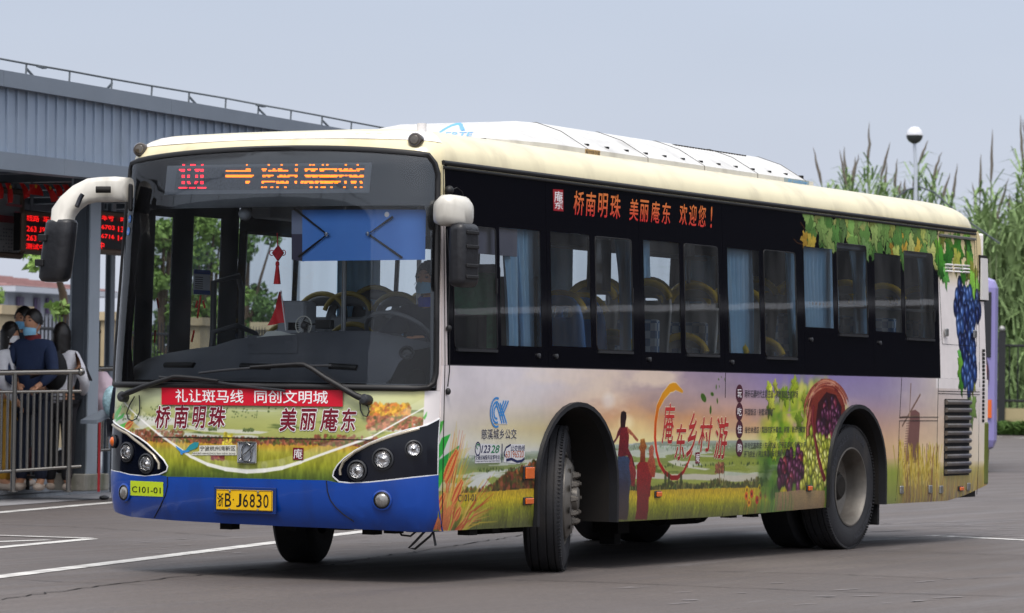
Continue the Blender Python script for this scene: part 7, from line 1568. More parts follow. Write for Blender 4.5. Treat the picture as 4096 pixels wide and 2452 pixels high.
def column(px0, px1, px2, dist, top, plinth, label, py=1166):
    E0 = at_dist(px1, py, dist); rr_ = ray(px0, py); A_ = None
    # left face runs back along the cross direction, right face along the station line
    def hit(px, P, dr):
        r = ray(px, py); M2 = np.array([[dr[0], -r[0]], [dr[1], -r[1]]]); s_ = np.linalg.solve(M2, (CAM-P)[:2]); return s_[0]
    l1 = hit(px0, E0, snv); l2 = hit(px2, E0, sdv); E0 = np.array([E0[0], E0[1], 0])
    th = thing('canopy_column', label, 'column', (E0[0], E0[1], ZP), 'steel columns of the canopy')
    def L2(P): return [tuple(np.array(q)-np.array([E0[0], E0[1], ZP])) for q in P]
    z0 = ZP+.18 if plinth else ZP; t_ = .018
    for nm, a, b, c, d, m in (('flange', 0, l2, 0, t_, M_steel2), ('flange', 0, l2, l1-t_, l1, M_steel2), ('web', .01, t_+.01, t_+.002, l1-t_-.002, M_steel)):  # web darker, flanges paler: column's shaded and lit faces put into colour
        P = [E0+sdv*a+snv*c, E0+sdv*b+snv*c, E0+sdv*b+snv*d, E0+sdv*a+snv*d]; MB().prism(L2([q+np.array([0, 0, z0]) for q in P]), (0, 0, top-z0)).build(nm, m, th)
    MB().prism(L2([E0+sdv*.0+snv*.22*l1+np.array([-.004, 0, z0]), E0+sdv*.01+snv*.22*l1+np.array([-.004, 0, z0]), E0+sdv*.01+snv*.30*l1+np.array([-.004, 0, z0]), E0+snv*.30*l1+np.array([-.004, 0, z0])]), (0, 0, top-z0)).build('pipe', M_steel, th)
    if plinth:
        P = [E0-sdv*.14-snv*.06, E0+sdv*(l2+.16)-snv*.06, E0+sdv*(l2+.16)+snv*(l1+.12), E0-sdv*.14+snv*(l1+.12)]; MB().prism(L2([q+np.array([0, 0, ZP+.001]) for q in P]), (0, 0, .18)).build('plinth', mat('plinth_concrete', '8a8880', .9, var=.2, vs_=5, bump=.6, bs=25, dirt=('4a5030', .7, 6.0)), th, bevel=.01)
    return th
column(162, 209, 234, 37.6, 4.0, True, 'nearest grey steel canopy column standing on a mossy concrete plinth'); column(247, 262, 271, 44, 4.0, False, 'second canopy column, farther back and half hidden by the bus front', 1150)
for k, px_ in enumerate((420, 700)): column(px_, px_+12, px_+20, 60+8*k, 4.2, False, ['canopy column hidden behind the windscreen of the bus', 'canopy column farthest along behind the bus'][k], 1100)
# canopy wing on the left, in front of the bus (mirrored in the windscreen)
M_wing = mat('wing_dark', '24282e', .7); wg = thing('canopy_wing', 'tall part of the grey station canopy standing in front of the bus', 'canopy', (-10, 9, 0))
def arcp(az, r, z): return (10+r*math.cos(R(az)), -9+1.2+r*math.sin(R(az)), z)
AZT = ([96, 115, 130, 140, 147, 155, 162, 167, 170, 171], [5.4, 5.6, 5.9, 6.6, 7.0, 6.9, 6.4, 5.7, 4.8, 4.2]); azs = np.linspace(96, 171, 31)
MB().grid([[arcp(a, 16, z) for z in (3.9, 4.3, float(np.interp(a, *AZT))-.4, float(np.interp(a, *AZT)))] for a in azs]).build('fascia', M_wing, wg, smooth=40)
MB().grid([[arcp(a, 16, 3.9), arcp(a, 21, 3.9)] for a in azs]).build('ceiling', M_wing, wg); MB().grid([[arcp(a, 21, 0), arcp(a, 21, 3.9)] for a in azs]).build('back_wall', M_wing, wg)
MB().tube([arcp(a, 16, float(np.interp(a, *AZT))+.45) for a in azs], .03, 6).build('roof_rail', M_rail, wg)
for a in azs[::2]: MB().tube([arcp(a, 16, float(np.interp(a, *AZT))), arcp(a, 16, float(np.interp(a, *AZT))+.45)], .025, 5).build('rail_post', M_rail, wg)
for a in (105, 125, 145, 165): MB().tube([arcp(a, 16.6, 0), arcp(a, 16.6, 3.9)], .16, 8).build('column', M_steel, wg)
# railings
M_ss = mat('stainless_steel', '8e8b86', .24, 1.0, var=.08, vs_=3)
def railing(label, x0, x1, dist0, ys, posts, pick, rad=.030, slope=(0, 0, 0), gp_='steel railings on the platform', zb=ZP):
    A_ = at_dist(x0, 1000, dist0[0]); B_ = at_dist(x1, 1000, dist0[1]); an = math.atan2((B_-A_)[1], (B_-A_)[0]); f = lambda px, py: on_vert(px, py, A_, an)
    th = thing('railing', label, 'railing', (A_[0], A_[1], zb), gp_); O = np.array([A_[0], A_[1], zb]); LL = lambda P: [tuple(np.array(q)-O) for q in P]
    for k, (ya, yb) in enumerate(ys): MB().tube(LL([f(x0, ya), f(x1, yb)]), rad if k == 0 else rad*.62, 12).build('rail', M_ss, th, smooth=60)
    if gp_: MB().ell(LL([f(x1, ys[0][1])])[0], (.045,)*3).build('rail_cap', M_ss, th, smooth=60)
    for px_ in posts: 
        t_ = (px_-x0)/(x1-x0); q = f(px_, ys[0][0]+(ys[0][1]-ys[0][0])*t_); po = MB().tube(LL([q, np.array([q[0], q[1], zb])]), .030, 10).build('post', M_ss, th, smooth=60); MB().lathe([(.05, 0), (.05, .015), (.03, .02)], LL([(q[0], q[1], zb)])[0], n=14, caps=True).build('foot', M_ss, po)
    pm = None
    for px_ in pick:
        t_ = (px_-x0)/(x1-x0); a = f(px_, ys[1][0]+(ys[1][1]-ys[1][0])*t_); b = f(px_, ys[2][0]+(ys[2][1]-ys[2][0])*t_); b = np.array([a[0], a[1], b[2]]); MB().tube(LL([a, b]), .016, 8).build('baluster', M_ss, th, smooth=60)
    return th
railing('stainless steel railing in front of the waiting people, ending at the grey column', -70, 196, (36.9, 37.15), [(903, 900), (950, 947), (1146, 1129)], (-62, 36, 170), (-40, -25, -10, 4.6, 20, 53, 68.5, 83, 98, 113, 126, 140, 155))
railing('short stainless railing behind the column, beside the front of the bus', 228, 330, (40.5, 41), [(893, 891), (930, 928), (1090, 1086)], (241, 300), (250, 262, 275))
# LED boards, notice board, bunting
M_led = mat('led_board_black', '0c0a0c', .35, var=.2, vs_=80); M_brn2 = mat('board_frame_brown', '5c4c40', .5, .4, var=.2, vs_=6); M_ledt = mat('led_text_red', 'ff2020', .4, emit='ff1818', es=.9)
def board(px0, px1, y0, y1, dist, label, name, m, cat, extra=12):
    A_ = at_dist(px0, y1, dist); an = ST; f = lambda px, py, o_=0.0: on_vert(px, py, A_-snv*o_, an)
    th = thing(name, label, cat, tuple(A_)); LL = lambda P: [tuple(np.array(q)-A_) for q in P]
    a, b, c, d = f(px0, y0), f(px1, y0), f(px1, y1), f(px0, y1); zt_2 = (a[2]); zb_ = d[2]; a = np.array([d[0], d[1], zt_2]); b = np.array([c[0], c[1], zt_2]); c = np.array([c[0], c[1], zb_])
    MB().prism(LL([a, b, c, d]), snv*.12).build('panel', m, th)
    fr = MB()
    for p_, q_ in ((a, b), (b, c), (c, d), (d, a)): fr.tube(LL([p_, q_]), .035, 6)
    fr.build('frame', M_brn2, th); 
    for t_ in (.15, .85): q_ = a+(b-a)*t_; MB().tube(LL([q_, q_+np.array([0, 0, 3.95-zt_2 if zt_2 < 3.9 else .1])]), .02, 6).build('hanger', M_steel, th)
    W_ = np.linalg.norm(b-a); 
    def fn(u, v): return tuple(np.array(d)+(np.array(c)-np.array(d))*u+np.array([0, 0, (zt_2-zb_)*v])-snv*.02-A_)
    return th, fn
bd1, f1 = board(55, 185, 515, 607, 38.3, 'left part of the hanging LED bus timetable, red letters on black', 'led_board', M_led, 'sign')
u_ = lambda x_: (x_-55)/130
for j, (y0, y1, ws_) in enumerate(((517, 534, [('线路', 60, 89), ('车号', 99, 128), ('时间', 150, 180)]), (546, 559, [('263', 60, 83), ('J9230', 90, 132), ('13:30', 146, 180)]), (568, 581, [('263', 60, 83), ('J9255', 90, 132), ('14:00', 146, 180)]), (588, 602, [('测试中', 59, 104)]))):
    for s_, a, b in ws_: text('led_lettering', s_, sub(f1, u_(a), u_(b), (607-y1)/92, (607-y0)/92), M_ledt, bd1, .02)
bd2, f2 = board(232, 330, 515, 607, 38.5, 'right part of the LED bus timetable between the column and the bus', 'led_board', M_led, 'sign')
u_ = lambda x_: (x_-232)/98
for j, (y0, y1, ws_) in enumerate(((515, 532, [('车号', 241, 270), ('时间', 287, 316)]), (543, 556, [('J6703', 235, 272), ('13:30', 281, 318)]), (565, 578, [('J6716', 235, 272), ('14:00', 281, 318)]), (585, 601, [('中', 236, 248)]))):
    for s_, a, b in ws_: text('led_lettering', s_, sub(f2, u_(a), u_(b), (607-y1)/92, (607-y0)/92), M_ledt, bd2, .02)
bd3, f3 = board(-60, 50, 453, 612, 38.2, 'grey printed notice board with a dark red stripe hanging at the left', 'notice_board', mat('notice_grey', '8e9298', .5, var=.08, vs_=3), 'notice board')
def qd(fn, u0, u1, v0, v1, nm, m, par, off=.0): 
    P = [np.array(fn(u, v))-snv*off for u, v in ((u0, v0), (u1, v0), (u1, v1), (u0, v1))]; MB().add(P, [(0, 1, 2, 3)]).build(nm, m, par)
qd(f3, .01, .99, .50, .61, 'stripe', mat('stripe_red', '8a1c28', .5), bd3, .004); rg = np.random.default_rng(3)
for j in range(7):
    for i in range(16):
        if rg.random() < .75: qd(f3, .04+.058*i, .04+.058*i+.04*rg.uniform(.5, 1), .06+.055*j, .06+.055*j+.022, 'print_mark', mat('print_mark', '50565e', .6), bd3, .003)
qd(f3, .62, .98, .76, .80, 'print_mark', mat('print_red', 'b06068', .6), bd3, .003); qd(f3, .80, .92, .67, .69, 'print_mark', MATS['print_red'], bd3, .003)
M_bf = mat('bunting_red', 'd01c1c', .7, var=.12, vs_=6); M_star = mat('star_yellow', 'e8c030', .6)
bl = [((-6, 443), (4, 443), (6, 478), (-4, 486), 'leftmost'), ((12, 443), (26, 443), (29, 490), (20, 492), 'first'), ((47, 443), (58, 443), (71, 474), (58, 485), 'second'), ((70, 446), (94, 446), (103, 475), (66, 468), 'third'), ((105, 446), (118, 447), (142, 486), (124, 490), 'fourth'), ((128, 447), (144, 447), (150, 470), (138, 480), 'fifth'), ((150, 447), (165, 447), (168, 468), (155, 476), 'last')]
looks = ['cut off by the left edge of the photo', 'hanging straight down over the grey notice board', 'curled to the right, at the right edge of the notice board', 'spread wide above the start of the timetable board', 'long and slanting, above the middle of the left timetable board', 'small and crumpled, next to the mirror arm of the bus', 'mostly hidden behind the white mirror arm']
for q, lk in zip(bl, looks):
    A_ = at_dist(q[0][0], q[0][1], 38.0); G = []
    for i in range(6):
        t_ = i/5; G.append([tuple(on_vert((q[0][0]*(1-t_)+q[3][0]*t_)*(1-s_)+(q[1][0]*(1-t_)+q[2][0]*t_)*s_, (q[0][1]*(1-t_)+q[3][1]*t_)*(1-s_)+(q[1][1]*(1-t_)+q[2][1]*t_)*s_, A_, ST)-snv*.02*math.sin(s_*6+t_*3)-A_) for s_ in np.linspace(0, 1, 6)])
    o = MB().grid(G).build('bunting_flag', M_bf, smooth=80); o.location = A_; tag(o, 'small red bunting flag '+lk, 'flag', 'red flags hanging under the canopy')
    if q[4] in ('first', 'third', 'fourth'):
        c = np.array(G[1][2])-snv*.035; MB().add([c+np.array([.03*math.cos(a_), 0, .03*math.sin(a_)])*(1 if k % 2 == 0 else .4) for k, a_ in enumerate(np.linspace(0, 2*math.pi, 11)[:-1]+R(90))], [tuple(range(10))]).build('star', M_star, o)
st_c = at_dist(-40, 441, 38.0); o = MB().tube([np.array([0, 0, 0.]), on_vert(175, 446, st_c, ST)-st_c], .012, 6).build('bunting_cord', M_dgrey); o.location = st_c; tag(o, 'dark cord carrying the red bunting flags under the canopy', 'cord'); o.name = 'cord'
# desk, trolley, bag
q = at_dist(-40, 1150, 38.6); dk = thing('desk', 'ochre-sided desk with a pale top at the left edge behind the railing', 'desk', (q[0], q[1], ZP)); L_ = at_dist(29, 1150, 38.6)-q; L_[2] = 0
hd_ = at_dist(0, 946, 38.6)[2]-ZP; MB().prism([np.zeros(3), L_, L_+snv*.7, snv*.7], (0, 0, hd_-.09)).build('front_panel', mat('ochre_panel', 'b07f1c', .6, var=.1, vs_=4), dk); MB().prism([np.array([-.03, 0, hd_-.088])-snv*.04, L_*1.02+np.array([0, 0, hd_-.088])-snv*.04, L_*1.02+snv*.74+np.array([0, 0, hd_-.088]), np.array([-.03, 0, hd_-.088])+snv*.74], (0, 0, .08)).build('desk_top', mat('desk_top', 'c8bcb0', .5), dk)
q = gp(125, 37.9); tr = thing('luggage_cart', 'small black luggage cart loaded with bags behind the railing', 'cart', (q[0], q[1], ZP), rz=toC)
MB().box((-.2, -.28, .12), (.2, .28, .15)).build('deck', M_blk, tr); 
for sx in (-.17, .17):
    for sy in (-.24, .24): MB().lathe([(.06, -.02), (.06, .02)], (sx, sy, .06), (0, 1, 0), 14, caps=True).build('castor', M_blk, tr)
MB().tube([(-.2, -.2, .14), (-.24, -.2, .85), (-.24, .2, .85), (-.2, .2, .14)], .012, 6).build('handle', M_chrome, tr)
for c, s_, m_, lab in (((.0, -.12, .16), (.16, .13, .34), mat('bag_maroon', '5c2c30', .7, var=.3, vs_=9), 'maroon bag on the luggage cart'), ((.0, .14, .16), (.15, .11, .28), mat('bag_grey', '6a6c74', .7, var=.2, vs_=9), 'grey bag on the luggage cart')):
    g = MB().ell((0, 0, s_[2]/2), (s_[0], s_[1], s_[2]/2), 14, 9).build('bag', m_, smooth=70); cs_, sn_ = math.cos(toC), math.sin(toC); g.location = (q[0]+c[0]*cs_-c[1]*sn_, q[1]+c[0]*sn_+c[1]*cs_, ZP+c[2]); tag(g, lab, 'bag')
q = at_dist(240, 995, 38.3); bag = MB(); rg = np.random.default_rng(6)
P = []
for i in range(10):
    t_ = i/9; r = .5*(math.sin(math.pi*(.12+.80*t_))**.7); P.append([(r*.30*math.cos(a_)*(1+.12*math.sin(5*a_+i)), r*.42*math.sin(a_)*(1+.10*math.sin(4*a_+2*i)), t_*.46) for a_ in np.linspace(0, 2*math.pi, 25)])
bg = bag.grid(P).build('plastic_bag', mat('bag_pink_white', 'd8c0cc', .4, var=.08, vs_=9, bump=.5, bs=20), smooth=60); bg.location = (q[0], q[1], q[2]-.03); tag(bg, 'pinkish white plastic bag standing on the sloping grey ledge beside the bus', 'bag')
q = at_dist(272, 985, 37.2); b2 = MB().ell((0, 0, .12), (.12, .10, .17), 14, 9).build('plastic_bag', mat('bag_teal_white', '9cc0cc', .5, var=.5, vs_=25), smooth=70); b2.location = (q[0], q[1], q[2]-.06); tag(b2, 'blue and white patterned plastic bag next to the bus corner', 'bag')
A_ = at_dist(234, 1015, 37.3); lg_ = thing('ledge', 'sloping grey ledge on posts carrying the plastic bags', 'bench', (A_[0], A_[1], ZP)); B_ = at_dist(285, 990, 37.3); mb = MB(); d_ = B_-A_
MB().prism([(0, 0, A_[2]-ZP-.05), tuple(d_+np.array([0, 0, A_[2]-ZP-.05])), tuple(d_+snv*.2+np.array([0, 0, A_[2]-ZP-.05])), tuple(snv*.2+np.array([0, 0, A_[2]-ZP-.05]))], (0, 0, .04)).build('board', M_fas, lg_); MB().tube([tuple(d_*.15+np.array([0, 0, 0])-np.array([0, 0, d_[2]*.15])), tuple(d_*.15+np.array([0, 0, A_[2]-ZP-.05]))], .014, 8).build('leg', mat('red_paint', 'a02028', .5), lg_)
MB().tube([tuple(d_*.8-np.array([0, 0, d_[2]*.8])), tuple(d_*.8+np.array([0, 0, A_[2]-ZP-.05]))], .03, 8).build('leg', M_steel, lg_)
# ------------------------------------------------------------------ garden wall, iron fence, house, trees on the left
M_beige = mat('beige_render', 'b5a484', .85, var=.12, vs_=1.5, dirt=('6a5c48', .4, 1.0)); M_iron = mat('iron_black', '1c1e22', .6)
A_ = at_dist(-90, 900, 60); B_ = at_dist(700, 900, 74); wd = (B_-A_); wd[2] = 0; WL = np.linalg.norm(wd); wd /= WL; wn = np.array([-wd[1], wd[0], 0])
gw = thing('garden_wall', 'low beige rendered wall with pillars and a spiked iron fence behind the platform', 'wall', (A_[0], A_[1], 0))
MB().prism([(0, 0, 0), tuple(wd*WL), tuple(wd*WL+wn*.3), tuple(wn*.3)], (0, 0, 1.15)).build('base', M_beige, gw); MB().prism([tuple(-wn*.04+np.array([0, 0, 1.152])), tuple(wd*WL-wn*.04+np.array([0, 0, 1.152])), tuple(wd*WL+wn*.34+np.array([0, 0, 1.152])), tuple(wn*.34+np.array([0, 0, 1.152]))], (0, 0, .12)).build('coping', M_beige, gw)
def pil(px): 
    r = ray(px, 900); M2 = np.array([[wd[0], -r[0]], [wd[1], -r[1]]]); return np.linalg.solve(M2, (CAM-A_)[:2])[0]
pls = sorted([pil(0), pil(35)]+[pil(35)+4.2*k for k in range(1, 7)])
for s_ in pls:
    c = wd*s_+wn*.15; MB().prism([c-wd*.28-wn*.26, c+wd*.28-wn*.26, c+wd*.28+wn*.26, c-wd*.28+wn*.26], (0, 0, 2.45)).build('pillar', M_beige, gw); MB().prism([c-wd*.36-wn*.34+np.array([0, 0, 2.452]), c+wd*.36-wn*.34+np.array([0, 0, 2.452]), c+wd*.36+wn*.34+np.array([0, 0, 2.452]), c-wd*.36+wn*.34+np.array([0, 0, 2.452])], (0, 0, .16)).build('pillar_cap', M_beige, gw)
for z_ in (1.4, 2.25): MB().tube([tuple(wn*.15+np.array([0, 0, z_])), tuple(wd*WL+wn*.15+np.array([0, 0, z_]))], .03, 6).build('fence_rail', M_iron, gw)
bar = MB().tube([(0, 0, 1.28), (0, 0, 2.42), (0, 0, 2.52)], [.016, .016, .002], 5).build('fence_bar', M_iron, gw); bar.location = tuple(wn*.15)
for k in range(1, int(WL/.16)):
    c = bar.copy(); col.objects.link(c); c.parent = gw; c.location = tuple(wd*.16*k+wn*.15)
hs = at_dist(15, 900, 95); ex = at_dist(220, 900, 99)-hs; ex[2] = 0; hl_ = np.linalg.norm(ex); ex /= hl_; ey = np.array([-ex[1], ex[0], 0]); 
hz = lambda y_: 1.22+(921-y_)*95/8425
ho = thing('house', 'pale two-storey house with a reddish tiled roof behind the garden wall', 'house', (hs[0], hs[1], 0))
MB().prism([(0, 0, 0), tuple(ex*hl_), tuple(ex*hl_+ey*8), tuple(ey*8)], (0, 0, hz(686))).build('wall', mat('house_wall', 'a8aab2', .8, var=.06, vs_=1), ho)
ez = hz(684); ap = hz(628); ro_ = .6; b0 = [-ex*ro_-ey*ro_, ex*(hl_+ro_)-ey*ro_, ex*(hl_+ro_)+ey*(8+ro_), -ex*ro_+ey*(8+ro_)]; r0, r1 = ex*1.9+ey*4, ex*(hl_-1.9)+ey*4; zz = lambda v, z_: tuple(np.array(v)+np.array([0, 0, z_]))
rf = MB(); rf.add([zz(b0[0], ez), zz(b0[1], ez), zz(b0[2], ez), zz(b0[3], ez), zz(r0, ap), zz(r1, ap)], [(0, 1, 5, 4), (1, 2, 5), (2, 3, 4, 5), (3, 0, 4), (0, 3, 2, 1)]); rfo = rf.build('roof', mat('roof_tile_red', '7c5a58', .8, var=.15, vs_=3), ho)
for k in range(1, 12):
    t_ = k/12; a_ = np.array(zz(b0[0], ez))*(1-t_)+np.array(zz(r0, ap))*t_; b_ = np.array(zz(b0[1], ez))*(1-t_)+np.array(zz(r1, ap))*t_; MB().tube([a_, b_], .03, 4).build('tile_course', MATS['roof_tile_red'], rfo)
MB().prism([zz(b0[0], ez-.16), zz(b0[1], ez-.16), zz(b0[2], ez-.16), zz(b0[3], ez-.16)], (0, 0, .15)).build('eaves', mat('eaves_white', 'b8bcc4', .7), ho)
for px_, w_ in ((52, 28), (134, 24), (190, 24)):
    s_ = (px_-15)/88.; a_ = ex*s_-ey*.03; wdt = w_/88.; z0, z1 = hz(745), hz(708); f_ = MB().prism([a_+np.array([0, 0, z0]), a_+ex*wdt+np.array([0, 0, z0]), a_+ex*wdt+np.array([0, 0, z1]), a_+np.array([0, 0, z1])], -ey*.06).build('window', mat('window_mauve', '6c5c78', .3), ho)
    for k in (.33, .66): MB().tube([a_+ex*wdt*k+np.array([0, 0, z0])-ey*.08, a_+ex*wdt*k+np.array([0, 0, z1])-ey*.08], .025, 4).build('mullion', mat('mullion', '8a8494', .6), f_)
q = at_dist(-60, 900, 105); h2_ = thing('house', 'bluish roofed house at the far left edge behind the garden wall', 'house', (q[0], q[1], 0)); MB().prism([(0, 0, 0), tuple(ex*5.3), tuple(ex*5.3+ey*7), tuple(ey*7)], (0, 0, 4.0)).build('wall', mat('house_wall_blue', '9ca4b4', .8), h2_)
MB().add([(0, 0, 4.0), tuple(ex*5.5+np.array([0, 0, 4.0])), tuple(ex*5.5+ey*7+np.array([0, 0, 4.0])), tuple(ey*7+np.array([0, 0, 4.0])), tuple(ex*1+ey*3.5+np.array([0, 0, 5.0])), tuple(ex*4.5+ey*3.5+np.array([0, 0, 5.0]))], [(0, 1, 5, 4), (1, 2, 5), (2, 3, 4, 5), (3, 0, 4)]).build('roof', mat('roof_blue_grey', '6a7484', .8, var=.2, vs_=4), h2_)
# foliage
def leafmat(name, c, var=.35): 
    m = mat(name, c, .7, var=var, vs_=1.2); b = m.node_tree.nodes['Principled BSDF']; b.inputs['Subsurface Weight'].default_value = 0; return m
LM = [leafmat('leaf_mid', '56743a'), leafmat('leaf_light', '7c9a4c'), leafmat('leaf_dark', '38522c')]
def crown(name, clumps, n, size, m, par, seed, droop=0.0):
    rg = np.random.default_rng(seed); V = []; Fc = []
    cl = np.array(clumps, float); wts = cl[:, 3]**2; wts /= wts.sum()
    idx = rg.choice(len(cl), n, p=wts); d = rg.normal(size=(n, 3)); d /= np.linalg.norm(d, axis=1)[:, None]; rr = rg.random(n)**.45
    C_ = cl[idx, :3]+d*rr[:, None]*cl[idx, 3:4]*np.array([1, 1, .8]); a = rg.normal(size=(n, 3)); a /= np.linalg.norm(a, axis=1)[:, None]; b = np.cross(a, rg.normal(size=(n, 3))); b /= np.linalg.norm(b, axis=1)[:, None]
    s_ = size*rg.uniform(.6, 1.3, n)[:, None]; Q = np.stack([C_-a*s_, C_+b*s_*.5, C_+a*s_, C_-b*s_*.5], 1).reshape(-1, 3)
    me = bpy.data.meshes.new(name); me.vertices.add(len(Q)); me.vertices.foreach_set('co', Q.ravel()); me.loops.add(len(Q)); me.loops.foreach_set('vertex_index', np.arange(len(Q))); me.polygons.add(n); me.polygons.foreach_set('loop_start', np.arange(0, 4*n, 4)); me.polygons.foreach_set('loop_total', np.full(n, 4)); me.update(calc_edges=True)
    return link(name, me, m, par)
def tree(label, x_, y_, h, rad, seed, n=5000, size=.16, group=None, m=None, low=.3):
    th = thing('tree', label, 'tree', (x_, y_, 0), group); rg = np.random.default_rng(seed); cl = []
    for k in range(22):
        a = rg.uniform(0, 6.283); z_ = rg.uniform(low, .92); r = rad*math.sqrt(max(.05, 1-((z_-.55)/.5)**2))*rg.uniform(.2, .85); cl.append((r*math.cos(a), r*math.sin(a), z_*h, rad*rg.uniform(.25, .5)))
    trk = MB().tube([(0, 0, 0), (.05, .03, h*.3), (-.05, .05, h*.6), (0, 0, h*.85)], [h*.022, h*.018, h*.012, h*.004], 8)
    for c in cl[:9]: trk.tube([(0, 0, c[2]*.55), (c[0]*.5, c[1]*.5, c[2]*.8), c[:3]], [h*.009, h*.006, h*.003], 6)
    trk.build('trunk', mat('bark', '5a4a3c', .9, var=.3, vs_=3), th, smooth=60); crown('crown', cl, n, size, m or LM[seed % 3], th, seed); return th
tl = [(-62, 74, 4.4, .75, 'light green tree at the left edge under the canopy'), (392, 80, 5.4, .8, 'bright green tree seen through the left door pane of the bus'), (448, 84, 6.0, .9, 'green tree seen between the door panes of the bus'), (512, 80, 5.6, .9, 'green tree seen through the second door pane'), (600, 86, 5.8, 1.0, 'tree behind the middle of the windscreen'), (322, 86, 4.6, .6, 'tree behind the left pillar of the bus')]
for i, (px_, d_, h, r, lb__) in enumerate(tl): q = at_dist(px_, 900, d_); tree(lb__, q[0], q[1], h, r, 31+i, 3600, .085, 'garden trees behind the wall', LM[1] if i in (0, 1, 3) else LM[0], .22)
q = at_dist(152, 900, 66); yt = thing('tree', 'young tree with a bare slanting trunk and few bright leaves in front of the house', 'tree', (q[0], q[1], 0)); f_ = lambda px, py: tuple(on_vert(px, py, q, ST)-np.array([q[0], q[1], 0]))
MB().tube([(0, 0, 0), f_(156, 760), f_(152, 710), f_(143, 680), f_(132, 640)], [.10, .09, .08, .06, .03], 7).build('trunk', MATS['bark'], yt, smooth=60); crown('crown', [(*f_(140, 745), .22), (*f_(150, 755), .2), (*f_(130, 620), .35), (*f_(100, 625), .35), (*f_(118, 622), .3)], 260, .12, LM[1], yt, 77)
# ------------------------------------------------------------------ right side: wall, fence, reeds, lamp, far bus
def chord(px, d_=118): q = at_dist(px, 1040, d_); return np.array([q[0], q[1], 0])
A_ = chord(1700); B_ = chord(2760); wd = B_-A_; WL = np.linalg.norm(wd); wd /= WL; wn = np.array([-wd[1], wd[0], 0]); wn = wn if wn[0] > 0 else -wn
rw2 = thing('boundary_wall', 'low beige boundary wall with a tall black metal fence on top at the right', 'wall', tuple(A_))
MB().prism([(0, 0, 0), tuple(wd*WL), tuple(wd*WL+wn*.4), tuple(wn*.4)], (0, 0, .90)).build('base', mat('wall_sand', 'a99b78', .85, var=.1, vs_=.5), rw2)
for z_ in (1.15, 3.0): MB().tube([tuple(wn*.2+np.array([0, 0, z_])), tuple(wd*WL+wn*.2+np.array([0, 0, z_]))], .045, 6).build('fence_rail', M_iron, rw2)
bar = MB().tube([(0, 0, .9), (0, 0, 3.05)], .025, 5).build('fence_bar', M_iron, rw2); bar.location = tuple(wd*(WL*.55)+wn*.2); k = 1
while WL*.55+.28*k < WL and k < 250: c = bar.copy(); col.objects.link(c); c.parent = rw2; c.location = tuple(wd*(WL*.55+.28*k)+wn*.2); k += 1
for px_ in (2424, 2600):
    r = ray(px_, 1000); s_ = np.linalg.solve(np.array([[wd[0], -r[0]], [wd[1], -r[1]]]), (CAM-A_)[:2])[0]; c = wd*s_; MB().prism([c-wd*.12-wn*.1, c+wd*.12-wn*.1, c+wd*.12+wn*.3, c-wd*.12+wn*.3], (0, 0, 3.45)).build('fence_post', M_iron, rw2); MB().ell(tuple(c+wn*.1+np.array([0, 0, 3.55])), (.12,)*3).build('finial', M_alu, rw2)
rg = np.random.default_rng(44)
def blades(name, P0, P1, depth, n, hfun, wid, m, lean=.25, seed=0, kind='stuff', zb=(0., 1.)):
    rg = np.random.default_rng(seed); t_ = rg.random(n); o_ = rg.random(n)*depth; base = P0+(P1-P0)*t_[:, None]+wn*o_[:, None]; H = np.array([hfun(a) for a in t_]); z0 = H*rg.uniform(zb[0], zb[1], n)*.85; L_ = rg.uniform(.5, 1.5, n)*(H*.16+.25)
    dirx = rg.normal(0, lean, (n, 1))*(P1-P0)/np.linalg.norm(P1-P0)+rg.normal(0, lean, (n, 1))*wn; up_ = np.array([0, 0, 1.])
    b = base+up_*z0[:, None]; s_ = (P1-P0)/np.linalg.norm(P1-P0)*(wid*rg.uniform(.5, 1.4, n))[:, None]; m1 = b+(up_*.8+dirx)*L_[:, None]*.6; tp_ = b+(up_*.75+dirx*2.6)*L_[:, None]
    tp_[:, 2] = np.maximum(tp_[:, 2]-L_*rg.uniform(0, .7, n), .02)
    Q = np.stack([b-s_, b+s_, m1+s_*.8, m1-s_*.8, tp_], 1).reshape(-1, 3); idx = np.arange(n)[:, None]*5; Fq = np.concatenate([idx+np.array([[0, 1, 2, 3]]), ], 1); Ft = idx+np.array([[3, 2, 4]])
    me = bpy.data.meshes.new(name); me.from_pydata(Q.tolist(), [], [tuple(q) for q in Fq.tolist()]+[tuple(q) for q in Ft.tolist()]); o = link(name, me, m); tag(o, kind=kind); return o
hgt = lambda y_, d_=122: 1.22+(952-y_)*d_/8425
prof = [(1700, 500), (1960, 490), (2040, 476), (2075, 470), (2103, 448), (2130, 478), (2200, 492), (2244, 494), (2300, 512), (2350, 500), (2380, 470), (2400, 462), (2420, 560), (2445, 520), (2462, 470), (2479, 425), (2560, 400), (2760, 430)]
C_A, C_B = chord(1700, 121), chord(2760, 121); hf_ = lambda t_: hgt(float(np.interp(1700+1060*t_, [p[0] for p in prof], [p[1] for p in prof])))
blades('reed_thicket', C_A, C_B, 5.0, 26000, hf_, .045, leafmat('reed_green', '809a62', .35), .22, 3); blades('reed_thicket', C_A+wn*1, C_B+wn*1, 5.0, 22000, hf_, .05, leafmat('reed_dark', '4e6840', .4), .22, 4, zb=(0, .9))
blades('hedge_strip', chord(1700, 117.2), chord(2760, 117.2), .5, 9000, lambda t_: .35, .04, leafmat('hedge_green', '4c6a2c', .4), .5, 6)
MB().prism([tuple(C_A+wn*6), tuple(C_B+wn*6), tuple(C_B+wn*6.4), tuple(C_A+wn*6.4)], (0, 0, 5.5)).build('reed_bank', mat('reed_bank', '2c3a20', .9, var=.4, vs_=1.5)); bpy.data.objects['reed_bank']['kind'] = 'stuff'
zb_ = lambda a, b: ((3200+a/1.855)/D, (400+b/1.855)/D)
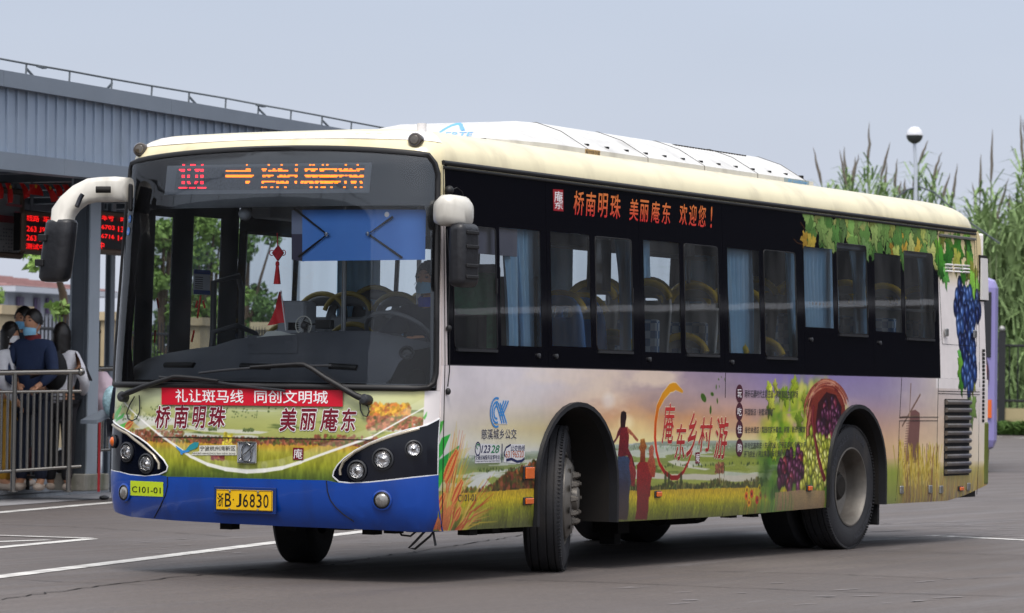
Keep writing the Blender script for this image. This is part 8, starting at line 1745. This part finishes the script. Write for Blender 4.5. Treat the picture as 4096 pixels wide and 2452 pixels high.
pls_ = [((98, 350), (165, 645)), ((295, 370), (350, 660)), ((328, 345), (345, 600)), ((440, 400), (380, 640)), ((410, 420), (395, 600)), ((515, 165), (508, 490)), ((668, 310), (600, 590)), ((640, 460), (632, 700)), ((720, 435), (700, 690)), ((748, 600), (735, 720)), ((778, 580), (770, 730)), ((950, 295), (880, 480)), ((1050, 385), (985, 590)), ((1050, 460), (955, 730)), ((845, 560), (835, 740)), ((1110, 540), (1050, 760)), ((1172, 470), (1130, 760)), ((1425, 215), (1418, 620)), ((1345, 400), (1335, 720)), ((1280, 610), (1310, 850)), ((1548, 580), (1470, 850)), ((1635, 110), (1650, 480)), ((1655, 140), (1690, 460)), ((1475, 800), (1460, 930)), ((1555, 690), (1550, 850))]
LB = ['reed plume leaning far left, nearest the air conditioner', 'left one of three close reed plumes', 'middle one of three close reed plumes, almost upright', 'thick right-leaning reed plume of a close group', 'short reed plume behind the thick leaning one', 'very tall upright reed plume left of the street lamp', 'long reed plume curving right, left of the street lamp', 'upright dark reed plume low left of the street lamp', 'thin tall reed plume halfway to the street lamp', 'short thin reed plume low beside the lamp, left of its pair', 'short thin reed plume low beside the lamp, right of its pair', 'reed plume leaning right just behind the lamp post', 'upper reed plume leaning right, right of the lamp', 'lower reed plume leaning right, right of the lamp', 'short reed plume directly left of the lamp post', 'long thin reed plume above the rear roof of the bus, leaning right', 'thick brown reed plume above the rear roof of the bus', 'tallest upright reed plume above the rear corner of the bus', 'upright brown reed plume left of the tallest one', 'low dark reed plume at the rear corner of the roof', 'strongly leaning reed plume right of the bus corner', 'very tall reed plume at the right edge of the photo', 'second tall reed plume cut by the right edge of the photo', 'small brown reed plume low right of the bus corner', 'faint short reed plume before the right thicket']
M_pl = mat('plume_brown', '6c655c', .9, var=.25, vs_=8); M_stm = mat('reed_stem', '7c8a64', .8)
for (a, b), lb__ in zip(pls_, LB):
    ax_, ay_ = zb_(*a); bx_, by_ = zb_(*b); dd = 118+rg.uniform(2, 6); q = at_dist(bx_, by_, dd); q0 = np.array([q[0], q[1], 0]); T_ = on_vert(ax_, ay_, q0, ST+R(100))-q0; Bv = q-q0; th = thing('reed', lb__, 'reed', tuple(q0), 'flowering giant reeds behind the fence')
    d_ = T_-Bv; MB().tube([(0, 0, 0), tuple(Bv*.5), tuple(Bv), tuple(Bv+d_*.4)], .022, 5).build('stem', M_stm, th); n_ = 7; rr = [.03, .075, .085, .075, .055, .035, .008]; lo = .0 if np.linalg.norm(d_) < 3 else .25
    MB().tube([tuple(Bv+d_*(lo+(1-lo)*k/6)+np.array([rg.normal(0, .015), rg.normal(0, .015), 0])) for k in range(7)], [r*.62 for r in rr], 6).build('plume', M_pl, th, smooth=60)
    cl = [(*(Bv+d_*(-.15+.12*k)+np.array([rg.normal(0, .3), rg.normal(0, .3), -.5])), .45) for k in range(3)]
    lv_ = MB()
    for k in range(26):
        a0 = rg.uniform(0, 6.283); b0 = Bv+d_*rg.uniform(-.35, .15)+np.array([rg.normal(0, .15), rg.normal(0, .15), -rg.uniform(0, 1.2)]); o_ = np.array([math.cos(a0), math.sin(a0), 0])*rg.uniform(.35, .9); s_ = np.array([-o_[1], o_[0], 0])/np.linalg.norm(o_)*.035
        m1 = b0+o_*.5+np.array([0, 0, .45]); t1 = b0+o_*1.3+np.array([0, 0, .35]); lv_.add([b0-s_, b0+s_, m1+s_, m1-s_, t1], [(0, 1, 2, 3), (3, 2, 4)])
    lv_.build('leaves', MATS['reed_green'], th, fix=False)
lp = at_dist(2212, 900, 112); lm = thing('street_lamp', 'white globe street lamp with a dark underside on a tall pale pole', 'street lamp', (lp[0], lp[1], 0)); hz_ = 1.22+(949-318)*112/8425
MB().tube([(0, 0, 0), (0, 0, hz_-3), (.0, 0, hz_-1.2), (-.02, .05, hz_-.25)], [.10, .075, .06, .05], 10).build('pole', mat('lamp_pole', 'c4ccd4', .4, .3), lm, smooth=60)
MB().lathe([(.0, .28), (.12, .26), (.22, .17), (.265, .05), (.27, 0)], (-.02, .05, hz_), n=20).build('globe', mat('lamp_white', 'd8dade', .3), lm, smooth=60); MB().lathe([(.268, -.002), (.25, -.10), (.18, -.2), (.06, -.27), (0, -.27)], (-.02, .05, hz_), n=20).build('bowl', mat('lamp_dark', '3c4240', .25), lm, smooth=60)
wp_ = [(2120, 522), (2160, 488), (2195, 460), (2225, 452), (2260, 465), (2300, 500), (2350, 540), (2420, 590)]; q = at_dist(2120, 522, 112); o = MB().tube([tuple(at_dist(a, b, 112)-q) for a, b in wp_], .03, 5).build('overhead_cable', M_steel); o.location = q; tag(o, 'thin grey cable arching over beside the street lamp pole', 'cable')
# lavender bus parked beyond the rear corner
q = at_dist(2415, 1040, 58); vb = thing('bus', 'lavender bus parked farther back, only a sliver showing beyond the rear corner', 'bus', (q[0], q[1], 0), rz=YAW-R(4)); M_lav = mat('lavender_paint', '8c86bc', .35, coat=.4); M_vb = mat('bus_wrap_pale', 'b4aab4', .4, var=.35, vs_=1.5)
zT = 1.22+(952-660)*58/8425; zB = 1.22-(1045-952)*58/8425
MB().box((0, .0, .35), (10, 2.5, zT)).build('body', M_lav, vb, bevel=.18); MB().box((-.012, .12, 1.9), (0.02, 2.38, zT-.25)).build('rear_window', M_frit, vb, bevel=.01); MB().box((-.014, .30, .62), (0.02, 2.2, 1.88)).build('rear_wrap', M_vb, vb)
MB().box((-.02, .10, .9), (.0, .24, 1.2)).build('tail_lamp', M_orange, vb); MB().ell((-.02, .33, 1.75), (.012, .10, .16)).build('portrait_face', mat('portrait_skin', 'c8a8a0', .5), vb, smooth=60); MB().ell((-.018, .30, 1.6), (.010, .16, .40)).build('portrait_hair', mat('portrait_hair', '3c2c3c', .5), vb, smooth=60)
for x_ in (2.2, 8): MB().lathe([(.5, 0), (.5, .3)], (x_, .02, .5), (0, 1, 0), 24, caps=True).build('wheel', M_blk, vb)
MB().box((.8, -.006, 1.5), (9.2, .0, 2.6)).build('side_window', M_frit, vb)
# unseen trees and hall, added to be mirrored in the bus windows
tr_ = [(48, -46, 9, 4), (56, -40, 10, 4.5), (62, -34, 9, 4), (68, -28, 11, 5), (76, -22, 10, 4.5), (84, -16, 9, 4), (92, -12, 9, 4.5), (38, -52, 9, 4)]
for i, (x_, y_, h, r) in enumerate(tr_): tree('yard tree outside the photo, '+['first', 'second', 'third', 'fourth', 'fifth', 'sixth', 'seventh', 'last'][i]+' in the row before the dark hall', x_, y_, h, r, 60+i, 2500, .25, 'yard trees mirrored in the bus windows', LM[2], .1)
tb_ = thing('added_hall', 'unseen tall dark hall with a white roof edge, added for the window reflections, outside the photo', 'building', (40, -40, 0), rz=math.atan2(30, 44)); MB().box((-8, -4, 0), (60, 3, 5.05)).box((-8, -4, 5.21), (60, 3, 15)).build('wall', mat('hall_dark', '20242a', .6), tb_); MB().box((-6.5, -4.5, 5.06), (61, 3.6, 5.20)).build('roof_edge', mat('roof_edge_white', 'e4e6e8', .6), tb_)
